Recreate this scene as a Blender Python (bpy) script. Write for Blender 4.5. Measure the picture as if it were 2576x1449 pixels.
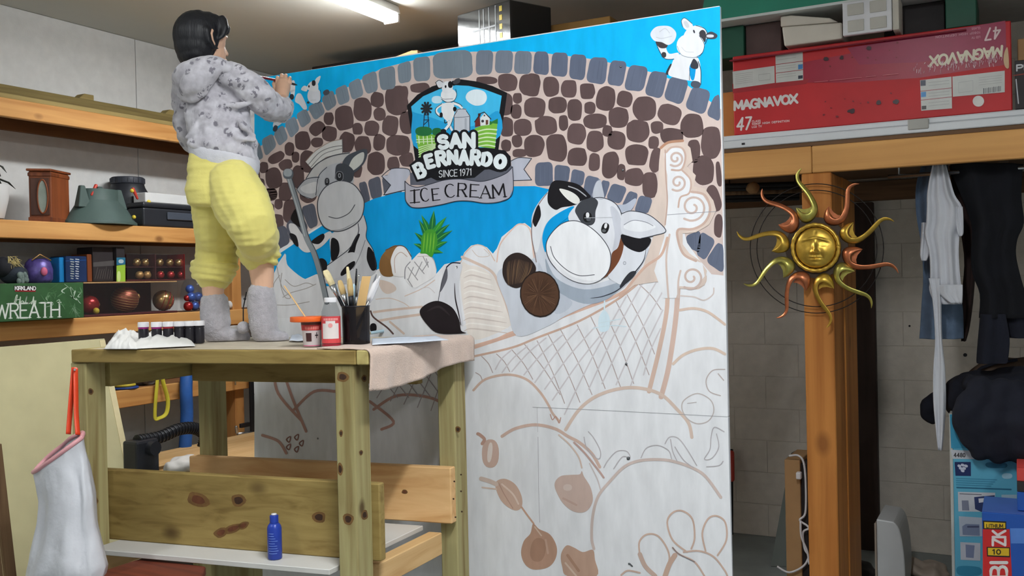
import bpy, bmesh, math, random
from mathutils import Vector, Matrix, noise
from mathutils.geometry import tessellate_polygon
random.seed(7)
for _o in list(bpy.data.objects): bpy.data.objects.remove(_o)
SC = bpy.context.scene
COL = SC.collection

# ------------------------------------------------------------------ camera
W_PX, H_PX, F_PX = 2576.0, 1449.0, 2400.0
YAW, PITCH, ROLL = math.radians(27.9), math.atan(-21.5/2400), math.atan(0.0228)
CAM = Vector((0, 0, 1.85))
_f0 = Vector((-math.sin(YAW), math.cos(YAW), 0)); _r0 = Vector((math.cos(YAW), math.sin(YAW), 0)); _u = Vector((0, 0, 1))
FW = _f0*math.cos(PITCH) + _u*math.sin(PITCH)
_u0 = _r0.cross(FW)
RT = _r0*math.cos(ROLL) - _u0*math.sin(ROLL)
UP = _u0*math.cos(ROLL) + _r0*math.sin(ROLL)
cd = bpy.data.cameras.new('camera'); co = bpy.data.objects.new('camera', cd); COL.objects.link(co)
cd.sensor_width = 36.0; cd.lens = 36.0*F_PX/W_PX; cd.clip_start = 0.05
mw = Matrix((RT, UP, -FW)).transposed().to_4x4(); mw.translation = CAM
co.matrix_world = mw
SC.camera = co

# ------------------------------------------------------------------ world, exposure, lights
SC.view_settings.view_transform = 'Standard'
SC.view_settings.look = 'None'
SC.view_settings.gamma = 1.0
SC.view_settings.use_curve_mapping = False
SC.view_settings.exposure = 0.17
wd = bpy.data.worlds.new('world'); SC.world = wd; wd.use_nodes = True
wd.node_tree.nodes['Background'].inputs[0].default_value = (0.9, 0.95, 1.0, 1)
wd.node_tree.nodes['Background'].inputs[1].default_value = 0.03
CEIL_Z = 3.6
def area(name, loc, sx, sy, power, col=(0.95, 0.985, 1.0), rot=(0, 0, 0)):
    l = bpy.data.lights.new(name, 'AREA'); l.shape = 'RECTANGLE'; l.size = sx; l.size_y = sy
    l.energy = power; l.color = col
    o = bpy.data.objects.new(name, l); COL.objects.link(o); o.location = loc; o.rotation_euler = rot
    return o
# the tubes of the room's ceiling fixtures (each sits in the fixture built below)
FIXTURES = [(-3.48, 4.38, 30), (-0.55, 1.45, 52), (2.0, -0.4, 30), (-3.2, 0.2, 8)]
for _i, (_x, _y, _p) in enumerate(FIXTURES):
    area('tube_light', (_x, _y, CEIL_Z-0.135), 0.12, 1.2, _p)

# ------------------------------------------------------------------ helpers
def P(x, y, ax, v):
    "the point of the plane (axis ax = v) that pixel x, y of the photograph looks at"
    d = FW + RT*((x-W_PX/2)/F_PX) - UP*((y-H_PX/2)/F_PX)
    return CAM + d*((v-CAM[ax])/d[ax])
def PD(x, y, dep):
    return CAM + (FW + RT*((x-W_PX/2)/F_PX) - UP*((y-H_PX/2)/F_PX))*dep
def lin(c):
    c = c/255.0
    return c/12.92 if c <= 0.04045 else ((c+0.055)/1.055)**2.4
def C(r, g, b, k=1.0):
    return (min(1, lin(r)*k), min(1, lin(g)*k), min(1, lin(b)*k))
WORLD = {}
def tag(o, label=None, cat=None, group=None, kind=None):
    if label: o['label'] = label
    if cat: o['category'] = cat
    if group: o['group'] = group
    if kind: o['kind'] = kind
    return o
def thing(name, base, label, cat, group=None):
    o = bpy.data.objects.new(name, None); COL.objects.link(o); o.empty_display_size = 0.05
    o.location = base; WORLD[o.name] = Vector(base)
    return tag(o, label, cat, group)
def link_mesh(name, me, loc, parent):
    o = bpy.data.objects.new(name, me); COL.objects.link(o)
    o.location = loc - (WORLD[parent.name] if parent else Vector((0, 0, 0)))
    if parent: o.parent = parent
    WORLD[o.name] = Vector(loc)
    return o
def build(name, V, F, m, parent=None, smooth=False, bevel=0, seg=1, cols=None, subsurf=0, solid=0, fix=True):
    V = [Vector(v) for v in V]
    lo = Vector([min(v[i] for v in V) for i in range(3)]); hi = Vector([max(v[i] for v in V) for i in range(3)])
    c = (lo+hi)/2
    if parent is None: c.z = lo.z
    me = bpy.data.meshes.new(name)
    me.from_pydata([v-c for v in V], [], F)
    if cols is not None:
        ca = me.color_attributes.new('Col', 'FLOAT_COLOR', 'CORNER')
        k = 0
        for p in me.polygons:
            cc = cols[p.index]
            for _ in p.loop_indices:
                ca.data[k].color = (cc[0], cc[1], cc[2], 1); k += 1
    if fix or bevel:
        bm = bmesh.new(); bm.from_mesh(me)
        if fix: bmesh.ops.recalc_face_normals(bm, faces=bm.faces)
        if bevel:
            bmesh.ops.bevel(bm, geom=[e for e in bm.edges if len(e.link_faces) == 2 and e.calc_face_angle(0) > 0.5], offset=bevel, segments=seg, affect='EDGES', profile=0.5)
        bm.to_mesh(me); bm.free()
    me.materials.append(m)
    if smooth:
        me.shade_smooth()
        if bevel or smooth == 'auto':
            me.set_sharp_from_angle(angle=math.radians(38))
    o = link_mesh(name, me, c, parent)
    if solid:
        s = o.modifiers.new('s', 'SOLIDIFY'); s.thickness = solid; s.offset = 0
    if subsurf:
        s = o.modifiers.new('u', 'SUBSURF'); s.levels = s.render_levels = subsurf
    return o
class MB:
    def __init__(self): self.V = []; self.F = []; self.cols = []
    def add(self, V, F, col=None):
        b = len(self.V); self.V += [Vector(v) for v in V]; self.F += [[i+b for i in f] for f in F]
        self.cols += [col or (0.5, 0.5, 0.5)]*len(F); return self
    def hexa(self, p, col=None):   # 8 points: bottom 4 (ccw), top 4
        return self.add(p, [[3, 2, 1, 0], [4, 5, 6, 7], [0, 1, 5, 4], [1, 2, 6, 5], [2, 3, 7, 6], [3, 0, 4, 7]], col)
    def box(self, a, b, col=None):
        x0, y0, z0 = [min(a[i], b[i]) for i in range(3)]; x1, y1, z1 = [max(a[i], b[i]) for i in range(3)]
        return self.hexa([(x0, y0, z0), (x1, y0, z0), (x1, y1, z0), (x0, y1, z0), (x0, y0, z1), (x1, y0, z1), (x1, y1, z1), (x0, y1, z1)], col)
    def obox(self, c, ex, ey, ez, col=None):   # centre and three half-axis vectors
        c, ex, ey, ez = Vector(c), Vector(ex), Vector(ey), Vector(ez)
        return self.hexa([c-ex-ey-ez, c+ex-ey-ez, c+ex+ey-ez, c-ex+ey-ez, c-ex-ey+ez, c+ex-ey+ez, c+ex+ey+ez, c-ex+ey+ez], col)
    def loft(self, rings, cap=True, close=True, col=None):
        n = len(rings[0]); V = [p for r in rings for p in r]; F = []
        for i in range(len(rings)-1):
            for j in range(n if close else n-1):
                k = (j+1) % n
                F.append([i*n+j, i*n+k, (i+1)*n+k, (i+1)*n+j])
        if cap and close:
            F.append(list(range(n))[::-1]); F.append([(len(rings)-1)*n+j for j in range(n)])
        return self.add(V, F, col)
    def tube(self, pts, r, n=10, caps=True, col=None, flat=1.0, ends=False):
        pts = [Vector(p) for p in pts]
        rr = list(r) if hasattr(r, '__len__') else [r]*len(pts)
        if ends:   # hemispherical ends
            d0 = (pts[0]-pts[1]).normalized(); d1 = (pts[-1]-pts[-2]).normalized()
            A = [(math.sin(t), math.cos(t)) for t in (math.radians(80), math.radians(55), math.radians(28))]
            pre = [pts[0]+d0*rr[0]*s for s, c in A]; prr = [rr[0]*c for s, c in A]
            post = [pts[-1]+d1*rr[-1]*s for s, c in reversed(A)]; porr = [rr[-1]*c for s, c in reversed(A)]
            pts = pre+pts+post; rr = prr+rr+porr
        rings = []; prev = None
        for i, p in enumerate(pts):
            t = (pts[min(i+1, len(pts)-1)]-pts[max(i-1, 0)]).normalized()
            if prev is None:
                a = Vector((0, 0, 1)) if abs(t.z) < 0.9 else Vector((1, 0, 0))
                s = t.cross(a).normalized()
            else:
                s = (prev - t*prev.dot(t))
                s = s.normalized() if s.length > 1e-6 else t.orthogonal().normalized()
            prev = s; b = t.cross(s)
            rings.append([p + (s*math.cos(2*math.pi*j/n) + b*math.sin(2*math.pi*j/n)*flat)*rr[i] for j in range(n)])
        return self.loft(rings, cap=caps, col=col)
    def lathe(self, base, prof, n=24, axis=(0, 0, 1), cap=True, col=None):  # prof: (radius, height)
        ax = Vector(axis).normalized(); s = ax.orthogonal().normalized(); b = ax.cross(s); base = Vector(base)
        rings = [[base+ax*h+(s*math.cos(2*math.pi*j/n)+b*math.sin(2*math.pi*j/n))*max(r, 1e-4) for j in range(n)] for r, h in prof]
        return self.loft(rings, cap=cap, col=col)
    def ball(self, c, r, n=12, m=8, col=None):   # r: scalar or (ax, ay, az) radius vectors
        c = Vector(c)
        if not hasattr(r, '__len__'): r = (Vector((r, 0, 0)), Vector((0, r, 0)), Vector((0, 0, r)))
        a, b, d = [Vector(q) for q in r]
        rings = [[c+(a*math.cos(2*math.pi*j/n)+b*math.sin(2*math.pi*j/n))*math.sin(math.pi*max(0.02, min(m-0.02, i))/m)-d*math.cos(math.pi*i/m) for j in range(n)] for i in range(m+1)]
        return self.loft(rings, col=col)
    def prism(self, poly, off, col=None):   # polygon of 3-d points, extruded by off
        n = len(poly); off = Vector(off); P0 = [Vector(p) for p in poly]
        return self.add(P0+[p+off for p in P0], [list(range(n))[::-1], [n+i for i in range(n)]]+[[i, (i+1) % n, n+(i+1) % n, n+i] for i in range(n)], col)
    def build(self, name, m, parent=None, **k):
        if k.pop('colored', False): k['cols'] = self.cols
        return build(name, self.V, self.F, m, parent, **k)
def box(name, a, b, m, parent=None, bevel=0.003, **k):
    return MB().box(a, b).build(name, m, parent, bevel=bevel, **k)
def catmull(pts, closed=True, sub=5):
    n = len(pts); out = []
    if n < 3: return list(pts)
    rng = range(n) if closed else range(n-1)
    g = (lambda i: pts[i % n]) if closed else (lambda i: pts[max(0, min(n-1, i))])
    for i in rng:
        p0, p1, p2, p3 = g(i-1), g(i), g(i+1), g(i+2)
        for s in range(sub):
            t = s/sub; t2 = t*t; t3 = t2*t
            out.append(tuple(0.5*(2*p1[k]+(p2[k]-p0[k])*t+(2*p0[k]-5*p1[k]+4*p2[k]-p3[k])*t2+(3*p1[k]-p0[k]-3*p2[k]+p3[k])*t3) for k in range(len(p1))))
    if not closed: out.append(tuple(pts[-1]))
    return out

# ------------------------------------------------------------------ materials
MATS = {}
def _new(name):
    m = bpy.data.materials.new(name); m.use_nodes = True
    nt = m.node_tree; b = nt.nodes['Principled BSDF']
    return m, nt, b
def N(nt, t, **k):
    n = nt.nodes.new(t)
    for a, v in k.items():
        if a.startswith('i_'): n.inputs[int(a[2:]) if a[2:].isdigit() else a[2:]].default_value = v
        else: setattr(n, a, v)
    return n
def coords(nt, scale=(1, 1, 1), rnd=True):
    tc = N(nt, 'ShaderNodeTexCoord'); mp = N(nt, 'ShaderNodeMapping'); mp.inputs['Scale'].default_value = scale
    nt.links.new(tc.outputs['Object'], mp.inputs['Vector'])
    if rnd:
        oi = N(nt, 'ShaderNodeObjectInfo'); mu = N(nt, 'ShaderNodeMath', operation='MULTIPLY'); mu.inputs[1].default_value = 37.0
        nt.links.new(oi.outputs['Random'], mu.inputs[0])
        cx = N(nt, 'ShaderNodeCombineXYZ'); nt.links.new(mu.outputs[0], cx.inputs[0]); nt.links.new(mu.outputs[0], cx.inputs[1])
        nt.links.new(cx.outputs[0], mp.inputs['Location'])
    return mp.outputs['Vector']
def ramp(nt, fac, stops):
    r = N(nt, 'ShaderNodeValToRGB'); e = r.color_ramp.elements
    while len(e) < len(stops): e.new(0.5)
    for i, (p, c) in enumerate(stops):
        e[i].position = p; e[i].color = (c[0], c[1], c[2], 1)
    nt.links.new(fac, r.inputs[0]); return r.outputs[0]
def mat(name, rgb, rough=0.6, metal=0.0, var=0.07, vs=9.0, bump=0.0, bs=120.0, spec=0.4, alpha=None, trans=0, sheen=0, coat=0):
    if name in MATS: return MATS[name]
    m, nt, b = _new(name)
    b.inputs['Roughness'].default_value = rough; b.inputs['Metallic'].default_value = metal
    b.inputs['Specular IOR Level'].default_value = spec
    if coat: b.inputs['Coat Weight'].default_value = coat
    if sheen: b.inputs['Sheen Weight'].default_value = sheen
    v = coords(nt)
    n = N(nt, 'ShaderNodeTexNoise'); n.inputs['Scale'].default_value = vs; n.inputs['Detail'].default_value = 5
    nt.links.new(v, n.inputs['Vector'])
    lo = tuple(c*(1-var) for c in rgb); hi = tuple(min(1, c*(1+var)) for c in rgb)
    nt.links.new(ramp(nt, n.outputs['Fac'], [(0.3, lo), (0.7, hi)]), b.inputs['Base Color'])
    if bump:
        n2 = N(nt, 'ShaderNodeTexNoise'); n2.inputs['Scale'].default_value = bs; n2.inputs['Detail'].default_value = 4
        nt.links.new(v, n2.inputs['Vector'])
        bp = N(nt, 'ShaderNodeBump'); bp.inputs['Strength'].default_value = bump; bp.inputs['Distance'].default_value = 0.004
        nt.links.new(n2.outputs['Fac'], bp.inputs['Height']); nt.links.new(bp.outputs[0], b.inputs['Normal'])
    if trans: b.inputs['Transmission Weight'].default_value = trans
    if alpha is not None: b.inputs['Alpha'].default_value = alpha
    MATS[name] = m; return m
def wood(name, c1, c2, axis=0, knots=0.0, rough=0.65, grain=26.0, tint=None, ks=4.5):
    "sawn timber: grain stretched along the axis, dark knots"
    if name in MATS: return MATS[name]
    m, nt, b = _new(name); b.inputs['Roughness'].default_value = rough; b.inputs['Specular IOR Level'].default_value = 0.3
    s = [grain]*3; s[axis] = grain*0.055
    v = coords(nt, s)
    n = N(nt, 'ShaderNodeTexNoise'); n.inputs['Scale'].default_value = 1.0; n.inputs['Detail'].default_value = 6; n.inputs['Distortion'].default_value = 0.8
    nt.links.new(v, n.inputs['Vector'])
    col = ramp(nt, n.outputs['Fac'], [(0.28, c2), (0.5, tuple((a*0.35+d*0.65) for a, d in zip(c2, c1))), (0.72, c1)])
    s2 = [2.2]*3; s2[axis] = 0.9
    n3 = N(nt, 'ShaderNodeTexNoise'); n3.inputs['Scale'].default_value = 1.0; n3.inputs['Detail'].default_value = 3
    nt.links.new(coords(nt, s2), n3.inputs['Vector'])
    mx0 = N(nt, 'ShaderNodeMix', data_type='RGBA', blend_type='MULTIPLY'); mx0.inputs['Factor'].default_value = 1.0
    nt.links.new(col, mx0.inputs['A'])
    nt.links.new(ramp(nt, n3.outputs['Fac'], [(0.3, (0.8, 0.78, 0.72)), (0.7, (1.12, 1.12, 1.12))]), mx0.inputs['B'])
    col = mx0.outputs['Result']
    if knots:
        s4 = [ks]*3; s4[axis] = ks*0.62
        vo = N(nt, 'ShaderNodeTexVoronoi'); vo.inputs['Scale'].default_value = 1.0; vo.inputs['Randomness'].default_value = 1.0
        nt.links.new(coords(nt, s4), vo.inputs['Vector'])
        mx = N(nt, 'ShaderNodeMix', data_type='RGBA')
        mr = N(nt, 'ShaderNodeMapRange'); mr.inputs['From Min'].default_value = 0.05; mr.inputs['From Max'].default_value = 0.14
        mr.inputs['To Min'].default_value = knots; mr.inputs['To Max'].default_value = 0.0
        nt.links.new(vo.outputs['Distance'], mr.inputs['Value']); nt.links.new(mr.outputs[0], mx.inputs['Factor'])
        nt.links.new(col, mx.inputs['A']); mx.inputs['B'].default_value = (c2[0]*0.32, c2[1]*0.24, c2[2]*0.2, 1)
        col = mx.outputs['Result']
    nt.links.new(col, b.inputs['Base Color'])
    bp = N(nt, 'ShaderNodeBump'); bp.inputs['Strength'].default_value = 0.25; bp.inputs['Distance'].default_value = 0.002
    nt.links.new(n.outputs['Fac'], bp.inputs['Height']); nt.links.new(bp.outputs[0], b.inputs['Normal'])
    MATS[name] = m; return m
def paintmat(name, rough=0.7, var=0.1, sx=(14, 14, 14), spec=0.3):
    "brushed paint or print: colour of each painted shape from the mesh, streaked by noise"
    if name in MATS: return MATS[name]
    m, nt, b = _new(name); b.inputs['Roughness'].default_value = rough; b.inputs['Specular IOR Level'].default_value = spec
    at = N(nt, 'ShaderNodeAttribute', attribute_name='Col')
    n = N(nt, 'ShaderNodeTexNoise'); n.inputs['Scale'].default_value = 1; n.inputs['Detail'].default_value = 5
    nt.links.new(coords(nt, sx), n.inputs['Vector'])
    mx = N(nt, 'ShaderNodeMix', data_type='RGBA', blend_type='MULTIPLY'); mx.inputs['Factor'].default_value = 1.0
    nt.links.new(at.outputs['Color'], mx.inputs['A'])
    nt.links.new(ramp(nt, n.outputs['Fac'], [(0.3, (1-var,)*3), (0.7, (1+var,)*3)]), mx.inputs['B'])
    nt.links.new(mx.outputs['Result'], b.inputs['Base Color'])
    MATS[name] = m; return m
def emis(name, rgb, k):
    m, nt, b = _new(name); b.inputs['Emission Color'].default_value = (*rgb, 1); b.inputs['Emission Strength'].default_value = k
    b.inputs['Base Color'].default_value = (0.9, 0.9, 0.9, 1); return m
def glass(name, rgb=(1, 1, 1), rough=0.05, ior=1.3):
    if name in MATS: return MATS[name]
    m, nt, b = _new(name); b.inputs['Base Color'].default_value = (*rgb, 1); b.inputs['Transmission Weight'].default_value = 1.0
    b.inputs['Roughness'].default_value = rough; b.inputs['IOR'].default_value = ior; MATS[name] = m; return m
def film(name, rgb, tr=0.8, rough=0.12):
    "thin clear plastic film: mostly see-through with a gloss"
    if name in MATS: return MATS[name]
    m, nt, b = _new(name); b.inputs['Base Color'].default_value = (*[c*0.15 for c in rgb], 1); b.inputs['Roughness'].default_value = rough
    t = N(nt, 'ShaderNodeBsdfTransparent'); t.inputs[0].default_value = (*[0.6+0.4*c for c in rgb], 1)
    mx = N(nt, 'ShaderNodeMixShader'); mx.inputs[0].default_value = tr
    nt.links.new(b.outputs[0], mx.inputs[1]); nt.links.new(t.outputs[0], mx.inputs[2])
    nt.links.new(mx.outputs[0], nt.nodes['Material Output'].inputs['Surface']); MATS[name] = m; return m

# ------------------------------------------------------------------ flat paint and print on a surface
def _arc(cx, cy, rx, ry, a0, a1, n=8):
    return [(cx+rx*math.cos(math.radians(a0+(a1-a0)*i/n)), cy+ry*math.sin(math.radians(a0+(a1-a0)*i/n))) for i in range(n+1)]
GL = {
 'A': (.8, [[(0, 0), (.4, 1), (.8, 0)], [(.15, .35), (.65, .35)]]),
 'B': (.66, [[(0, .52), (0, 1), (.38, 1)]+_arc(.38, .76, .24, .24, 90, -90, 6)+[(0, .52)], [(0, .52), (.38, .52)]+_arc(.38, .26, .28, .26, 90, -90, 6)+[(0, 0), (0, .52)]]),
 'C': (.72, [_arc(.42, .5, .42, .5, 48, 312, 14)]),
 'D': (.72, [[(0, 0), (0, 1), (.3, 1)]+_arc(.3, .5, .42, .5, 90, -90, 10)+[(0, 0)]]),
 'E': (.6, [[(.6, 1), (0, 1), (0, 0), (.6, 0)], [(0, .52), (.5, .52)]]),
 'F': (.58, [[(.58, 1), (0, 1), (0, 0)], [(0, .52), (.48, .52)]]),
 'G': (.78, [_arc(.42, .5, .42, .5, 48, 340, 14)+[(.8, .45), (.5, .45)]]),
 'H': (.7, [[(0, 0), (0, 1)], [(.7, 0), (.7, 1)], [(0, .5), (.7, .5)]]),
 'I': (.12, [[(.06, 0), (.06, 1)]]),
 'K': (.68, [[(0, 0), (0, 1)], [(.66, 1), (0, .42)], [(.22, .6), (.68, 0)]]),
 'L': (.55, [[(0, 1), (0, 0), (.55, 0)]]),
 'M': (.9, [[(0, 0), (.04, 1), (.45, .2), (.86, 1), (.9, 0)]]),
 'N': (.72, [[(0, 0), (0, 1), (.72, 0), (.72, 1)]]),
 'O': (.84, [_arc(.42, .5, .42, .5, 0, 360, 18)]),
 'P': (.62, [[(0, 0), (0, 1), (.36, 1)]+_arc(.36, .74, .26, .26, 90, -90, 6)+[(0, .48)]]),
 'R': (.66, [[(0, 0), (0, 1), (.38, 1)]+_arc(.38, .75, .26, .25, 90, -90, 6)+[(0, .5)], [(.32, .5), (.66, 0)]]),
 'S': (.62, [_arc(.31, .75, .29, .25, 30, 250, 8)+_arc(.31, .25, .31, .27, 70, -150, 8)]),
 'T': (.7, [[(0, 1), (.7, 1)], [(.35, 1), (.35, 0)]]),
 'V': (.8, [[(0, 1), (.4, 0), (.8, 1)]]),
 'W': (1.1, [[(0, 1), (.28, 0), (.55, .9), (.82, 0), (1.1, 1)]]),
 'X': (.8, [[(0, 0), (.8, 1)], [(0, 1), (.8, 0)]]),
 'Y': (.76, [[(0, 1), (.38, .5), (.76, 1)], [(.38, .5), (.38, 0)]]),
 'Z': (.7, [[(0, 1), (.7, 1), (0, 0), (.7, 0)]]),
 'U': (.7, [[(0, 1), (0, .3)]+_arc(.35, .3, .35, .3, 180, 360, 8)+[(.7, 1)]]),
 '1': (.3, [[(0, .82), (.22, 1), (.22, 0)]]), '9': (.6, [_arc(.3, .7, .3, .3, 0, 360, 12), [(.6, .7), (.5, .25), (.2, 0)]]),
 '7': (.6, [[(0, 1), (.6, 1), (.2, 0)]]), '4': (.7, [[(.5, 0), (.5, 1), (0, .3), (.7, .3)]]),
 '0': (.6, [_arc(.3, .5, .3, .5, 0, 360, 14)]), '8': (.6, [_arc(.3, .74, .26, .26, 0, 360, 12), _arc(.3, .25, .3, .25, 0, 360, 12)]),
}
class Art:
    """painted or printed shapes on one real surface; q maps drawing units to the photograph's pixels,
    the plane (axis, value) is the real surface; every shape is laid a hair (0.02 mm) above the last"""
    count = 0
    def __init__(self, axis, value, sign, step=0.00004, start=0.0004):
        self.ax, self.v, self.sg, self.step, self.n0 = axis, value, sign, step, start
        self.k = 0; self.lstep = 0.3; self.mb = MB(); self.q = lambda x, y: (x, y)
    def view(self, ox, oy, f):
        self.q = lambda x, y: (ox+x/f, oy+y/f); return self
    def to3(self, p):
        x, y = self.q(*p)
        return P(x, y, self.ax, self.v+self.sg*(self.n0+self.k*self.step))
    def poly(self, pts, col, smooth=True, sub=5):
        if smooth: pts = catmull(pts, True, sub)
        V = [self.to3(p) for p in pts]
        i = [(0, 2), (1, 2), (0, 1)][self.ax if self.ax == 0 else (2 if self.ax == 2 else 0)]
        i = (1, 2) if self.ax == 0 else ((0, 2) if self.ax == 1 else (0, 1))
        tr = tessellate_polygon([[Vector((v[i[0]], v[i[1]], 0)) for v in V]])
        self.mb.add(V, [list(t) for t in tr], col); self.k += 1; return self
    def ell(self, cx, cy, rx, ry, col, rot=0, n=22, pw=2.4):
        c, s = math.cos(math.radians(rot)), math.sin(math.radians(rot)); pts = []
        for j in range(n):
            t = 2*math.pi*j/n; a = math.copysign(abs(math.cos(t))**(2/pw), math.cos(t))*rx; b = math.copysign(abs(math.sin(t))**(2/pw), math.sin(t))*ry
            pts.append((cx+a*c-b*s, cy+a*s+b*c))
        return self.poly(pts, col, smooth=False)
    def line(self, pts, w, col, smooth=True, closed=False, sub=6, taper=False):
        "a brush stroke of width w (drawing units) with round ends; sharp corners start a new piece"
        if smooth and len(pts) > 2: pts = catmull(pts, closed, sub)
        pts = [tuple(p) for p in pts]
        if math.dist(pts[0], pts[-1]) < 1e-3 and len(pts) > 3: closed = True; pts = pts[:-1]
        runs = [[pts[0]]]; m = len(pts)
        if not closed:
            for i in range(1, m):
                runs[-1].append(pts[i])
                if not smooth and i < m-1:
                    a = (pts[i][0]-pts[i-1][0], pts[i][1]-pts[i-1][1]); b = (pts[i+1][0]-pts[i][0], pts[i+1][1]-pts[i][1])
                    if a[0]*b[0]+a[1]*b[1] < 0.45*(math.hypot(*a)*math.hypot(*b)): runs.append([pts[i]])
        else: runs = [pts]
        for ri, q in enumerate(runs):
            n = len(q); L = []; R = []; T_ = []
            for i in range(n):
                a = q[(i-1) % n] if closed else q[max(0, i-1)]; b = q[(i+1) % n] if closed else q[min(n-1, i+1)]
                dx, dy = b[0]-a[0], b[1]-a[1]; l = math.hypot(dx, dy) or 1; T_.append((dx/l, dy/l))
                h = w*0.5*((0.25+0.75*math.sin(math.pi*i/(n-1))) if taper else 1.0)
                L.append((q[i][0]-dy/l*h, q[i][1]+dx/l*h)); R.append((q[i][0]+dy/l*h, q[i][1]-dx/l*h))
            F = [[i, (i+1) % n, n+(i+1) % n, n+i] for i in range(n if closed else n-1)]; V2 = L+R
            if not closed and w > 1.0:
                for e, sg in ((0, -1), (n-1, 1)):
                    t = T_[e]; h = math.dist(L[e], R[e])/2; b0 = len(V2); a0 = math.atan2(t[1]*sg, t[0]*sg)
                    V2 = V2+[(q[e][0]+h*math.cos(a0+k*math.pi/6), q[e][1]+h*math.sin(a0+k*math.pi/6)) for k in range(-3, 4)]
                    F.append(list(range(b0, b0+7)))
            self.mb.add([self.to3(p) for p in V2], F, col); self.k += self.lstep
        return self
    def text(self, s, org, right, up, w, col, gap=0.22, serif=0):
        "stroke lettering: org = start of the baseline, right = advance of the whole string, up = cap height (all drawing units)"
        tot = sum(GL[c][0] if c != ' ' else 0.4 for c in s)+gap*(len(s)-1)
        x = 0
        for c in s:
            if c == ' ': x += 0.4+gap; continue
            gw, st = GL[c]
            f = lambda p: (org[0]+right[0]*(x+p[0])/tot+up[0]*p[1], org[1]+right[1]*(x+p[0])/tot+up[1]*p[1])
            for pl in st: self.line([f(p) for p in pl], w, col, smooth=False)
            if serif:
                for pl in st:
                    for e in (pl[0], pl[-1]):
                        if e[1] in (0, 1): self.line([f((e[0]-serif, e[1])), f((e[0]+serif, e[1]))], w*0.5, col, smooth=False)
            x += gw+gap
        return self
    def end(self, name, m, parent):
        mb = self.mb; self.mb = MB()
        return mb.build(name, m, parent, colored=True, fix=False)
# ------------------------------------------------------------------ the room
XW, YW = -5.45, 6.75          # left wall, back wall
XR_W, YF_W = 3.6, -3.2        # walls behind and right of the camera
M_wall = mat('white_wall_paint', C(222, 222, 220), 0.85, var=0.05, vs=14, bump=0.25, bs=90)
M_block = mat('painted_block', C(208, 199, 188), 0.9, var=0.06, vs=16, bump=0.5, bs=140)
M_joint = mat('block_joint', C(202, 193, 182), 0.95, var=0.05)
M_ceil = mat('ceiling_board', C(222, 222, 214), 0.9, var=0.02, vs=2)
M_conc = mat('concrete_floor', C(138, 144, 142), 0.75, var=0.12, vs=5, bump=0.1, bs=60)
def struct(o): o['kind'] = 'structure'; return o
struct(box('floor', (XW-0.2, YF_W-0.2, -0.1), (XR_W+0.2, YW+0.2, 0), M_conc, bevel=0))
struct(box('ceiling', (XW-0.2, YF_W-0.2, CEIL_Z), (XR_W+0.2, YW+0.2, CEIL_Z+0.1), M_ceil, bevel=0))
struct(box('wall_right', (XR_W, YF_W, 0.001), (XR_W+0.15, YW, CEIL_Z-0.001), M_wall, bevel=0))
struct(box('wall_front', (XW, YF_W-0.15, 0.001), (XR_W, YF_W, CEIL_Z-0.001), M_wall, bevel=0))
wl = struct(box('wall_left', (XW-0.15, YF_W, 0.001), (XW-0.012, YW, CEIL_Z-0.001), M_joint, bevel=0))
ys = P(345, 300, 0, XW).y
edges = [YF_W]+[ys-4.88, ys-2.44, ys, YW]
for a, b in zip(edges[:-1], edges[1:]):
    box('wall_panel', (XW-0.011, a+0.003, 0.002), (XW, b-0.003, CEIL_Z-0.002), M_wall, wl, bevel=0.002)
wb = struct(box('wall_back', (XW, YW, 0.001), (XR_W, YW+0.15, CEIL_Z-0.001), M_joint, bevel=0))
# concrete blocks of the stretch of back wall in view, one mesh shared
bw, bh = 0.452, 0.2255
bme = None; n_b = 0
for r in range(16):
    for c in range(8):
        x = -2.25+c*bw+(bw/2 if r % 2 else 0); z = bh/2+r*bh
        if z+bh/2 > CEIL_Z: continue
        if bme is None:
            o = box('block', (x-bw/2+0.0012, YW-0.004, z-bh/2+0.0012), (x+bw/2-0.0012, YW-0.0005, z+bh/2-0.0012), M_block, wb, bevel=0.0015); bme = o.data
        else:
            link_mesh('block', bme, Vector((x, YW-0.00225, z)), wb)
# ceiling fixtures
M_tube = emis('tube_glow', (0.95, 0.985, 1.0), 44.0); M_enam = mat('white_enamel', C(225, 225, 222), 0.35, var=0.01)
LBL = ['lit fluorescent strip light on the ceiling between the painter and the black carton', 'lit fluorescent strip light overhead in front of the mural', 'lit fluorescent strip light behind the viewer on the right side', 'lit fluorescent strip light behind the viewer on the left side']
for i, (x, y, p) in enumerate(FIXTURES):
    t = thing('strip_light', (x, y, CEIL_Z), LBL[i], 'ceiling light', 'fluorescent strip lights on the ceiling')
    MB().hexa([(x-0.06, y-0.66, CEIL_Z-0.055), (x+0.06, y-0.66, CEIL_Z-0.055), (x+0.06, y+0.66, CEIL_Z-0.055), (x-0.06, y+0.66, CEIL_Z-0.055), (x-0.045, y-0.66, CEIL_Z-0.001), (x+0.045, y-0.66, CEIL_Z-0.001), (x+0.045, y+0.66, CEIL_Z-0.001), (x-0.045, y+0.66, CEIL_Z-0.001)]).build('housing', M_enam, t, bevel=0.004)
    for dx in (-0.032, 0.032):
        MB().tube([(x+dx, y-0.62, CEIL_Z-0.085), (x+dx, y+0.62, CEIL_Z-0.085)], 0.019, 14).build('tube', M_tube, t, smooth=True, bevel=0.0001)
    for s in (-1, 1):
        MB().box((x-0.055, y+s*0.645-0.012, CEIL_Z-0.11), (x+0.055, y+s*0.645+0.012, CEIL_Z-0.056)).build('end_cap', M_enam, t, bevel=0.004)
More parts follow.
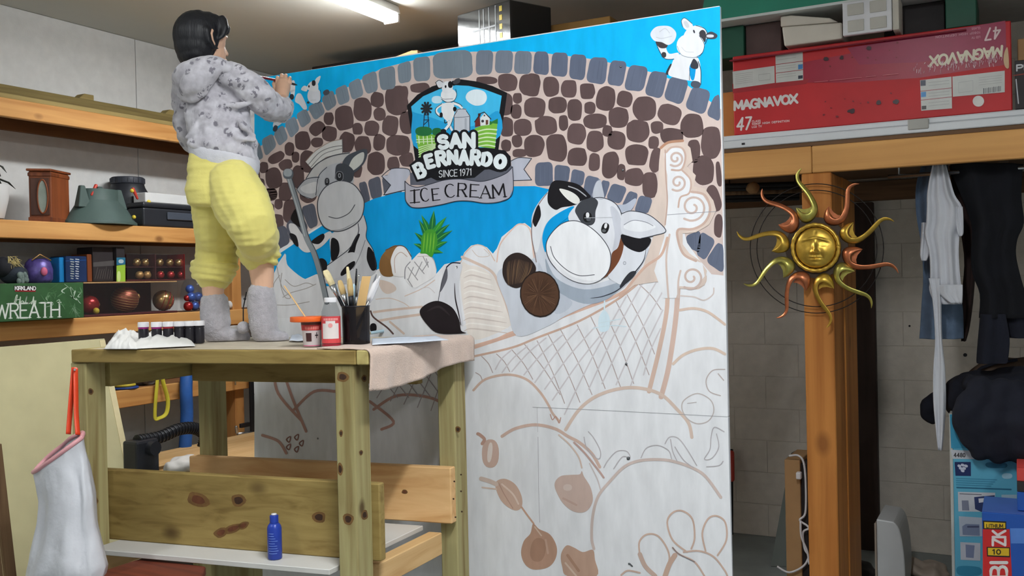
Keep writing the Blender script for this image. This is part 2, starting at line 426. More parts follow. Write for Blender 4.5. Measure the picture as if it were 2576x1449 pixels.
# ------------------------------------------------------------------ the mural board
YM = 3.149
mural = thing('mural_board', (-1.905, YM, 0), 'tall white painted mural board with a stone arch, cartoon cows and sketched outlines', 'mural')
M_board = mat('primed_board', C(226, 226, 230), 0.55, var=0.015, vs=3)
M_art = paintmat('mural_paint', 0.6, 0.07, (26, 26, 7), 0.12)
XL, XR, ZT, ZS = -2.955, -0.861, 2.746, 1.374
for nm, z0, z1 in (('board_sheet', 0.0, ZS-0.0008), ('board_sheet', ZS+0.0008, ZT)):
    MB().box((XL, YM, z0), (XR, YM+0.02, z1)).build(nm, M_board, mural, bevel=0.0012)
M_stud = wood('stud_wood', C(196, 150, 96), C(160, 112, 66), 2, 0.5)
for x in (XL+0.06, (XL+XR)/2, XR-0.08):
    MB().box((x-0.03, YM+0.0205, 0.0), (x+0.03, YM+0.09, ZT-0.04)).build('stud', M_stud, mural)
A = Art(1, YM, -1)
WHITE = C(226, 226, 230); SKY = C(10, 180, 240); SKY2 = C(8, 150, 214); MORT = C(205, 186, 180); BRN = C(92, 74, 74); GRY1 = C(122, 133, 145); GRY2 = C(94, 101, 120)
TAN = C(200, 168, 152); LTAN = C(212, 190, 178); GL_ = C(196, 190, 196); BLK = C(28, 26, 30); COWW = C(228, 229, 234); COWG = C(196, 198, 206); LN = C(52, 54, 64)
rn = random.Random(3)
def jit(c, a=0.1):
    k = 1+rn.uniform(-a, a); return tuple(min(1, x*k) for x in c)
# sky, stone ground
A.view(0, 0, 1)
top = lambda x: 15+(1810-x)*0.1566
A.poly([(1811.5, 16), (1811.5, 300), (1780, 330), (1000, 330), (640, 420), (640, 198.5), (731, 183.6), (1040, 138)], SKY, False)
A.end('painted_sky', M_art, mural)
A.poly([(640, 380), (690, 340), (780, 275), (870, 222), (960, 172), (1085, 140), (1190, 130), (1340, 130), (1500, 150), (1640, 182), (1730, 215), (1814, 275), (1820, 694), (1700, 700), (1640, 560), (1560, 520), (1450, 478), (1330, 478), (1150, 478), (1000, 480), (900, 510), (800, 570), (700, 625), (640, 660)], MORT, False)
# brown stones
A.end('painted_mortar', M_art, mural); A.k = 2
SLV = 2
def stones(lst, col, ox, oy, f):
    global SLV
    A.view(ox, oy, f); SLV += .4; A.k = SLV
    for t in lst:
        cx, cy, rx, ry = t[:4]; rot = t[4] if len(t) > 4 else rn.uniform(-8, 8)
        n = 11; pw = 2.6; pts = []
        for j in range(n):
            a = 2*math.pi*j/n+rn.uniform(-.12, .12); k = 1+rn.uniform(-.05, .05)
            x = math.copysign(abs(math.cos(a))**(2/pw), math.cos(a))*rx*k; y = math.copysign(abs(math.sin(a))**(2/pw), math.sin(a))*ry*k
            c, s = math.cos(math.radians(rot)), math.sin(math.radians(rot)); pts.append((cx+x*c-y*s, cy+x*s+y*c))
        A.poly(pts, jit(col), True, 3); A.k = SLV; A.end('painted_stone', M_art, mural)
    A.view(0, 0, 1)
stones([(820, 715, 85, 115), (985, 635, 82, 108), (1120, 545, 60, 70), (1140, 677, 55, 60), (1295, 552, 105, 135, -10), (940, 812, 48, 55), (1070, 808, 70, 72), (1238, 785, 75, 92), (1390, 760, 62, 105), (678, 718, 45, 58), (572, 808, 76, 58, -35), (685, 855, 70, 70), (840, 935, 72, 95), (990, 960, 75, 85), (1138, 935, 55, 75), (1300, 960, 100, 95), (440, 920, 72, 85), (570, 935, 55, 45), (320, 995, 45, 60), (200, 1075, 80, 45, -30), (375, 1070, 35, 52), (285, 1140, 62, 48, -20), (85, 1165, 40, 52), (178, 1262, 75, 95), (60, 1310, 35, 48), (400, 1250, 55, 112), (1110, 1125, 82, 105), (1265, 1130, 55, 65), (1390, 1090, 60, 68), (280, 1385, 60, 88), (140, 1410, 70, 55), (20, 1245, 32, 60), (490, 1110, 72, 100), (140, 1410, 70, 58), (220, 1497, 38, 48), (130, 1545, 52, 62), (205, 1660, 62, 72), (330, 1560, 70, 110), (490, 1400, 80, 85), (20, 1390, 34, 50), (940, 1190, 40, 70), (30, 1500, 40, 60)], BRN, 640, 100, 3.6225)
stones([(50, 270, 55, 125), (230, 165, 100, 50), (80, 520, 60, 105), (60, 740, 70, 95), (90, 890, 75, 50), (905, 90, 110, 40), (1115, 110, 98, 92), (1340, 135, 108, 112), (1105, 330, 60, 115), (1215, 270, 46, 55), (1200, 405, 56, 76), (1105, 560, 68, 100), (1270, 565, 92, 88), (1100, 750, 50, 62), (1210, 705, 53, 62), (1360, 760, 80, 105), (1238, 825, 78, 42), (1370, 370, 92, 98)], BRN, 1000, 180, 4.025)
stones([(65, 775, 78, 105), (240, 790, 75, 92), (405, 810, 72, 83), (570, 830, 70, 75), (740, 900, 88, 112), (912, 905, 73, 76), (1092, 990, 108, 112), (1320, 1040, 105, 92, 20), (1525, 1150, 105, 112), (1700, 1300, 92, 148), (95, 980, 98, 92), (300, 960, 86, 76), (455, 1000, 70, 102), (595, 985, 53, 56), (640, 1105, 106, 68), (858, 1072, 93, 93), (1030, 1195, 105, 102), (1205, 1160, 58, 58), (1340, 1240, 105, 75), (195, 1145, 103, 88), (352, 1120, 43, 72), (475, 1220, 84, 100), (640, 1290, 78, 95), (752, 1195, 46, 53), (838, 1280, 80, 86), (1175, 1300, 48, 60), (85, 1330, 92, 100), (290, 1350, 96, 128)], BRN, 1320, 0, 3.623)
stones([(478, 162, 90, 86), (635, 210, 53, 82), (780, 235, 76, 125, 8), (1020, 145, 106, 98), (880, 300, 40, 76), (1000, 345, 88, 82), (1195, 190, 56, 115, 10), (1140, 420, 68, 125), (1630, 285, 98, 132), (1540, 110, 60, 108), (1768, 320, 24, 115), (1725, 540, 58, 120, -15), (1765, 790, 40, 110)], BRN, 1320, 350, 3.623)
A.k = 4
# cut stones of the two rings
def quads(lst, col, ox, oy, f, ins=0.04):
    A.view(ox, oy, f)
    for q in lst:
        c = (sum(p[0] for p in q)/4, sum(p[1] for p in q)/4); q = [(p[0]+(c[0]-p[0])*ins, p[1]+(c[1]-p[1])*ins) for p in q]
        pts = []
        for i in range(4):
            a, b = q[i], q[(i+1) % 4]
            for t in (0.16, 0.5, 0.84):
                bul = 0.02 if t == 0.5 else 0
                x = a[0]+(b[0]-a[0])*t; y = a[1]+(b[1]-a[1])*t
                pts.append((x+(x-c[0])*bul, y+(y-c[1])*bul))
        A.k = 4.6; A.poly(pts, jit(col, 0.07), True, 3)
        for t in (0.3, 0.55, 0.75):
            pa = tuple(q[0][k]+(q[1][k]-q[0][k])*t for k in (0, 1)); pb = tuple(q[3][k]+(q[2][k]-q[3][k])*t for k in (0, 1))
            A.line([tuple(pa[k]*0.86+pb[k]*0.14 for k in (0, 1)), tuple(pa[k]*0.15+pb[k]*0.85 for k in (0, 1))], 5*f/3.6, jit(col, 0.16), False)
        A.end('painted_arch_stone', M_art, mural)
    A.view(0, 0, 1)
quads([[(0, 960), (45, 930), (85, 1075), (20, 1110)], [(60, 910), (165, 850), (205, 970), (100, 1070)], [(170, 850), (262, 770), (312, 900), (225, 975)], [(270, 760), (370, 690), (415, 820), (330, 905)], [(375, 680), (470, 620), (525, 740), (430, 812)], [(480, 615), (600, 545), (650, 665), (550, 740)], [(605, 530), (715, 450), (755, 590), (660, 660)], [(730, 450), (840, 400), (875, 560), (770, 605)], [(850, 400), (960, 340), (1000, 505), (890, 555)], [(970, 335), (1110, 275), (1130, 465), (1020, 500)], [(1125, 270), (1280, 230), (1290, 445), (1150, 465)], [(1300, 225), (1425, 185), (1432, 380), (1315, 405)]], GRY1, 640, 100, 3.6225)
quads([[(1038, 146), (1082, 140), (1083, 203), (1042, 206)], [(1087, 133), (1187, 123), (1191, 195), (1090, 200)]], GRY1, 0, 0, 1)
quads([[(1198, 126), (1242, 126), (1238, 188), (1196, 189)], [(1247, 126), (1292, 127), (1288, 185), (1244, 184)], [(1296, 127), (1339, 129), (1336, 187), (1292, 186)]], C(112, 120, 134), 0, 0, 1)
quads([[(90, 465), (218, 470), (222, 690), (72, 670)], [(250, 475), (398, 480), (387, 705), (233, 690)], [(418, 490), (568, 500), (546, 737), (400, 715)], [(598, 518), (762, 525), (735, 777), (553, 747)], [(783, 545), (937, 560), (892, 792), (746, 770)], [(955, 585), (1132, 610), (1080, 838), (898, 820)], [(1150, 640), (1310, 665), (1250, 905), (1085, 862)], [(1325, 690), (1502, 730), (1432, 963), (1260, 900)], [(1530, 780), (1702, 830), (1640, 1053), (1453, 985)], [(1722, 880), (1778, 855), (1783, 1115), (1652, 1050)]], GRY2, 1320, 0, 3.623)
quads([[(95, 215), (255, 205), (258, 425), (92, 430)], [(273, 230), (418, 248), (398, 400), (268, 400)], [(432, 268), (553, 298), (530, 430), (412, 420)], [(560, 325), (695, 358), (660, 560), (520, 540)], [(700, 370), (782, 388), (735, 535), (690, 560)], [(798, 398), (938, 440), (872, 595), (738, 545)], [(950, 468), (1038, 498), (978, 660), (878, 620)], [(1045, 508), (1168, 540), (1130, 680), (995, 665)], [(1465, 880), (1605, 828), (1600, 1040), (1490, 990)], [(1605, 835), (1745, 922), (1645, 1108), (1560, 1050)], [(1755, 940), (1812, 965), (1815, 1232), (1645, 1115)]], GRY2, 1320, 350, 3.623, 0.03)
quads([[(945, 220), (1018, 200), (1060, 385), (1000, 415)], [(1028, 195), (1145, 150), (1168, 348), (1070, 375)], [(1158, 150), (1340, 130), (1350, 322), (1185, 352)], [(420, 440), (545, 395), (585, 600), (500, 645)], [(280, 590), (420, 480), (500, 640), (330, 760)], [(140, 640), (285, 600), (330, 765), (200, 835)], [(60, 740), (140, 650), (200, 840), (110, 900)]], C(86, 88, 100), 640, 400, 3.6225, 0.03)
A.k = 7
# lower sky in the arch
A.view(0, 0, 1)
A.poly([(640, 740), (700, 640), (760, 600), (812, 567), (860, 548), (915, 512), (940, 500), (1000, 484), (1200, 470), (1345, 468), (1390, 478), (1500, 560), (1400, 700), (1250, 720), (700, 720)], SKY2, False)
A.end('painted_lower_sky', M_art, mural)

# ---- white ice cream landscape and its sketched outlines
A.k = 9; A.lstep = 0.12
A.view(0, 0, 1)
A.poly([(640, 880), (640, 745), (684, 702), (700, 662), (717, 637), (722, 665), (745, 695), (768, 702), (795, 690), (815, 728), (840, 715), (900, 690), (930, 690), (953, 676), (1000, 690), (1098, 688), (1118, 665), (1160, 655), (1168, 635), (1185, 618), (1202, 614), (1225, 622), (1240, 638), (1250, 625), (1262, 596), (1300, 565), (1320, 561), (1345, 580), (1420, 720), (1640, 700), (1700, 500), (1718, 570), (1728, 610), (1758, 652), (1790, 690), (1820, 693), (1835, 1200), (1842, 1449), (640, 1449)], WHITE, False)
A.poly([(685, 700), (717, 640), (724, 668), (770, 703), (800, 690), (812, 730), (800, 790), (720, 800), (670, 790), (668, 730)], C(222, 221, 225), True)
A.view(900, 500, 3.7155)
A.poly([(970, 600), (1040, 620), (1140, 640), (1260, 720), (1350, 880), (1420, 1060), (1440, 1180), (1080, 1320), (1000, 1100), (960, 800)], C(228, 220, 214))
A.poly([(200, 760), (320, 790), (360, 850), (280, 890), (220, 850)], C(214, 196, 186))
for k in range(12):
    y = 690+k*50
    A.line([(990, y), (1060, y-26), (1150+k*10, y-4), (1230+k*18, y+20)], 15, C(206, 194, 188) if k % 2 else C(238, 233, 228), taper=True)
A.line([(960, 600), (1010, 500), (1100, 432), (1200, 460), (1280, 580)], 9, C(214, 190, 176)); A.line([(975, 545), (1080, 590), (1250, 680), (1330, 830), (1410, 1050), (1450, 1200)], 26, LTAN)
A.line([(1070, 480), (1130, 540), (1230, 530), (1180, 470)], 6, C(208, 192, 184)); A.line([(1300, 590), (1330, 430), (1440, 290), (1520, 235), (1610, 290), (1640, 500), (1660, 600)], 12, C(222, 190, 176))
A.line([(150, 1060), (300, 1040), (600, 1010)], 22, LTAN); A.line([(200, 1140), (380, 1110), (600, 1080)], 24, LTAN); A.line([(300, 1150), (430, 1260)], 20, LTAN)
A.line([(170, 940), (300, 930), (420, 970), (480, 1010)], 7, LTAN); A.line([(120, 1050), (150, 1110), (270, 1200), (330, 1262)], 16, C(92, 70, 66))
A.line([(440, 910), (600, 840), (720, 760)], 8, LTAN); A.line([(590, 840), (660, 830), (720, 880)], 6, C(206, 198, 198))
A.ell(145, 1205, 32, 42, BLK)
A.line([(1080, 1370), (1300, 1310), (1450, 1250), (1700, 1200), (2000, 1060), (2155, 960)], 30, C(214, 178, 160), taper=True)
A.view(640, 400, 3.6225)
for pl in ([(200, 950), (225, 1080), (260, 1180), (330, 1260), (280, 1260), (240, 1150), (250, 1040)], [(280, 1100), (360, 1160), (470, 1130), (540, 1150)], [(260, 1260), (330, 1220), (470, 1180), (560, 1140)], [(200, 1330), (330, 1330), (500, 1300)], [(230, 1060), (180, 1130), (170, 1200)]):
    A.line(pl, 7, C(168, 162, 160))
A.view(1180, 700, 3.622)
R1 = [(0, 640), (40, 632), (410, 510), (600, 450), (920, 322), (1330, 165), (1500, 55), (1600, -20)]
A.line(R1, 30, C(208, 172, 156)); A.line([(0, 720), (40, 712), (390, 632), (620, 542), (1000, 392), (1340, 200), (1560, 30), (1640, -60)], 20, TAN)
hat = C(208, 200, 202)
for a, b in (((60, 860), (120, 930)), ((115, 712), (215, 860)), ((250, 690), (370, 850)), ((390, 652), (580, 920)), ((500, 595), (830, 1060)), ((620, 570), (870, 1140)), ((720, 512), (1010, 1130)), ((830, 462), (1120, 1060)), ((985, 425), (1240, 1005)), ((1110, 352), (1380, 992)), ((1225, 280), (1500, 960)), ((1340, 212), (1640, 880)), ((1440, 150), (1690, 690)), ((1550, 55), (1750, 285)), ((1690, -10), (1785, 90))):
    m_ = ((a[0]+b[0])/2+12, (a[1]+b[1])/2-8); A.line([a, m_, b], 8, C(176, 160, 158))
for a, b in (((380, 660), (240, 830)), ((530, 620), (300, 860)), ((700, 545), (390, 850)), ((860, 510), (500, 880)), ((1000, 455), (600, 950)), ((1150, 440), (690, 1010)), ((1300, 400), (760, 1110)), ((1430, 170), (870, 1240)), ((1600, 10), (1090, 1010)), ((1715, 20), (1210, 960)), ((1770, 110), (1340, 970)), ((1765, 290), (1470, 985)), ((1745, 460), (1590, 880))):
    m_ = ((a[0]+b[0])/2-14, (a[1]+b[1])/2-10); A.line([a, m_, b], 13, C(204, 198, 202))
A.line([(1815, -230), (1810, 0), (1800, 300), (1735, 640), (1640, 1030)], 40, C(206, 178, 164)); A.line([(1900, -220), (1905, 0), (1885, 350), (1820, 800), (1750, 1080)], 46, C(206, 178, 166))
A.line([(40, 1020), (150, 920), (350, 878), (520, 920), (640, 1030), (720, 1150), (760, 1230), (820, 1300)], 22, C(204, 176, 162))
A.line([(880, 1380), (1000, 1200), (1150, 1080), (1350, 1010), (1550, 1000), (1750, 1060), (1900, 1200), (2000, 1320), (2030, 1449)], 30, C(210, 188, 176))
A.line([(300, 1440), (420, 1370), (600, 1335), (780, 1370), (900, 1440), (1010, 1500), (1120, 1600), (1190, 1720)], 28, C(204, 176, 164))
A.line([(1860, 780), (1950, 700), (2080, 650), (2220, 640), (2330, 690)], 26, C(212, 190, 176)); A.line([(1920, 290), (2050, 275), (2180, 310), (2330, 420)], 24, C(212, 188, 174))
A.line([(1940, 0), (1990, 70), (2080, 95), (2150, 40), (2160, -20)], 12, LTAN); A.line([(1930, 160), (2050, 170), (2140, 200), (2220, 150), (2230, 90)], 12, C(206, 192, 188))
for c in ([(2330, 830), (2220, 840), (2160, 930), (2190, 1030), (2290, 1070)], [(2270, 870), (2320, 930)]): A.line(c, 10, C(188, 176, 174))
A.line([(1960, 1110), (2080, 1050), (2200, 1110), (2230, 1210), (2180, 1300), (2080, 1325), (1990, 1280), (1940, 1190)], 10, C(190, 180, 178), closed=True); A.line([(1990, 1140), (2070, 1130)], 7, C(180, 172, 172))
A.line([(740, 1240), (760, 1290), (790, 1260), (820, 1320), (835, 1270)], 8, C(186, 144, 130))
A.poly([(1180, 370), (1230, 290), (1280, 360), (1270, 470), (1190, 480)], C(208, 226, 236)); A.line([(1130, 455), (1300, 430), (1430, 440)], 9, C(206, 222, 230)); A.line([(1180, 410), (1380, 370)], 8, C(206, 222, 230)); A.line([(1235, 190), (1232, 300)], 12, C(210, 228, 236))
A.line([(620, 1180), (625, 1400)], 4, C(190, 186, 190), False); A.line([(1432, 770), (1424, 785), (1440, 798)], 7, C(60, 60, 62))
A.line([(580, 1175), (940, 1190), (1540, 1220), (2350, 1262)], 4, C(150, 150, 156), False)
A.view(1180, 1050, 3.631)
A.line([(630, 180), (635, 660), (645, 960)], 4, C(170, 166, 172), False)
A.ell(195, 330, 78, 130, C(198, 170, 158)); A.ell(190, 320, 22, 92, C(220, 208, 202), 6); A.line([(120, 240), (140, 200), (100, 160), (80, 150)], 30, C(184, 148, 134))
A.poly([(240, 600), (320, 560), (420, 610), (480, 720), (480, 820), (420, 850), (330, 800), (270, 720)], C(200, 170, 154)); A.line([(300, 610), (400, 700), (450, 790)], 16, C(220, 200, 188)); A.line([(270, 600), (320, 700), (400, 830)], 10, C(180, 148, 132))
A.line([(110, 560), (180, 580), (250, 610)], 40, C(206, 186, 176)); A.line([(120, 640), (250, 655)], 14, LTAN)
A.line([(480, 820), (530, 890), (590, 970)], 16, C(196, 158, 138))
A.poly([(585, 970), (640, 1020), (740, 1070), (800, 1180), (790, 1290), (720, 1370), (590, 1390), (510, 1340), (475, 1240), (500, 1130), (560, 1060)], C(180, 144, 124)); A.ell(630, 1210, 70, 110, C(164, 128, 108), 10); A.line([(600, 1000), (660, 1080)], 12, C(204, 180, 164)); A.line([(700, 1120), (720, 1240)], 18, C(192, 160, 142))
A.poly([(780, 620), (830, 540), (930, 525), (1010, 520), (1030, 490), (1050, 540), (1110, 640), (1130, 760), (1080, 850), (1000, 870), (920, 840), (840, 760)], C(198, 174, 164)); A.ell(900, 640, 40, 30, C(210, 192, 184)); A.line([(860, 740), (980, 800)], 20, C(188, 160, 148))
A.poly([(840, 1250), (890, 1170), (960, 1190), (1040, 1230), (1130, 1210), (1150, 1300), (1165, 1449), (900, 1449), (850, 1360)], C(186, 154, 136)); A.line([(900, 1260), (1000, 1400)], 26, C(168, 132, 112)); A.line([(880, 1330), (980, 1449)], 16, C(206, 184, 170))
A.line([(1030, 460), (1000, 360), (920, 250), (820, 160)], 14, LTAN); A.line([(960, 230), (1060, 330), (1180, 480), (1230, 550)], 18, C(190, 160, 152))
A.line([(1140, 1200), (1120, 1100), (1130, 900), (1180, 720), (1290, 580), (1420, 450), (1560, 395), (1750, 385), (1900, 410), (2060, 470), (2170, 550), (2300, 730)], 26, C(204, 186, 180))
A.line([(1200, 660), (1170, 560), (1100, 420)], 10, C(206, 194, 192))
for c in ([(1050, 180), (1080, 290), (1180, 380), (1200, 310), (1140, 190), (1090, 130)], [(1230, 460), (1270, 390), (1350, 310), (1440, 310), (1470, 370), (1400, 360), (1320, 470)], [(1570, 370), (1620, 280), (1720, 255), (1820, 300), (1850, 380)], [(1790, 240), (1830, 180), (1910, 190), (1990, 290), (2080, 440)], [(1840, 200), (1860, 310), (1900, 400)], [(1880, 270), (1960, 390), (2050, 460)], [(2330, 130), (2240, 90), (2210, 180), (2200, 290), (2150, 380), (2220, 370), (2280, 270), (2260, 150)], [(2170, 450), (2280, 440), (2320, 400)]):
    A.line(c, 8, C(184, 178, 182))
for c in ([(1560, 1260), (1555, 1140), (1620, 1070), (1720, 1080), (1800, 1180), (1830, 1290), (1790, 1400)], [(1990, 1230), (1860, 1120), (1810, 960), (1860, 870), (1950, 855), (2040, 930), (2060, 1100), (2030, 1200)], [(2160, 1220), (2130, 1060), (2180, 930), (2260, 900), (2340, 960), (2350, 1120), (2270, 1260)], [(1860, 1190), (1920, 1250), (2060, 1320), (2150, 1449)], [(1960, 1230), (2100, 1220), (2230, 1270), (2330, 1390), (2360, 1449)], [(1390, 1440), (1450, 1400), (1560, 1420)]):
    A.line(c, 16, C(202, 174, 160))
A.line([(1560, 1250), (1610, 1360), (1700, 1449)], 40, C(196, 170, 158)); A.line([(1880, 1260), (1830, 1340), (1790, 1449)], 46, C(196, 166, 150)); A.line([(1860, 1190), (1920, 1250), (2060, 1320)], 8, C(120, 112, 116))
A.ell(1455, 375, 16, 16, C(80, 82, 84)); A.line([(1465, 1335), (1490, 1360)], 14, C(96, 98, 100))
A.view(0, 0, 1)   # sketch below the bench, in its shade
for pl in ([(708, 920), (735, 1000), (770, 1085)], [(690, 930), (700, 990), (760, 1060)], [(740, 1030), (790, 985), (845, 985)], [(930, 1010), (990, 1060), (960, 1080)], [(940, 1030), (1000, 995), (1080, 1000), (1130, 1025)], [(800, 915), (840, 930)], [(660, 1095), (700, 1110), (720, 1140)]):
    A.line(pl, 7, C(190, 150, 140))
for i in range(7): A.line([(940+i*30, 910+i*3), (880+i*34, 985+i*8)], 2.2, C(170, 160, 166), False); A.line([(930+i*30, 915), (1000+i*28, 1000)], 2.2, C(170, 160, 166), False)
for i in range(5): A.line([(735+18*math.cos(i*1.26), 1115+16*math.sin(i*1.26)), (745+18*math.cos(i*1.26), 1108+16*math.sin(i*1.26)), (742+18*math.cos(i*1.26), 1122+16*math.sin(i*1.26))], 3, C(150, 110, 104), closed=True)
A.end('painted_ice_cream', M_art, mural); A.lstep = 0.3; KB = A.k+1

# ---- scrolled handle of the dish
A.k = KB
A.view(1320, 350, 3.623)
A.poly([(1240, 70), (1330, 20), (1440, 10), (1510, 80), (1530, 200), (1480, 250), (1560, 330), (1540, 430), (1640, 450), (1720, 560), (1745, 650), (1680, 780), (1560, 850), (1440, 860), (1440, 960), (1500, 1040), (1600, 1110), (1660, 1200), (1640, 1330), (1530, 1370), (1400, 1360), (1200, 1300), (1000, 1330), (860, 1440), (1080, 1160), (1180, 860), (1120, 680), (1210, 470), (1225, 200)], C(212, 194, 184), False)
A.poly([(1270, 130), (1330, 75), (1420, 68), (1465, 150), (1430, 290), (1520, 380), (1520, 480), (1610, 490), (1680, 600), (1670, 720), (1590, 800), (1400, 825), (1400, 960), (1470, 1080), (1620, 1130), (1640, 1250), (1560, 1350), (1410, 1340), (1380, 1449), (1270, 1449), (1180, 1200), (1270, 900), (1300, 560), (1300, 330), (1280, 230)], WHITE, False)
for cx, cy, r, tn in ((1375, 175, 75, 1.4), (1395, 395, 80, 1.35), (1530, 620, 130, 1.5), (1520, 1260, 110, 1.4)):
    A.line([(cx+r*(1-t*0.8)*math.cos(2.2-t*tn*6.28), cy+r*(1-t*0.8)*math.sin(2.2-t*tn*6.28)) for t in [i/22 for i in range(23)]], 20, C(198, 176, 168), True, sub=2)
A.line([(1290, 120), (1340, 75), (1430, 80), (1465, 160), (1430, 275), (1340, 280)], 18, C(196, 168, 156)); A.line([(1430, 280), (1510, 370), (1500, 490), (1420, 530), (1400, 620)], 16, C(196, 168, 156)); A.line([(1520, 480), (1640, 510), (1690, 640), (1640, 760), (1530, 820), (1400, 825), (1400, 930), (1450, 1050), (1560, 1110)], 22, C(196, 168, 156))
A.line([(1280, 100), (1285, 330), (1300, 560), (1280, 780)], 12, C(186, 158, 146)); A.line([(1320, 870), (1290, 1100), (1310, 1449)], 18, C(204, 184, 176)); A.line([(1400, 1449), (1400, 1300), (1420, 1200)], 18, C(204, 184, 176)); A.line([(1240, 80), (1310, 30), (1440, 15)], 24, C(176, 132, 108))
A.line([(870, 1440), (1080, 1180), (1240, 1060), (1300, 900)], 24, C(206, 172, 156)); A.line([(1300, 690), (1550, 672), (1740, 660)], 5, C(140, 142, 150), False)
A.end('painted_scroll', M_art, mural)

# ---- pineapple and coconut halves
A.k = KB
A.view(900, 500, 3.7155)
A.poly([(200, 650), (220, 540), (300, 455), (370, 440), (330, 540), (320, 640), (330, 720), (240, 720)], C(132, 96, 58)); A.poly([(310, 560), (360, 455), (430, 450), (490, 510), (500, 620), (440, 720), (340, 720), (315, 640)], C(226, 224, 226)); A.line([(350, 690), (345, 560), (400, 500), (460, 540)], 8, C(190, 170, 162)); A.line([(260, 480), (360, 440), (440, 452), (500, 540)], 8, C(96, 66, 50))
A.poly([(440, 740), (450, 640), (520, 560), (590, 500), (680, 540), (730, 630), (720, 720), (600, 800), (520, 830)], C(228, 226, 228))
for a, b in (((470, 640), (560, 760)), ((530, 590), (620, 700)), ((610, 540), (650, 620)), ((520, 640), (470, 760)), ((600, 590), (540, 720)), ((660, 590), (600, 680)), ((465, 750), (510, 820)), ((640, 560), (660, 640))): A.line([a, b], 8, C(150, 148, 152), False)
A.line([(440, 745), (445, 650), (490, 590)], 9, C(140, 138, 144)); A.line([(560, 540), (690, 545), (735, 660)], 6, C(190, 180, 178))
A.end('painted_coconut', M_art, mural)
LF = [((640, 420), (530, 315), 60), ((620, 470), (520, 420), 50), ((650, 360), (570, 195), 60), ((670, 330), (595, 150), 60), ((690, 300), (712, 108), 70), ((710, 320), (830, 168), 60), ((715, 360), (860, 235), 60), ((720, 400), (885, 295), 60), ((715, 450), (840, 400), 60), ((690, 490), (800, 505), 50)]
for (bx, by), (tx, ty), w in LF:
    dx, dy = tx-bx, ty-by; l = math.hypot(dx, dy); nx, ny = -dy/l*w/2, dx/l*w/2
    A.poly([(bx+nx, by+ny), (bx+dx*.5+nx*.8, by+dy*.5+ny*.8-8), (tx, ty), (bx+dx*.5-nx*.7, by+dy*.5-ny*.7-8), (bx-nx, by-ny)], rn.choice([C(34, 120, 56), C(48, 140, 56), C(28, 104, 60)]), False)
    A.line([(bx, by), (bx+dx*.5, by+dy*.5-8), (tx, ty)], 7, C(92, 170, 70), taper=True)
A.poly([(590, 480), (600, 350), (650, 290), (720, 300), (745, 400), (720, 480), (690, 545), (640, 515), (585, 510)], C(66, 146, 48))
for x in (610, 640, 670, 700): A.line([(x, 500), (x+10, 400), (x+16, 320)], 12, C(112, 178, 60), taper=True)
A.end('painted_pineapple', M_art, mural)

# ---- the reclining cow on the right
A.k = KB
A.view(0, 0, 1)
A.poly([(1250, 690), (1300, 660), (1348, 645), (1340, 590), (1338, 545), (1356, 508), (1385, 478), (1400, 490), (1440, 520), (1410, 545), (1378, 590), (1375, 640), (1420, 690), (1480, 716), (1560, 690), (1590, 640), (1612, 610), (1632, 625), (1618, 660), (1580, 712), (1530, 750), (1480, 768), (1420, 796), (1375, 822), (1300, 845), (1275, 770)], C(200, 204, 214))
A.poly([(1372, 650), (1400, 700), (1470, 728), (1550, 712), (1585, 690), (1540, 745), (1480, 765), (1420, 745), (1385, 715)], C(156, 166, 180)); A.poly([(1355, 660), (1385, 720), (1440, 760), (1400, 790), (1360, 740)], C(186, 192, 204))
A.view(1320, 350, 3.623)
A.poly([(140, 585), (200, 490), (280, 430), (430, 560), (440, 640), (300, 680), (190, 780), (150, 900), (110, 1040), (70, 960), (62, 800), (90, 660)], C(220, 222, 228)); A.line([(205, 490), (120, 610), (70, 760), (65, 900), (95, 1060), (105, 1120)], 8, C(130, 110, 108))
A.poly([(95, 800), (72, 740), (100, 640), (130, 600), (148, 690), (122, 760)], BLK)
A.poly([(185, 1030), (160, 900), (200, 770), (290, 685), (445, 610), (405, 700), (310, 780), (230, 880), (205, 970)], SKY2)
A.poly([(400, 735), (470, 600), (560, 545), (700, 532), (820, 582), (880, 680), (890, 850), (845, 1000), (780, 1045), (600, 900)], C(218, 219, 226)); A.poly([(780, 620), (850, 660), (885, 780), (870, 930), (800, 1030), (820, 860)], C(196, 198, 208))
A.poly([(620, 530), (622, 470), (650, 392), (688, 368), (706, 430), (720, 545)], C(190, 193, 203)); A.poly([(840, 605), (920, 592), (1003, 540), (1015, 570), (965, 650), (890, 672)], C(176, 182, 198))
A.line([(600, 545), (700, 532), (820, 582), (880, 680), (890, 850)], 7, LN); A.line([(620, 530), (622, 470), (650, 392), (688, 368)], 5, C(120, 124, 140))
A.poly([(460, 640), (520, 560), (610, 530), (668, 572), (645, 660), (640, 750), (600, 786), (530, 770), (478, 700)], C(64, 66, 72))
A.poly([(208, 560), (218, 460), (268, 380), (400, 388), (500, 420), (575, 490), (600, 530), (520, 560), (440, 605), (340, 622), (285, 645), (232, 612)], BLK); A.poly([(315, 455), (400, 470), (470, 510), (502, 560), (468, 592), (385, 545)], C(226, 224, 220)); A.line([(400, 430), (480, 460), (560, 520)], 10, C(170, 170, 176)); A.line([(470, 440), (530, 470), (580, 525)], 18, BLK)
A.ell(572, 712, 40, 46, C(26, 26, 28)); A.ell(573, 692, 16, 24, C(224, 224, 228)); A.ell(584, 730, 22, 18, C(80, 82, 88)); A.ell(733, 812, 34, 50, C(30, 30, 32), 18); A.ell(738, 790, 13, 24, C(226, 226, 230), 12); A.ell(722, 835, 18, 14, C(92, 94, 98))
A.poly([(890, 985), (1000, 960), (1105, 1000), (1080, 1120), (1010, 1200), (900, 1320), (820, 1300), (760, 1240), (850, 1110)], C(216, 218, 226))
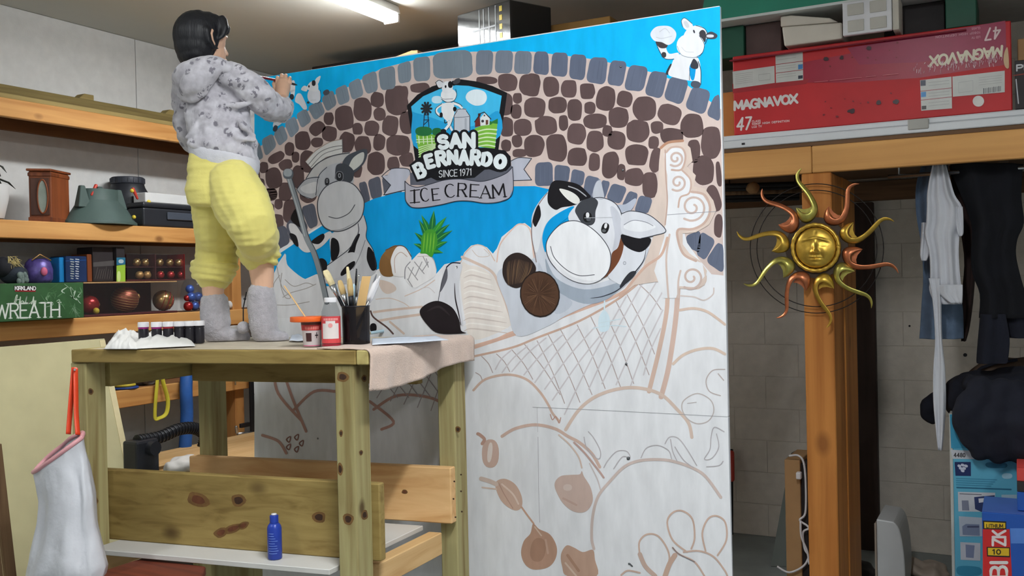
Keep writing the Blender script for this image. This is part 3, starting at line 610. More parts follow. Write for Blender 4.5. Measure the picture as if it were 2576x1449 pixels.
A.poly([(885, 870), (900, 985), (855, 1120), (755, 1245), (690, 1262), (780, 1150), (795, 1040), (850, 985)], C(112, 68, 46))
A.poly([(880, 870), (960, 885), (1142, 900), (1120, 985), (1045, 1030), (940, 992), (888, 930)], BLK); A.line([(1105, 990), (1085, 1100), (1010, 1205), (870, 1360), (720, 1430), (600, 1449)], 10, LN, taper=True)
A.poly([(885, 680), (960, 655), (1080, 672), (1180, 722), (1287, 836), (1180, 878), (1060, 905), (940, 880), (880, 842)], C(212, 213, 221)); A.poly([(900, 800), (980, 742), (1100, 756), (1195, 800), (1080, 842), (960, 834)], COWW); A.line([(885, 680), (960, 655), (1080, 672), (1180, 722), (1287, 836), (1180, 878), (1060, 905)], 7, LN); A.line([(905, 780), (990, 740), (1100, 756), (1170, 790)], 5, C(110, 114, 126))
A.poly([(1015, 1205), (960, 1212), (900, 1280), (865, 1352), (930, 1312), (995, 1250)], C(50, 52, 58))
MZ = [(195, 960), (250, 850), (350, 765), (470, 745), (600, 805), (715, 915), (780, 1040), (772, 1180), (700, 1275), (580, 1318), (440, 1292), (310, 1205), (220, 1090)]
A.poly(MZ, C(234, 234, 238)); A.line(MZ, 7, C(58, 58, 66), closed=True); A.poly([(215, 1060), (300, 1195), (440, 1290), (590, 1318), (700, 1275), (600, 1290), (440, 1255), (320, 1160)], C(222, 222, 227)); A.line([(235, 978), (270, 1080), (380, 1190), (500, 1244), (635, 1236)], 7, C(88, 90, 96))
A.ell(910, 1130, 14, 16, C(150, 154, 164)); A.ell(910, 1130, 9, 10, C(206, 208, 216)); A.line([(545, 718), (800, 712)], 4, C(190, 192, 198), False)
A.view(900, 500, 3.7155)
A.poly([(755, 960), (780, 850), (830, 650), (880, 600), (950, 602), (975, 640), (940, 800), (960, 1000), (985, 1180), (940, 1130), (880, 1020)], C(212, 213, 220)); A.poly([(830, 640), (838, 740), (800, 830), (768, 870), (785, 760)], C(96, 96, 104)); A.line([(830, 640), (880, 600), (955, 602)], 12, C(40, 44, 60)); A.line([(905, 790), (912, 930), (940, 1060), (965, 1180)], 13, C(52, 46, 50), taper=True); A.line([(830, 650), (775, 830), (752, 960)], 6, C(80, 80, 88))
A.poly([(578, 1060), (640, 985), (755, 955), (880, 1015), (945, 1125), (965, 1230), (1005, 1256), (760, 1258), (650, 1180)], C(36, 30, 33)); A.line([(650, 1050), (760, 1010), (860, 1090)], 22, C(50, 44, 46), taper=True); A.ell(925, 640, 9, 13, C(120, 122, 126)); A.ell(918, 645, 6, 9, C(230, 230, 232))
A.end('painted_reclining_cow', M_art, mural)
# brown seeds
A.poly([(1352, 660), (1370, 580), (1430, 520), (1510, 505), (1600, 550), (1665, 640), (1640, 720), (1560, 800), (1480, 835), (1400, 800), (1360, 730)], C(48, 38, 36))
for i in range(22):
    t = i/21; A.line([(1400+t*230, 560+70*abs(t-.4)), (1390+t*220, 660+40*math.sin(t*9)), (1400+t*150, 810-30*t)], 7, rn.choice([C(92, 72, 58), C(70, 54, 46), C(112, 88, 66)]), taper=True)
A.ell(1702, 892, 187, 217, C(40, 30, 28), -8, pw=2.0); A.ell(1702, 892, 176, 205, C(82, 58, 44), -8, pw=2.0)
for i in range(60):
    a = i*math.pi/30; k = rn.uniform(.55, .97); k0 = rn.uniform(.05, .3)
    A.line([(1690+170*k0*math.cos(a), 890+200*k0*math.sin(a)), (1702+172*k*math.cos(a), 892+200*k*math.sin(a))], 8, rn.choice([C(132, 102, 78), C(54, 38, 32), C(108, 80, 60), C(44, 30, 26)]), taper=True)
A.end('painted_coconut_shell', M_art, mural)

# ---- the cow in the straw hat on the left
A.k = KB
A.view(640, 400, 3.6225)
A.poly([(690, 700), (800, 640), (940, 560), (990, 510), (1022, 600), (1022, 720), (1085, 840), (1112, 1000), (1070, 1060), (900, 1130), (640, 1130), (640, 1000), (696, 920)], C(192, 192, 198))  # greys hold own paint tone plus this end's weaker light, painted in
A.poly([(700, 690), (830, 650), (948, 585), (940, 660), (880, 790), (800, 850), (770, 760)], C(204, 203, 207)); A.poly([(700, 730), (760, 745), (775, 840), (745, 910), (700, 915)], BLK)
A.poly([(962, 690), (930, 775), (905, 865), (850, 868), (870, 815), (905, 740), (938, 688)], BLK); A.poly([(1040, 800), (1085, 850), (1112, 940), (1112, 1000), (1070, 1015), (1028, 930), (1025, 860)], BLK)
A.poly([(650, 985), (760, 905), (880, 850), (960, 880), (975, 940), (900, 1010), (790, 1070), (660, 1100)], C(198, 198, 203)); A.poly([(905, 930), (840, 970), (788, 1035), (800, 1065), (885, 1005), (918, 955)], BLK); A.line([(945, 590), (945, 680), (870, 810), (760, 900), (650, 980)], 7, LN); A.line([(1000, 520), (1025, 620), (1020, 720), (1085, 840), (1112, 1010)], 6, LN); A.line([(1010, 740), (960, 880), (900, 1000)], 5, C(110, 110, 120))
A.poly([(570, 930), (620, 905), (662, 950), (650, 1050), (615, 1110), (585, 1030)], BLK)
A.poly([(318, 590), (375, 600), (440, 690), (520, 755), (640, 680), (690, 660), (700, 700), (610, 800), (490, 852), (420, 822), (370, 740), (320, 650)], C(206, 203, 206)); A.poly([(330, 540), (385, 450), (440, 560), (432, 622), (380, 600)], C(30, 26, 28)); A.poly([(320, 680), (380, 700), (402, 795), (360, 772)], C(30, 28, 32)); A.poly([(518, 752), (620, 680), (637, 720), (585, 775)], C(30, 28, 32))
A.line([(310, 150), (400, 440), (470, 700), (545, 860), (605, 1060), (660, 1300)], 52, C(78, 82, 88)); A.line([(306, 150), (396, 440), (466, 700), (541, 860), (600, 1060), (655, 1300)], 42, C(140, 146, 152)); A.line([(300, 160), (388, 440), (458, 700)], 10, C(180, 184, 188)); A.ell(308, 135, 48, 48, C(96, 102, 110)); A.ell(305, 125, 38, 36, C(160, 166, 172))
A.poly([(470, 180), (560, 60), (700, -25), (868, -60), (810, 20), (700, 60), (600, 120), (530, 190)], C(184, 182, 182))
A.poly([(560, 320), (580, 150), (660, 70), (780, 35), (880, 100), (900, 220), (800, 300), (660, 360)], C(172, 173, 179))
A.poly([(800, 40), (860, -40), (1018, -90), (1010, 20), (910, 125), (820, 100)], C(74, 78, 86)); A.poly([(856, 92), (900, -10), (994, -62), (985, 30), (900, 104)], C(196, 196, 192))
A.poly([(735, 150), (750, 55), (830, 45), (905, 110), (885, 205), (800, 205), (740, 185)], C(66, 69, 76))
A.poly([(385, 275), (470, 185), (590, 165), (582, 310), (510, 362), (420, 322)], C(170, 170, 175)); A.poly([(420, 262), (530, 212), (578, 222), (560, 302), (470, 312)], C(196, 195, 197)); A.line([(385, 275), (470, 185), (590, 165)], 7, LN); A.line([(385, 275), (430, 330), (520, 362)], 5, LN); A.line([(560, 330), (585, 160), (660, 75)], 6, LN)
MZ = [(575, 440), (590, 340), (660, 245), (780, 198), (900, 230), (980, 330), (1000, 420), (970, 540), (880, 620), (760, 660), (650, 630), (595, 550)]
A.poly(MZ, C(192, 192, 196)); A.line(MZ, 9, C(70, 70, 78), closed=True); A.line([(678, 525), (760, 540), (860, 495), (915, 418)], 8, C(80, 80, 86)); A.line([(690, 650), (800, 640), (930, 570)], 10, C(150, 150, 156), taper=True)
for ex, ey, rx, ry in ((662, 208, 20, 34), (775, 158, 32, 42)): A.ell(ex, ey, rx+5, ry+5, C(130, 132, 138)); A.ell(ex, ey, rx, ry, C(44, 44, 48)); A.ell(ex, ey-8, rx*.4, ry*.5, C(150, 152, 158)); A.ell(ex, ey-8, rx*.2, ry*.3, C(40, 40, 44))
A.view(640, 100, 3.6225)
A.poly([(465, 1110), (560, 1010), (690, 930), (796, 905), (804, 1030), (650, 1070), (520, 1172)], C(204, 202, 200), False); A.line([(470, 1105), (560, 1010), (690, 932), (794, 908)], 6, C(150, 130, 116)); A.line([(490, 1140), (590, 1030), (700, 980), (800, 965)], 7, C(120, 118, 118)); A.line([(510, 1165), (620, 1050), (720, 1010), (802, 990)], 6, C(120, 118, 118)); A.line([(800, 905), (804, 1030)], 7, C(110, 108, 110), False)
A.line([(470, 1265), (560, 1140), (700, 1062), (868, 1030)], 7, LN)
A.end('painted_hat_cow', M_art, mural)

# ---- small cows above the arch
A.k = 8
A.view(1320, 0, 3.623)
OL = C(50, 70, 92)
A.poly([(1285, 665), (1330, 580), (1345, 620), (1310, 680)], C(50, 54, 60)); A.poly([(1370, 520), (1440, 490), (1560, 510), (1600, 590), (1605, 760), (1560, 740), (1500, 735), (1400, 715), (1310, 680), (1335, 600)], COWW); A.poly([(1515, 720), (1500, 620), (1530, 560), (1560, 590), (1545, 720)], SKY2); A.poly([(1510, 600), (1540, 535), (1580, 580), (1575, 625), (1530, 625)], C(56, 58, 66)); A.line([(1580, 560), (1605, 640), (1605, 770)], 7, OL); A.line([(1505, 620), (1502, 730)], 5, OL); A.ell(1558, 770, 45, 32, C(76, 82, 96), 10)
A.poly([(1195, 385), (1250, 375), (1300, 400), (1290, 440), (1320, 490), (1395, 480), (1400, 510), (1330, 540), (1270, 530), (1235, 470)], COWW); A.line([(1195, 385), (1235, 480), (1280, 535), (1360, 540)], 6, OL); A.poly([(1195, 380), (1250, 372), (1302, 395), (1290, 435), (1230, 435)], C(66, 60, 64)); A.ell(1268, 500, 22, 26, C(60, 58, 62))
A.poly([(1145, 310), (1190, 250), (1260, 235), (1330, 245), (1380, 300), (1365, 370), (1310, 410), (1250, 385), (1180, 370)], C(222, 226, 236)); A.line([(1200, 340), (1250, 350), (1340, 330)], 6, C(196, 200, 210)); A.line([(1230, 290), (1280, 260), (1320, 300)], 6, C(196, 200, 210))
A.poly([(1440, 240), (1428, 190), (1460, 165), (1520, 210), (1530, 250), (1480, 275)], COWW); A.line([(1440, 245), (1428, 190), (1460, 165), (1525, 215)], 5, OL); A.ell(1475, 222, 18, 34, C(204, 206, 214), -30)
A.poly([(1450, 330), (1490, 260), (1570, 232), (1640, 262), (1665, 330), (1620, 380), (1520, 360)], COWW); A.poly([(1590, 300), (1620, 272), (1650, 300), (1645, 380), (1610, 360)], C(62, 60, 66)); A.line([(1560, 232), (1640, 262), (1668, 330), (1645, 400)], 6, OL)
A.poly([(1655, 310), (1700, 288), (1755, 318), (1740, 350), (1690, 355), (1655, 345)], C(70, 72, 82)); A.ell(1690, 328, 34, 14, C(214, 216, 224))
A.ell(1512, 415, 128, 108, C(232, 233, 238), pw=2.1); A.line([(1590, 325), (1635, 400), (1620, 480), (1570, 525)], 5, OL); A.line([(1390, 420), (1430, 500), (1530, 525), (1600, 510)], 5, C(150, 160, 174)); A.line([(1430, 430), (1470, 470), (1540, 475)], 4, C(196, 198, 206)); A.ell(1543, 287, 8, 16, C(60, 62, 72), -20)
A.end('painted_cow_with_cone', M_art, mural)
A.view(640, 100, 3.6225)
A.ell(545, 510, 62, 72, C(220, 222, 230), pw=2.1); A.poly([(480, 450), (500, 395), (545, 375), (580, 410), (570, 470)], COWW); A.poly([(425, 455), (450, 420), (480, 430), (475, 470)], COWW); A.poly([(548, 390), (565, 350), (603, 330), (590, 380), (570, 410)], COWW); A.ell(540, 395, 18, 26, C(50, 48, 54)); A.ell(497, 425, 7, 11, C(40, 42, 50)); A.line([(600, 460), (600, 560), (550, 580)], 4, OL); A.ell(655, 480, 30, 24, C(80, 84, 94), -30); A.line([(515, 550), (560, 548)], 4, C(190, 192, 200))
A.end('painted_small_cow', M_art, mural)
A.poly([(370, 560), (385, 500), (420, 490), (450, 540), (480, 620), (450, 635), (410, 590)], C(216, 218, 226)); A.end('painted_cow_limb', M_art, mural)
A.poly([(320, 400), (360, 370), (372, 430), (360, 520), (330, 490)], COWW); A.end('painted_cow_limb', M_art, mural)
A.ell(340, 520, 20, 26, C(50, 52, 60)); A.end('painted_cow_limb', M_art, mural)
A.poly([(150, 480), (180, 450), (215, 480), (190, 540)], COWW); A.end('painted_cow_limb', M_art, mural)
A.poly([(170, 770), (200, 720), (280, 690), (250, 760), (180, 800)], C(206, 210, 218)); A.end('painted_cow_limb', M_art, mural)
A.ell(190, 808, 20, 30, C(62, 66, 74), 20); A.end('painted_cow_limb', M_art, mural)
A.ell(318, 610, 24, 18, C(50, 54, 66)); A.end('painted_cow_limb', M_art, mural)
A.ell(490, 572, 12, 10, C(60, 64, 72)); A.end('painted_cow_limb', M_art, mural)
# ---- the sign on the keystone
A.k = 8
A.view(1000, 180, 4.025)
DK = C(26, 26, 30); RIB = C(168, 166, 178); RIBD = C(92, 94, 106); LET = C(226, 234, 238)
A.poly([(-100, 1050), (-60, 980), (40, 975), (110, 985), (132, 1030), (80, 1110), (75, 1200), (-60, 1235), (-140, 1250), (-70, 1150), (-160, 1060)], C(180, 182, 196), False); A.line([(-160, 1060), (-70, 1150), (-140, 1250), (75, 1200)], 8, LN, False); A.line([(-160, 1060), (-60, 985), (100, 985), (132, 1030)], 8, LN)
A.poly([(1150, 905), (1230, 872), (1358, 880), (1280, 990), (1358, 1098), (1165, 1105)], C(180, 182, 196), False); A.line([(1150, 905), (1230, 872), (1358, 880)], 8, LN); A.line([(1358, 880), (1280, 990), (1358, 1098), (1170, 1105)], 8, LN, False)
A.poly([(125, 1030), (300, 960), (1100, 920), (1160, 960), (1160, 1080), (860, 1120), (330, 1150), (130, 1150)], RIBD, False)
A.end('sign_ribbon', M_art, mural)
A.poly([(95, 345), (200, 235), (350, 150), (500, 105), (640, 78), (800, 100), (960, 145), (1110, 215), (1085, 400), (1040, 660), (1022, 790), (1090, 800), (1145, 860), (1150, 950), (1100, 1005), (1010, 1015), (900, 980), (780, 1075), (560, 1095), (400, 1105), (340, 1075), (200, 1118), (128, 985), (140, 930), (178, 895), (160, 760), (130, 560)], DK, False)
A.poly([(138, 355), (260, 250), (420, 180), (590, 138), (720, 145), (880, 180), (1055, 245), (1030, 420), (985, 780), (880, 770), (400, 790), (225, 872), (195, 700), (160, 500)], C(66, 184, 232), False)
A.poly([(150, 440), (190, 420), (440, 500), (600, 560), (800, 540), (1020, 400), (985, 700), (225, 800)], C(38, 158, 214), True)
A.poly([(185, 640), (280, 630), (400, 640), (400, 790), (225, 872), (205, 760)], C(122, 182, 66), False); A.poly([(780, 575), (900, 530), (1015, 500), (985, 780), (800, 760)], C(122, 182, 66), False)
for k in range(5): A.line([(800, 610+k*38), (900, 585+k*40), (1005-k*5, 590+k*42)], 13, C(212, 228, 190)); A.line([(215, 770+k*24), (300, 745+k*18), (380, 735+k*10)], 9, C(206, 226, 180))
A.line([(190, 690), (380, 680)], 7, C(216, 232, 200), False); A.line([(190, 715), (380, 705)], 7, C(216, 232, 200), False)
for x in (215, 260, 300, 345): A.line([(x, 655), (x+5, 730)], 9, C(216, 232, 200), False)
A.ell(265, 605, 85, 48, C(38, 108, 62)); A.ell(400, 610, 50, 40, C(38, 108, 62)); A.poly([(930, 520), (1015, 475), (1015, 530)], C(46, 118, 58), False); A.ell(920, 520, 40, 20, C(46, 118, 58))
A.poly([(690, 260), (720, 205), (800, 180), (880, 205), (905, 270), (870, 330), (790, 345), (720, 310)], C(222, 234, 242)); A.ell(400, 285, 55, 38, C(196, 224, 240))
for i in range(10):
    a = i*math.pi/5; A.line([(293+8*math.cos(a), 375+8*math.sin(a)), (293+50*math.cos(a), 375+62*math.sin(a))], 22, C(40, 44, 50), False)
for a, b in (((275, 400), (262, 560)), ((305, 400), (318, 560)), ((265, 490), (315, 490)), ((265, 540), (318, 490)), ((270, 440), (312, 440))): A.line([a, b], 8, C(40, 50, 70), False)
A.poly([(838, 470), (885, 415), (935, 470), (930, 540), (838, 550)], C(222, 226, 228), False); A.poly([(785, 500), (830, 430), (840, 550), (785, 565)], C(110, 50, 48), False); A.line([(780, 510), (840, 425), (878, 410), (945, 480)], 9, C(50, 44, 50), False); A.poly([(893, 490), (918, 490), (918, 535), (893, 540)], C(104, 66, 52), False); A.ell(862, 502, 14, 14, C(60, 60, 66)); A.ell(880, 445, 9, 9, C(90, 90, 96)); A.poly([(815, 425), (845, 420), (840, 450), (815, 470)], C(66, 40, 44), False)
A.poly([(572, 450), (585, 410), (610, 375), (690, 375), (700, 400), (732, 450), (730, 600), (572, 610)], C(192, 196, 206), False); A.line([(572, 610), (572, 450), (605, 395)], 7, LN, False); A.line([(732, 600), (732, 450), (695, 395)], 7, LN, False); A.line([(572, 465), (650, 462), (732, 455)], 6, C(110, 114, 126)); A.line([(605, 385), (650, 378), (692, 382)], 10, C(120, 124, 136)); A.line([(690, 480), (690, 590)], 22, C(166, 170, 182), False)
# the small cow leaning on the churn
A.poly([(455, 330), (560, 320), (575, 420), (550, 480), (490, 490), (450, 430)], C(232, 233, 236)); A.line([(455, 330), (400, 370), (395, 410), (440, 450)], 22, C(230, 231, 234)); A.line([(450, 325), (390, 370), (388, 420), (430, 460)], 6, DK); A.ell(442, 440, 16, 26, DK); A.line([(565, 320), (620, 340), (650, 365)], 24, C(230, 231, 234)); A.line([(570, 305), (630, 330), (655, 355)], 6, DK); A.ell(580, 380, 18, 24, DK)
A.line([(500, 480), (520, 530), (550, 590)], 22, C(230, 231, 234)); A.line([(545, 480), (520, 540), (480, 590)], 26, C(230, 231, 234)); A.line([(475, 490), (480, 520), (505, 510)], 8, DK); A.line([(560, 480), (540, 540), (500, 590)], 5, DK); A.ell(465, 605, 28, 24, DK)
A.ell(518, 240, 80, 70, C(230, 231, 235), pw=2.1); A.ell(505, 160, 55, 62, C(226, 227, 232), 10); A.line([(440, 260), (470, 280), (560, 275)], 5, C(120, 120, 128)); A.line([(445, 280), (500, 310), (570, 295), (598, 240), (590, 180)], 5, DK)
A.poly([(385, 110), (420, 88), (460, 110), (455, 160), (420, 165)], C(214, 215, 222)); A.line([(385, 112), (420, 88), (458, 108)], 6, DK); A.line([(388, 115), (415, 165), (450, 160)], 6, DK); A.ell(535, 132, 24, 34, DK); A.ell(487, 152, 9, 14, DK); A.poly([(560, 110), (590, 75), (630, 70), (630, 110), (580, 130)], C(70, 70, 76)); A.line([(455, 85), (470, 115)], 8, C(200, 202, 210), False); A.line([(555, 70), (548, 100)], 8, C(200, 202, 210), False)
A.end('sign_panel', M_art, mural)
def bubble(c, cx, cy, w, h, rot, tw, width, col):
    gw, st = GL[c]; ca, sa = math.cos(math.radians(rot)), math.sin(math.radians(rot))
    for pl in st:
        pts = [((p[0]/gw-0.5)*(w*.93-tw*0.8), -(p[1]-0.5)*(h-tw*0.8)) for p in pl]
        A.line([(cx+x*ca-y*sa, cy+x*sa+y*ca) for x, y in pts], width, col, False)
LTR = [('S', 462, 712, 128, 150, -6, 44), ('A', 588, 700, 138, 160, -3, 44), ('N', 722, 697, 140, 165, 0, 46),
       ('B', 225, 1000, 120, 165, -24, 46), ('E', 325, 908, 100, 150, -16, 42), ('R', 442, 880, 118, 165, -10, 44), ('N', 558, 868, 120, 150, -3, 44), ('A', 672, 870, 122, 160, 0, 42), ('R', 790, 872, 118, 165, 4, 44), ('D', 905, 888, 118, 150, 8, 46), ('O', 1040, 912, 140, 150, 10, 52)]
for l in LTR: bubble(*l, l[-1]+50, DK)
A.k += 1
for l in LTR: bubble(*l, l[-1]*1.02, LET)
A.text('SINCE', (420, 1070), (185, -12), (0, -66), 8, C(206, 208, 214), 0.2); A.text('1971', (632, 1056), (115, -8), (0, -66), 8, C(206, 208, 214), 0.3)
A.end('sign_name_lettering', M_art, mural)
A.poly([(75, 1110), (130, 1155), (210, 1170), (330, 1140), (480, 1098), (640, 1088), (760, 1105), (860, 1112), (980, 1082), (1100, 1030), (1165, 965), (1172, 1190), (1130, 1280), (1020, 1322), (880, 1332), (740, 1312), (600, 1312), (440, 1348), (250, 1378), (140, 1372), (85, 1310)], RIB, False)
for pl in ([(75, 1110), (130, 1155), (210, 1170), (330, 1140), (480, 1098), (640, 1088), (760, 1105), (860, 1112), (980, 1082), (1100, 1030), (1165, 965)], [(75, 1110), (78, 1220), (85, 1310), (140, 1372), (250, 1378), (440, 1348), (600, 1312), (740, 1312), (880, 1332), (1020, 1322), (1130, 1280), (1172, 1190), (1165, 965)]): A.line(pl, 8, LN)
def serif(c, x0, y0, w, h, rot):
    gw, st = GL[c]; ca, sa = math.cos(math.radians(rot)), math.sin(math.radians(rot))
    f = lambda p: (x0+(p[0]/gw*w)*ca+p[1]*h*sa, y0+(p[0]/gw*w)*sa-p[1]*h*ca)
    for pl in st:
        for a, b in zip(pl[:-1], pl[1:]):
            th = 17 if abs(b[1]-a[1]) > abs(b[0]-a[0])*0.8 and not (c in 'A' and a[0] < b[0] and b[1] > a[1]) else 9
            A.line([f(a), f(b)], th, BLK, False)
        for e in (pl[0], pl[-1]):
            if e[1] in (0, 1): A.line([f((e[0]-.14*gw, e[1])), f((e[0]+.14*gw, e[1]))], 9, BLK, False)
for l in (('I', 168, 1328, 16, 125, -3), ('C', 245, 1320, 75, 135, -8), ('E', 360, 1305, 62, 115, -6), ('C', 490, 1280, 90, 135, -6), ('R', 612, 1262, 82, 130, 2), ('E', 735, 1268, 75, 125, 3), ('A', 840, 1280, 100, 120, 0), ('M', 970, 1280, 120, 130, -6)):
    if l[0] == 'I':
        A.line([(170, 1200), (172, 1328)], 18, BLK, False); A.line([(130, 1208), (225, 1196)], 10, BLK, False); A.line([(128, 1330), (225, 1322)], 10, BLK, False)
    else: serif(*l)
A.end('sign_flavour_lettering', M_art, mural)
# screws in the board
M_screw = mat('screw_steel', C(120, 122, 126), 0.4, 0.9)
for x, y in ((1576, 915), (1580, 1153), (1562, 168), (1567, 428), (1583, 1418), (800, 1103)):
    p = P(x, y, 1, YM); MB().lathe(p+Vector((0, 0.001, 0)), [(0.004, 0), (0.004, 0.003), (0.0025, 0.0045)], 10, axis=(0, -1, 0)).build('screw', M_screw, mural, smooth=True)
# ------------------------------------------------------------------ the timber bench she stands on
FR = P(925, 882, 1, 2.40); FL = P(178, 884, 1, 2.22); FL.z = FR.z; BR = P(1190, 846, 2, FR.z); BL = FL+(BR-FR)
def T(s, t, z=0.0):     # s: left to right, t: front to back, z: height above the bench top
    p = FL*(1-s)*(1-t)+FR*s*(1-t)+BL*(1-s)*t+BR*s*t
    return Vector((p.x, p.y, p.z+z))
LEN = (FR-FL).length; DEP = (BR-FR).length
def tq(mb, s0, s1, t0, t1, z0, z1, zabs=False):
    c = []
    for z in (z0, z1):
        for s, t in ((s0, t0), (s1, t0), (s1, t1), (s0, t1)):
            p = T(s, t); p.z = z if zabs else p.z+z; c.append(p)
    return mb.hexa(c)
bench = thing('work_bench', (T(.5, .5).x, T(.5, .5).y, 0), 'tall greenish timber work bench the woman stands on in front of the mural', 'bench')
M_tr = wood('treated_timber', C(158, 136, 82), C(122, 100, 54), 0, 0.9, grain=34, ks=4)
M_trz = wood('treated_timber_post', C(172, 164, 118), C(132, 114, 72), 2, 0.9, grain=34, ks=6)
M_try = wood('treated_timber_side', C(184, 170, 112), C(146, 128, 76), 1, 0.6)
M_pine = wood('pale_pine', C(226, 186, 134), C(196, 146, 92), 0, 0.5, grain=20)
M_piney = wood('pale_pine_side', C(228, 192, 140), C(200, 154, 100), 1, 0.4, grain=20)
M_top = mat('bench_top_board', C(196, 184, 166), 0.8, var=0.1, vs=14, bump=0.1)
M_mela = mat('white_shelf_board', C(206, 204, 200), 0.5, var=0.04, vs=6)
E_ = 0.045
tq(MB(), 0.03, 0.965, 0.05, 0.999, -0.034, -0.001).build('top_board', M_top, bench, bevel=0.002)
tq(MB(), 0.0, 0.962, 0.0, 0.055, -E_, 0.0).build('edge_board', M_tr, bench, bevel=0.003)
tq(MB(), 0.9645, 1.0, 0.0, 1.0, -E_, 0.0005).build('edge_board', M_try, bench, bevel=0.003)
tq(MB(), 0.0, 0.0285, 0.057, 1.0, -E_, 0.0).build('edge_board', M_try, bench, bevel=0.003)
w, d = 0.068/LEN, 0.086/DEP
LEGX = [(-0.012, 0.012), (0.892, 0.012), (0.915, 0.985-d), (0.0, 0.985-d)]
for s, t in LEGX:
    a = MB(); c = []
    for zz in (0.0, None):
        for ds, dt in ((0, 0), (w, 0), (w, d), (0, d)):
            p = T(s+ds, t+dt); p.z = 0.0 if zz == 0.0 else p.z-E_-0.0015; c.append(p)
    a.hexa(c); a.build('leg', M_trz, bench, bevel=0.004)
# aprons under the top, seen from below
tq(MB(), 0.004+w, 0.90, 0.70, 0.76, -0.16, -E_).build('apron', M_tr, bench, bevel=0.003)
tq(MB(), 0.012, 0.05, 0.16, 0.80, -0.14, -E_).build('apron', M_try, bench, bevel=0.003)
# front and back planks and the lower shelf
tf = 0.012+d+0.004; zb = P(262, 1347, 1, T(0.1, tf).y).z
z0L, z1L = P(262, 1347, 1, T(.09, tf).y).z, P(262, 1172, 1, T(.09, tf).y).z
z0R, z1R = P(848, 1405, 1, T(.93, tf).y).z, P(848, 1215, 1, T(.93, tf).y).z
zs = (z0L+z0R)/2; zt = (z1L+z1R)/2
tq(MB(), 0.0, 0.972, tf, tf+0.045, zs, zt, True).build('front_plank', M_tr, bench, bevel=0.004)
tb = 0.985-d-0.065
zb1 = P(1172, 1180, 1, T(1, tb).y).z; zb0 = P(1172, 1322, 1, T(1, tb).y).z
tq(MB(), -0.01, 0.975, tb, tb+0.055, zb0, zb1, True).build('back_plank', M_pine, bench, bevel=0.004)
mb = MB()
c = []
for z in (-0.018, 0.0):
    for s, t in ((0.075, tf-0.17), (0.88, tf-0.17), (0.88, tb-0.01), (0.075, tb-0.01)):
        p = T(s, t); p.z = zs+z; c.append(p)
mb.hexa(c).build('lower_shelf', M_mela, bench, bevel=0.002)
tq(MB(), 0.90, 0.945, tf+0.06, tb-0.012, zs-0.10, zs-0.02, True).build('side_rail', M_piney, bench, bevel=0.003)
tq(MB(), 0.02, 0.06, tf-0.10, tb-0.012, zs-0.10, zs-0.02, True).build('side_rail', M_piney, bench, bevel=0.003)
tq(MB(), 0.44, 0.52, tf+0.06, tf+0.15, 0.0, zs-0.02, True).build('shelf_prop', M_trz, bench, bevel=0.003)
# knots in the timber of the work bench: flat dark ovals with a ring, set in the faces
M_knot = mat('dark_knot', C(58, 36, 22), 0.8, var=.3, vs=60); M_knotr = mat('knot_ring', C(112, 82, 44), 0.85, var=.2, vs=40); M_knotd = mat('red_knot', C(98, 56, 32), 0.8, var=.25, vs=50)
def face_knot(a, b, x, y, rx, ry, m, rot=0, ring=1.7):
    "a, b: two points of the vertical face; pixel x, y; radii in pixels"
    a, b = Vector(a), Vector(b); n = Vector(((b-a).y, -(b-a).x, 0)).normalized()
    if n.dot(CAM-a) < 0: n = -n
    def hit(px, py):
        d = FW+RT*((px-W_PX/2)/F_PX)-UP*((py-H_PX/2)/F_PX); t = (a-CAM).dot(n)/d.dot(n); return CAM+d*t
    for k, mm, off in ((ring, M_knotr, .0004), (1, m, .0008)):
        pts = []
        for i in range(14):
            t = i*math.pi/7; u, v = rx*k*math.cos(t)*(1+.12*math.sin(3*t+x)), ry*k*math.sin(t)*(1+.1*math.cos(2*t+y)); c, s = math.cos(rot), math.sin(rot)
            pts.append(hit(x+u*c-v*s, y+u*s+v*c)+n*off)
        build('knot', pts, [list(range(14))], mm, bench, fix=False)
pa, pb = T(0.0, tf), T(0.97, tf)
for kx, ky, rx, ry, m, r in ((498, 1257, 17, 11, M_knotd, .35), (600, 1259, 11, 9, M_knot, .3), (803, 1301, 10, 9, M_knot, .2), (556, 1340, 11, 7, M_knotd, -.3), (586, 1330, 15, 6, M_knotd, -.4), (612, 1322, 9, 5, M_knotd, -.4)):
    face_knot(pa, pb, kx, ky, rx, ry, m, r)
qa, qb = T(0.892, 0.012), T(0.892+w, 0.012)      # front face of the front right leg
for kx, ky, rx, ry in ((862, 948, 9, 8), (876, 1306, 8, 9), (858, 1090, 3, 5), (856, 1180, 4, 10)): face_knot(qa, qb, kx, ky, rx, ry, M_knot)
ra, rb = T(0.892+w, 0.012), T(0.892+w, 0.012+d)  # its right face
for kx, ky, rx, ry in ((916, 952, 4, 5), (908, 1139, 3, 4), (917, 1295, 5, 8)): face_knot(ra, rb, kx, ky, rx, ry, M_knot)
la, lb = T(-0.012+w, 0.012), T(-0.012+w, 0.012+d)
for kx, ky, rx, ry in ((228, 985, 4, 5), (240, 1260, 4, 6)): face_knot(la, lb, kx, ky, rx, ry, M_knot)
ba, bb_ = T(0.915, 0.985-d), T(0.915+w, 0.985-d)
face_knot(ba, bb_, 1152, 1080, 4, 5, M_knot); face_knot(T(0.0, tb), T(0.97, tb), 1018, 1237, 5, 4, M_knotd, 0, 1.5)
for kx, ky in ((1160, 1194), (1143, 1211), (1160, 1236), (1141, 1255), (1162, 1287), (1146, 1301)): face_knot(T(0.0, tb), T(0.97, tb), kx, ky, 2.2, 2.2, M_knot, 0, 1.01)
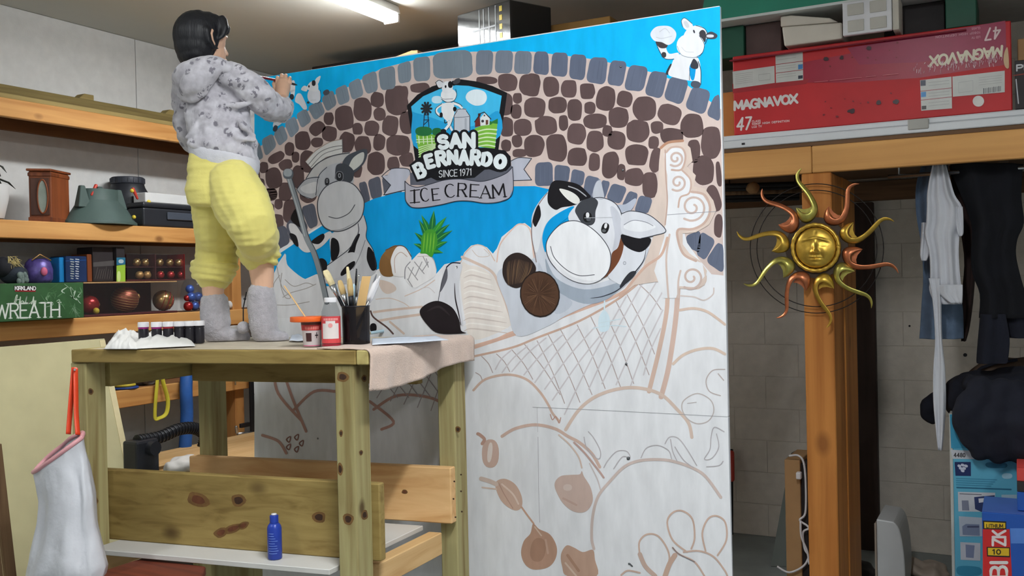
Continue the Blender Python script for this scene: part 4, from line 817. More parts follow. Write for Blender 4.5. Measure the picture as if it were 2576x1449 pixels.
# ------------------------------------------------------------------ the woman painting
def organic(name, mb, voxel, m, parent, smooth=6, disp=None, floor=None, cols=None):
    "join overlapping closed shapes into one continuous skin"
    me = bpy.data.meshes.new('tmp'); me.from_pydata(mb.V, [], mb.F)
    bm = bmesh.new(); bm.from_mesh(me); bmesh.ops.recalc_face_normals(bm, faces=bm.faces); bm.to_mesh(me); bm.free()
    o = bpy.data.objects.new('tmp', me); COL.objects.link(o)
    r = o.modifiers.new('r', 'REMESH'); r.mode = 'VOXEL'; r.voxel_size = voxel
    if smooth:
        s = o.modifiers.new('s', 'SMOOTH'); s.iterations = smooth; s.factor = 0.5
    dg = bpy.context.evaluated_depsgraph_get(); ev = o.evaluated_get(dg)
    me2 = bpy.data.meshes.new_from_object(ev)
    bpy.data.objects.remove(o); bpy.data.meshes.remove(me)
    if disp:
        nv = [(v.co.copy(), v.normal.copy()) for v in me2.vertices]
        for v, (c, n) in zip(me2.vertices, nv): v.co = c+n*disp(c)
    if floor is not None:
        for v in me2.vertices: v.co.z = max(v.co.z, floor)
    cs = [v.co for v in me2.vertices]
    c = Vector([(min(v[i] for v in cs)+max(v[i] for v in cs))/2 for i in range(3)])
    me2.transform(Matrix.Translation(-c)); me2.name = name
    me2.materials.clear(); me2.materials.append(m); me2.shade_smooth()
    return link_mesh(name, me2, c, parent)
S_ = 1/F_PX
def limb(mb, pts, n=16, flat=1.0):
    "pts: (pixel x, y, distance from the viewer, radius in pixels there)"
    q = catmull([tuple(PD(x, y, d))+(r*d*S_,) for x, y, d, r in pts], False, 4) if len(pts) > 2 else [tuple(PD(x, y, d))+(r*d*S_,) for x, y, d, r in pts]
    return mb.tube([p[:3] for p in q], [p[3] for p in q], n, ends=True, flat=flat)
def blob(mb, x, y, d, rf, rs, ru, f, s, u, off=(0, 0, 0)):
    k = d*S_; c = PD(x, y, d)+(f*off[0]+s*off[1]+u*off[2])*k
    return mb.ball(c, (f*rf*k, s*rs*k, u*ru*k), 20, 14)
zb_ = T(0.66, 0.4).z+0.0015
def dep(x, y): p = P(x, y, 2, zb_); return (p-CAM).dot(FW)
woman = thing('person', P(610, 862, 2, zb_), 'person in a grey hooded top, yellow rolled trousers and grey boots painting the mural', 'person')
M_skin = mat('skin', C(222, 178, 150), 0.5, var=0.04, vs=20, spec=0.4)
FD = (RT*0.66+FW*0.75).normalized(); FU = (UP*0.99+FD*-0.06).normalized(); FS = FD.cross(FU).normalized()   # face, up, her right side
FU = FS.cross(FD)
HX, HY, HD = 511, 101, 3.55
b = MB()
blob(b, HX, HY, HD, 60, 48, 62, FD, FS, FU, (-2, 0, 6))            # skull
blob(b, HX, HY, HD, 46, 38, 50, FD, FS, FU, (14, 0, -28))          # jaw
blob(b, HX, HY, HD, 14, 14, 10, FD, FS, FU, (48, 0, -64))          # chin
limb(b, [(HX+4, HY+30, HD, 30), (HX+6, HY+80, HD-.02, 29), (HX+8, HY+130, HD-.03, 40)])   # neck
hp = lambda a, s, u: PD(HX, HY, HD)+(FD*a+FS*s+FU*u)*HD*S_
k_ = HD*S_
b.tube([hp(55, 0, 0), hp(60, 0, -14), hp(65, 0, -23)], [4*k_, 5*k_, 6.5*k_], 10, ends=True)   # nose
b.ball(hp(59, 6, -25), 5*k_, 10, 8); b.ball(hp(59, -6, -25), 5*k_, 10, 8)
b.tube([hp(50, 13, -42), hp(60, 5, -41), hp(61, 0, -41.5), hp(60, -5, -41), hp(50, -13, -42)], [2.5*k_, 4.5*k_, 4.8*k_, 4.5*k_, 2.5*k_], 10, ends=True)
b.tube([hp(50, 11, -48), hp(58, 4, -49), hp(59, 0, -49), hp(58, -4, -49), hp(50, -11, -48)], [2.5*k_, 4.5*k_, 5*k_, 4.5*k_, 2.5*k_], 10, ends=True)
b.tube([hp(46, 28, 12), hp(55, 18, 15), hp(57, 8, 11)], [3*k_, 4*k_, 3*k_], 8, ends=True); b.tube([hp(46, -28, 12), hp(55, -18, 15), hp(57, -8, 11)], [3*k_, 4*k_, 3*k_], 8, ends=True)
for s in (1, -1):    # ears: shell and rim
    b.tube([hp(-2, s*48, 12), hp(-8, s*53, 14), hp(-12, s*55, 4), hp(-8, s*53, -10), hp(0, s*49, -18)], [4*k_, 5*k_, 5*k_, 5*k_, 4.5*k_], 10, ends=True)
    b.ball(hp(-4, s*47, -2), (FD*9*k_, FS*5*k_, FU*16*k_), 10, 8)
# trunk and limbs (under the clothes), one continuous body
limb(b, [(535, 205, 3.54, 36), (545, 260, 3.53, 44), (555, 340, 3.53, 44), (560, 420, 3.53, 46), (562, 470, 3.52, 46)])
limb(b, [(545, 200, 3.53, 28), (598, 205, 3.48, 20), (650, 240, 3.52, 19), (690, 278, 3.61, 18), (706, 268, 3.72, 17), (711, 253, 3.82, 14), (711, 243, 3.85, 13.5)])
limb(b, [(520, 200, 3.55, 28), (484, 212, 3.61, 20), (476, 260, 3.63, 19), (480, 320, 3.61, 18), (500, 362, 3.71, 16), (530, 372, 3.80, 14)])
b.ball(PD(545, 374, 3.84), 20*k_, 12, 8)
dR, dL = dep(672, 858)+0.02, dep(560, 858)+0.02
limb(b, [(582, 470, 3.49, 40), (616, 530, 3.45, 36), (648, 600, dR+.01, 31), (654, 650, dR, 33), (659, 690, dR, 30), (662, 760, dR, 22), (664, 830, dR, 20)])
limb(b, [(545, 470, 3.56, 40), (546, 560, 3.58, 34), (543, 640, dL+.01, 30), (539, 690, dL, 31), (536, 730, dL, 27), (540, 790, dL, 22), (545, 835, dL, 20)])
limb(b, [(662, 840, dR+.01, 16), (692, 847, dR+.005, 10)]); limb(b, [(542, 840, dL, 16), (585, 846, dL, 10)])
# the right hand: palm, four bent fingers and a thumb closed on the brush
limb(b, [(711, 246, 3.84, 14), (711, 232, 3.865, 17), (712, 219, 3.885, 18.5), (712, 211, 3.89, 16.5)], flat=1.0)
for i, (top, r) in enumerate(((193, 4.2), (187, 4.5), (188, 4.4), (194, 3.9))):
    x = 696+i*10.4
    b.tube([PD(x, 213, 3.886), PD(x+.5, 202, 3.884), PD(x+1.5, top+1, 3.895), PD(x+3, top+1, 3.912), PD(x+4, top+9, 3.925), PD(x+4, top+17, 3.918)], [r*1.1*k_, r*1.1*k_, r*1.05*k_, r*k_, r*.95*k_, r*.8*k_], 10, ends=True)
b.tube([PD(700, 232, 3.875), PD(692, 222, 3.885), PD(689, 210, 3.897), PD(694, 203, 3.908)], [7*k_, 6.5*k_, 5.8*k_, 5*k_], 10, ends=True)
organic('body', b, 0.0026, M_skin, woman, smooth=3, floor=zb_+0.004)
# eyes
M_eye = mat('eye_white', C(226, 222, 216), 0.2, var=0.01); M_iris = mat('dark_iris', C(40, 28, 24), 0.2, var=0.01)
for s in (1, -1):
    e = MB().ball(hp(43, s*19, 2), 7.5*k_, 12, 8).build('eye', M_eye, woman, smooth=True)
    MB().ball(hp(47.5, s*20, 2), (FD*3.4*k_, FS*4.2*k_, FU*4.2*k_), 10, 6).build('iris', M_iris, e, smooth=True)
# hair: a short black bob
M_hair, nt_, bs_ = _new('black_hair'); bs_.inputs['Base Color'].default_value = (*C(22, 22, 28), 1); bs_.inputs['Roughness'].default_value = 0.5; bs_.inputs['Specular IOR Level'].default_value = 0.45
n_ = N(nt_, 'ShaderNodeTexNoise'); n_.inputs['Scale'].default_value = 1.0; n_.inputs['Detail'].default_value = 4
nt_.links.new(coords(nt_, (220, 220, 18)), n_.inputs['Vector']); bp_ = N(nt_, 'ShaderNodeBump'); bp_.inputs['Strength'].default_value = 0.5; bp_.inputs['Distance'].default_value = 0.004
nt_.links.new(n_.outputs['Fac'], bp_.inputs['Height']); nt_.links.new(bp_.outputs[0], bs_.inputs['Normal'])
h = MB()
blob(h, HX, HY, HD, 60, 57, 64, FD, FS, FU, (-16, 0, 7)); blob(h, HX, HY, HD, 52, 52, 50, FD, FS, FU, (-20, 0, -18))
blob(h, HX, HY, HD, 52, 50, 42, FD, FS, FU, (8, 0, 30)); blob(h, HX, HY, HD, 34, 44, 30, FD, FS, FU, (-30, 0, -42))
for s in (1, -1):
    h.tube([hp(30, s*38, 48), hp(30, s*50, 25), hp(22, s*53, 6), hp(12, s*53, -4)], [14*k_, 11*k_, 7*k_, 3*k_], 12, ends=True)
    h.tube([hp(-22, s*48, 10), hp(-16, s*52, -16), hp(-2, s*51, -28), hp(14, s*47, -26)], [14*k_, 10*k_, 6*k_, 2.5*k_], 12, ends=True)
    h.tube([hp(44, s*10, 50), hp(52, s*26, 34), hp(46, s*38, 18)], [14*k_, 9*k_, 4*k_], 12, ends=True)
hair = organic('hair', h, 0.0042, M_hair, woman, smooth=5, disp=lambda c: 0.0025*noise.noise(Vector((c.x*60, c.y*60, c.z*9))))
# hooded top
M_hood, nt_, bs_ = _new('grey_print_fleece'); bs_.inputs['Roughness'].default_value = 0.95; bs_.inputs['Sheen Weight'].default_value = 0.3
v_ = coords(nt_, (1, 1, 1), False)
vo_ = N(nt_, 'ShaderNodeTexVoronoi'); vo_.inputs['Scale'].default_value = 25; nt_.links.new(v_, vo_.inputs['Vector'])
n2_ = N(nt_, 'ShaderNodeTexNoise'); n2_.inputs['Scale'].default_value = 75; n2_.inputs['Detail'].default_value = 2; nt_.links.new(v_, n2_.inputs['Vector'])
n1_ = N(nt_, 'ShaderNodeTexNoise'); n1_.inputs['Scale'].default_value = 30; n1_.inputs['Detail'].default_value = 5; nt_.links.new(v_, n1_.inputs['Vector'])
mr_ = N(nt_, 'ShaderNodeMapRange'); mr_.inputs['From Min'].default_value = 0.40; mr_.inputs['From Max'].default_value = 0.30; mr_.inputs['To Max'].default_value = 1.0; nt_.links.new(vo_.outputs['Distance'], mr_.inputs['Value'])
st_ = N(nt_, 'ShaderNodeMath', operation='GREATER_THAN'); st_.inputs[1].default_value = 0.5; nt_.links.new(n2_.outputs['Fac'], st_.inputs[0])
mu_ = N(nt_, 'ShaderNodeMath', operation='MULTIPLY'); nt_.links.new(mr_.outputs[0], mu_.inputs[0]); nt_.links.new(st_.outputs[0], mu_.inputs[1])
mx_ = N(nt_, 'ShaderNodeMix', data_type='RGBA'); nt_.links.new(mu_.outputs[0], mx_.inputs['Factor'])
nt_.links.new(ramp(nt_, n1_.outputs['Fac'], [(0.35, C(172, 168, 176)), (0.65, C(204, 201, 208))]), mx_.inputs['A']); mx_.inputs['B'].default_value = (*C(124, 120, 130), 1)
nt_.links.new(mx_.outputs['Result'], bs_.inputs['Base Color'])
M_rib = mat('light_grey_rib', C(206, 205, 212), 0.95, var=0.04, vs=30, bump=0.3, bs=200)
def fold(c, amp, f1=14, f2=34): return amp*noise.noise(Vector((c.x*f1, c.y*f1, c.z*f1*1.3)))+amp*0.45*abs(noise.noise(Vector((c.x*f2+5, c.y*f2, c.z*f2))))
def rings(mb, lst, n=28, pw=2.3):
    R = []
    for x, y, d, hw, hd, tl in lst:
        kk = d*S_; c = PD(x, y, d); r = []
        for j in range(n):
            t = 2*math.pi*j/n; ct, st2 = math.cos(t), math.sin(t)
            a = math.copysign(abs(ct)**(2/pw), ct)*hw; e = math.copysign(abs(st2)**(2/pw), st2)*hd
            r.append(c+(RT*a+FW*e-UP*(a*tl))*kk)
        R.append(r)
    return mb.loft(R)
t = MB()
rings(t, [(515, 158, 3.54, 34, 30, 0.0), (522, 172, 3.53, 46, 36, 0.02), (534, 192, 3.53, 64, 44, 0.05), (544, 230, 3.53, 76, 52, 0.08), (550, 290, 3.52, 80, 56, 0.1), (557, 345, 3.52, 84, 60, 0.15), (566, 392, 3.52, 86, 62, 0.2)])
limb(t, [(560, 192, 3.52, 36), (602, 203, 3.475, 39), (646, 238, 3.50, 38), (682, 270, 3.585, 34), (704, 276, 3.70, 29), (713, 268, 3.79, 23), (715, 262, 3.83, 19)])
limb(t, [(505, 200, 3.56, 44), (478, 212, 3.60, 40), (472, 265, 3.62, 38), (478, 325, 3.60, 35), (498, 366, 3.69, 31), (528, 374, 3.79, 25)])
for a, c_, r in (((560, 262), (625, 262), 7), ((500, 300), (470, 345), 8), ((520, 345), (600, 372), 8), ((560, 330), (640, 352), 8), ((480, 360), (560, 388), 8), ((600, 300), (640, 340), 7), ((510, 255), (500, 310), 7)):
    limb(t, [(a[0], a[1], 3.455, r), ((a[0]+c_[0])/2, (a[1]+c_[1])/2+6, 3.45, r*1.2), (c_[0], c_[1], 3.46, r*.7)], 10)
for x, y, d, rr in ((690, 274, 3.63, 33), (700, 276, 3.68, 31), (708, 273, 3.735, 28), (712, 270, 3.765, 25)):
    q0 = [PD(x, y, d)+(RT*math.cos(a)*rr+(UP*0.86-FW*0.5)*math.sin(a)*rr)*d*S_ for a in [i*math.pi/8 for i in range(17)]]; t.tube(q0+[q0[1]], 4.5*k_, 8)
hoodie = organic('hooded_top', t, 0.0048, M_hood, woman, smooth=5, disp=lambda c: fold(c, 0.011, 17, 40))
t = MB(); limb(t, [(582, 172, 3.45, 14), (545, 163, 3.425, 20), (500, 168, 3.42, 26), (466, 190, 3.45, 28), (452, 222, 3.49, 20)]); limb(t, [(545, 168, 3.42, 18), (512, 190, 3.415, 30), (486, 216, 3.42, 30), (468, 240, 3.45, 18)]); limb(t, [(462, 238, 3.455, 15), (486, 246, 3.43, 15), (510, 228, 3.42, 13)])
organic('hood', t, 0.0048, M_hood, hoodie, smooth=4, disp=lambda c: fold(c, 0.007, 16, 38))
t = MB(); rings(t, [(563, 384, 3.52, 85, 62, 0.2), (565, 398, 3.52, 87, 64, 0.2), (566, 414, 3.52, 84, 62, 0.2), (566, 426, 3.52, 80, 58, 0.2)])
organic('hem_rib', t, 0.005, M_rib, hoodie, smooth=4, disp=lambda c: fold(c, 0.003))
t = MB(); limb(t, [(713, 272, 3.785, 24), (716, 262, 3.83, 20), (715, 257, 3.845, 18)]); organic('cuff_rib', t, 0.004, M_rib, hoodie, smooth=2)
# yellow trousers
M_yel = mat('yellow_jersey', C(226, 214, 124), 0.9, var=0.04, vs=18, bump=0.15, bs=240, sheen=0.2)
t = MB()
rings(t, [(562, 398, 3.52, 78, 58, 0.2), (563, 450, 3.52, 88, 66, 0.12), (560, 485, 3.51, 92, 70, 0.05), (560, 520, 3.51, 84, 64, 0.05)])
limb(t, [(588, 462, 3.47, 64), (612, 520, 3.44, 70), (640, 580, 3.41, 58), (653, 622, dR, 46), (650, 642, dR, 45)])
limb(t, [(538, 470, 3.55, 66), (545, 550, 3.57, 58), (547, 620, dL, 52), (543, 668, dL, 50), (538, 690, dL, 46)])
for x0, y0, d0, rr, tl in ((652, 612, dR, 47, .22), (651, 630, dR, 49, .25), (648, 648, dR, 45, .28), (541, 668, dL, 52, .1), (538, 684, dL, 50, .12), (535, 700, dL, 45, .14)):
    R = [PD(x0+rr*math.cos(a), y0+rr*math.cos(a)*tl, d0+rr*math.sin(a)*d0*S_) for a in [i*math.pi/10 for i in range(20)]]
    t.tube(R+[R[0], R[1]], 8*k_, 8)
organic('trousers', t, 0.0046, M_yel, woman, smooth=6, disp=lambda c: fold(c, 0.007, 10, 19)+0.0025*noise.noise(Vector((c.x*9, c.y*9, c.z*70))))
# plush slipper boots
M_boot = mat('grey_plush', C(176, 172, 178), 1.0, var=0.1, vs=60, bump=0.9, bs=260, sheen=0.5)
def boot(sh, ft, pom):
    m = MB(); limb(m, sh); limb(m, ft)
    o = organic('boot', m, 0.0046, M_boot, woman, smooth=4, disp=lambda c: 0.0022*noise.noise(c*120)+fold(c, 0.003), floor=zb_)
    if pom:
        MB().ball(PD(*pom), 16*k_, 14, 10).build('pompom', M_boot, o, smooth=True)
        MB().tube([PD(pom[0]+8, pom[1]-90, pom[2]), PD(pom[0], pom[1]-50, pom[2]), PD(pom[0], pom[1]-10, pom[2])], 1.6*k_, 6).build('cord', M_hair, o)
        for e in (0,): MB().ball(PD(pom[0]+4-e*1.3, pom[1]-72+e*.4, pom[2]-0.01), 3.5*k_, 8, 6).build('bead', M_hair, o, smooth=True)
boot([(657, 740, dR, 35), (660, 775, dR, 36), (664, 815, dR, 36), (668, 838, dR, 32)], [(660, 838, dR+.01, 27), (684, 848, dR, 23), (708, 851, dR+.01, 19)], (612, 824, dR+.02))
boot([(540, 765, dL, 36), (541, 795, dL, 36), (545, 825, dL, 36), (552, 838, dL, 30)], [(538, 840, dL, 26), (578, 846, dL, 21), (612, 848, dL+.01, 17)], None)
# the paint brush in her hand
pb = thing('paint_brush', PD(700, 203, 3.905), 'long thin paint brush with a maroon handle held to the mural', 'paint brush')
M_maroon = mat('maroon_lacquer', C(120, 36, 52), 0.3, var=0.05); M_fer = mat('steel_ferrule', C(190, 190, 192), 0.25, 0.9, var=0.03); M_brist = mat('dark_bristle', C(60, 52, 48), 0.9)
MB().tube([PD(640, 191, 3.80), PD(655, 194, 3.825), PD(690, 201, 3.885), PD(716, 206, 3.935)], [2*k_, 3.2*k_, 3.6*k_, 2.6*k_], 10).build('handle', M_maroon, pb, smooth=True)
MB().tube([PD(640, 191, 3.80), PD(652, 193.5, 3.82)], [2.3*k_, 3.4*k_], 10).build('handle_end', mat('white_lacquer', C(224, 222, 222), 0.4), pb, smooth=True)
MB().tube([PD(715, 206, 3.934), PD(733, 210, 3.965)], 2.9*k_, 10).build('ferrule', M_fer, pb, smooth=True)
MB().tube([PD(732, 210, 3.964), PD(740, 212, 3.98), PD(748, 214, 3.995)], [2.8*k_, 3.3*k_, 0.6*k_], 10).build('bristles', M_brist, pb, smooth=True)
# ------------------------------------------------------------------ shelving on the left wall
XS = -5.0
M_bm = wood('shelf_beam_wood', C(222, 168, 104), C(186, 126, 66), 1, 0.75, grain=16, ks=5)
M_bd = wood('shelf_board_dark', C(150, 104, 66), C(108, 70, 42), 1, 0.3, grain=14)
M_bz = wood('shelf_post_wood', C(208, 150, 88), C(168, 108, 56), 2, 0.5, grain=14)
shelf = thing('shelving_unit', (XS, 4.9, 0), 'long rough wooden shelving unit fixed along the left wall', 'shelves')
Y0, Y1 = 2.2, YW-0.02
LEV = [(2.935, 2.83), (2.25, 2.147), (1.678, 1.57), (P(400, 970, 0, XS).z, P(400, 1012, 0, XS).z)]
for zt_, zb2 in LEV:
    box('beam', (XS-0.045, Y0, zb2), (XS, Y1, zt_), M_bm, shelf, bevel=0.004)
    box('shelf_board', (XW+0.003, Y0, zt_-0.03), (XS-0.047, Y1, zt_-0.001), M_bd, shelf, bevel=0.002)
    box('ledger', (XW+0.003, Y0, zb2), (XW+0.04, Y1, zt_-0.031), M_bd, shelf, bevel=0.002)
py = P(592, 600, 0, XS-0.05).y
for y in (Y0+0.1, py):
    box('post', (XS-0.145, y-0.045, 0), (XS-0.046, y+0.045, LEV[0][1]-0.0), M_bz, shelf, bevel=0.004)
def SX(x, y, dx=0.0): return P(x, y, 0, XS+dx)
Z1, Z2, Z3, Z4 = LEV[0][0], LEV[1][0], LEV[2][0], LEV[3][0]
# boards stored on the top shelf
M_old = wood('weathered_board', C(134, 118, 74), C(92, 78, 42), 1, 0.2, 0.8, grain=18)
M_old2 = wood('weathered_board_light', C(166, 148, 98), C(120, 102, 58), 1, 0.2, 0.8, grain=18)
for i, (x0, dz, h, m, lab) in enumerate(((0.02, 0.0, 0.028, M_old2, 'lowest greenish board of the stack on the top left shelf'), (0.05, 0.031, 0.026, M_old, 'middle greenish board of the stack on the top left shelf'), (0.09, 0.061, 0.032, M_old, 'topmost weathered board of the stack on the top left shelf'))):
    tag(box('stored_board', (XS-x0-0.16, 2.3, Z1+0.002+dz), (XS-x0, 5.75, Z1+0.002+dz+h), m, None, bevel=0.003), lab, 'board', 'boards stored on the top shelf')
for x, y, lab in ((219, 222, 'small wooden block lying on the stacked boards near the seam of the wall'), (432, 262, 'small wooden wedge on the stacked boards behind the painter')):
    p = SX(x, y, -0.15); zz = Z1+0.002+0.093+0.002
    tag(MB().prism([(p.x, p.y-0.07, zz), (p.x, p.y+0.05, zz), (p.x, p.y+0.05, zz+0.045), (p.x, p.y-0.02, zz+0.045)], (-0.07, 0, 0)).build('wood_block', M_old2, bevel=0.003), lab, 'wood block', 'offcuts on the boards')
# ---- middle shelf
# white pot with dark sprigs at the frame's edge
g = thing('potted_plant', SX(18, 548, -0.12), 'white pot with dark curled leaves at the left end of the middle shelf', 'plant')
p = Vector((XS-0.14, SX(8, 548).y, Z2+0.002))
M_wht = mat('white_glaze', C(218, 218, 218), 0.4, var=0.04); M_dleaf = mat('dark_leaf', C(52, 54, 48), 0.8, var=0.3)
MB().lathe(p, [(0.06, 0), (0.085, 0.01), (0.11, 0.12), (0.115, 0.2), (0.105, 0.2), (0.09, 0.12), (0.02, 0.1)], 24).build('pot', M_wht, g, smooth=True, bevel=0.0001)
MB().tube([p+Vector((0, 0, 0.09)), p+Vector((0.01, 0.01, 0.2)), p+Vector((0.0, 0.02, 0.29))], 0.01, 8).build('stem', M_dleaf, g, smooth=True)
for i in range(16):
    a = i*2.4; r = 0.05+0.07*((i*37) % 10)/10; z0 = (0.20 if i % 2 else 0.28)
    q = [p+Vector((0.02*math.cos(a), 0.02*math.sin(a), z0)), p+Vector((r*.6*math.cos(a), r*.6*math.sin(a), z0+0.04)), p+Vector((r*math.cos(a), r*1.2*math.sin(a), z0+0.02)), p+Vector((r*1.25*math.cos(a), r*1.6*math.sin(a), z0-0.015))]
    MB().tube(q, [0.006, 0.016, 0.013, 0.002], 8, flat=0.35).build('leaf', M_dleaf, g, smooth=True)
# brown wooden clock case
g = thing('clock_case', SX(125, 555, -0.1), 'dark brown wooden clock case with an oval glass front on the middle shelf', 'clock case')
M_mah = wood('brown_stained_wood', C(142, 78, 44), C(92, 46, 26), 2, 0.0, 0.45, grain=20)
M_mahd = wood('dark_stained_wood', C(86, 52, 38), C(56, 32, 24), 2, 0.0, 0.4, grain=20)
a = SX(72, 550); b_ = SX(180, 556); y0, y1 = a.y, b_.y; zz = Z2+0.002; H = SX(125, 428).z-zz
yc = SX(132, 500).y
# the case stands askew: its front turns to the left of the picture, its side to the right
c0 = Vector((XS-0.055, yc, zz)); cl = P(74, 550, 0, XS-0.13); cr = P(176, 553, 0, XS-0.13); c0 = P(131, 556, 0, XS-0.045); cl.z = cr.z = c0.z = zz; cb = cl+cr-c0; up = Vector((0, 0, 1))
MB().prism([cl, c0, cr, cb], up*H).build('case', M_mah, g, bevel=0.004)
cen = (cl+cr)/2
for nm, z0, h, k in (('base_moulding', 0, 0.03, 1.06), ('top_moulding', H-0.03, 0.022, 1.05), ('top_board', H+0.0005, 0.014, 1.12)):
    MB().prism([cen+(q-cen)*k+up*z0 for q in (cl, c0, cr, cb)], up*h).build(nm, M_mah, g, bevel=0.003)
fd = (c0-cl).normalized(); fn = Vector((fd.y, -fd.x, 0)); mid = (cl+c0)/2
w_ = (c0-cl).length
def ring_face(o, rx, rz, n=26): return [o+fd*(rx*math.cos(2*math.pi*i/n))+up*(rz*math.sin(2*math.pi*i/n)) for i in range(n)]
MB().prism([cl+fn*0.001+up*0.04+fd*0.01, c0+fn*0.001+up*0.04-fd*0.01, c0+fn*0.001+up*(H-0.04)-fd*0.01, cl+fn*0.001+up*(H-0.04)+fd*0.01], fn*0.008).build('front_panel', M_mahd, g, bevel=0.002)
oo = mid+up*(H*0.5)+fd*w_*0.12+fn*0.0095
MB().prism(ring_face(oo, w_*0.22, H*0.32), fn*0.003).build('glass', mat('aged_mirror', C(150, 160, 150), 0.15, 0.2, var=0.2), g)
q = ring_face(oo+fn*0.003, w_*0.23, H*0.33); MB().tube(q+[q[0], q[1]], 0.005, 8).build('glass_rim', M_mah, g, smooth=True)
# green plastic tree stand
g = thing('tree_stand', SX(260, 565, 0.02), 'dark green plastic tree stand with red screws, overhanging the middle shelf', 'tree stand')
M_grn = mat('green_plastic', C(70, 88, 84), 0.55, var=0.1, spec=0.4); M_red = mat('red_plastic', C(196, 66, 54), 0.4); M_yelp = mat('yellow_plastic', C(214, 190, 60), 0.5)
ya, yb = SX(196, 560).y, SX(364, 565).y; ym = (ya+yb)/2; zz = Z2+0.004; xc = XS-0.105; R_ = (yb-ya)/2
m = MB(); n = 36; rr = []
for r, h in ((1.0, 0), (1.0, 0.018), (0.93, 0.03), (0.66, 0.135), (0.52, 0.165), (0.5, 0.24), (0.43, 0.24), (0.42, 0.15), (0.1, 0.14)):
    rr.append([Vector((xc+R_*r*0.62*math.cos(2*math.pi*i/n)*(1.0 if r < .6 else 1+0.05*math.cos(8*math.pi*i/n)), ym+R_*r*math.sin(2*math.pi*i/n)*(1.0 if r < .6 else 1+0.05*math.cos(8*math.pi*i/n)), zz+h*0.92)) for i in range(n)])
m.loft(rr).build('base', M_grn, g, smooth=True, bevel=0.0001)
for i, (ax_, ay, h0, h1) in enumerate(((0.1, -0.62, 0.10, 0.235), (0.16, -0.16, 0.13, 0.235), (0.15, 0.42, 0.10, 0.225))):
    q = Vector((xc+R_*ax_, ym+R_*ay, zz+h0))
    MB().hexa([q+Vector((-.02, -.045, 0)), q+Vector((.03, -.045, 0)), q+Vector((.03, .045, 0)), q+Vector((-.02, .045, 0)), q+Vector((-.012, -.016, h1-h0)), q+Vector((.014, -.016, h1-h0)), q+Vector((.014, .016, h1-h0)), q+Vector((-.012, .016, h1-h0))]).build('bracket', M_grn, g, bevel=0.004)
for x, y, s in ((236, 478, -1), (340, 487, 1)):
    q = SX(x, y, -0.06); MB().tube([q+Vector((0, -.016*s, .028)), q, q+Vector((0, .016*s, -.03))], [0.011, 0.010, 0.008], 10, ends=True).build('screw_handle', M_red, g, smooth=True)
for x, y in ((332, 480), (337, 546)):
    q = SX(x, y, -0.03); MB().ball(q, 0.013, 12, 8).build('knob', M_yelp, g, smooth=True)
# black jug with a wide screw lid
g = thing('plastic_jug', SX(322, 565, -0.2), 'black plastic jug with a ribbed screw lid behind the tree stand', 'jug')
M_blk = mat('black_plastic', C(38, 40, 46), 0.45, var=0.1); M_blk2 = mat('black_plastic_lid', C(54, 57, 66), 0.5, var=0.1)
p = Vector((XS-0.31, SX(322, 500, -0.31).y, Z2+0.002)); Hj = SX(322, 447, -0.31).z-p.z; r = (SX(365, 500, -.31).y-SX(280, 500, -.31).y)/2
MB().lathe(p, [(r*.9, 0), (r, 0.01), (r, Hj*.55), (r*.97, Hj*.68), (r*.8, Hj*.8), (r*.76, Hj*.86)], 32).build('body', M_blk, g, smooth=True, bevel=0.0001)
MB().lathe(p+up*Hj*.862, [(r*.74, 0), (r*.78, 0.004), (r*.78, Hj*.12), (r*.72, Hj*.138)], 32).build('lid', M_blk2, g, smooth=True, bevel=0.0001)
for i in range(20):
    a = i*math.pi/10; q = p+up*Hj*.93+Vector((math.cos(a), math.sin(a), 0))*r*.785; MB().obox(q, Vector((math.cos(a), math.sin(a), 0))*.003, Vector((-math.sin(a), math.cos(a), 0))*.005, up*Hj*.045).build('rib', M_blk2, g)
# black tool case, white plank behind
g = thing('tool_case', SX(435, 566, -0.15), 'black plastic tool case with a grey latch on the middle shelf', 'tool case')
y0, y1 = SX(366, 540).y, SX(520, 560).y; zt2 = SX(430, 512).z
MB().box((XS-0.17, y0, Z2+0.002), (XS-0.02, y1, zt2-0.035)).build('body', M_blk, g, bevel=0.012, seg=2)
MB().box((XS-0.175, y0-0.004, zt2-0.034), (XS-0.015, y1+0.004, zt2)).build('lid', M_blk, g, bevel=0.012, seg=2)
a = SX(424, 522); b_ = SX(490, 556); MB().box((XS-0.019, a.y, b_.z), (XS-0.008, b_.y, a.z-0.03)).build('latch', mat('slate_plastic', C(70, 76, 88), 0.5), g, bevel=0.004)
tag(box('white_plank', (XS-0.165, SX(366, 500, -.05).y, zt2+0.003), (XS-0.05, SX(515, 500, -.05).y, SX(430, 489, -.05).z), M_wht, bevel=0.004), 'white planed plank lying on top of the black tool case', 'plank')
MB_ = MB().ball(SX(374, 511, -0.05)+up*0.008, 0.014, 12, 8)
tag(MB_.build('yellow_ball', M_yelp, smooth=True), 'tiny yellow ball beside the black tool case', 'ball')
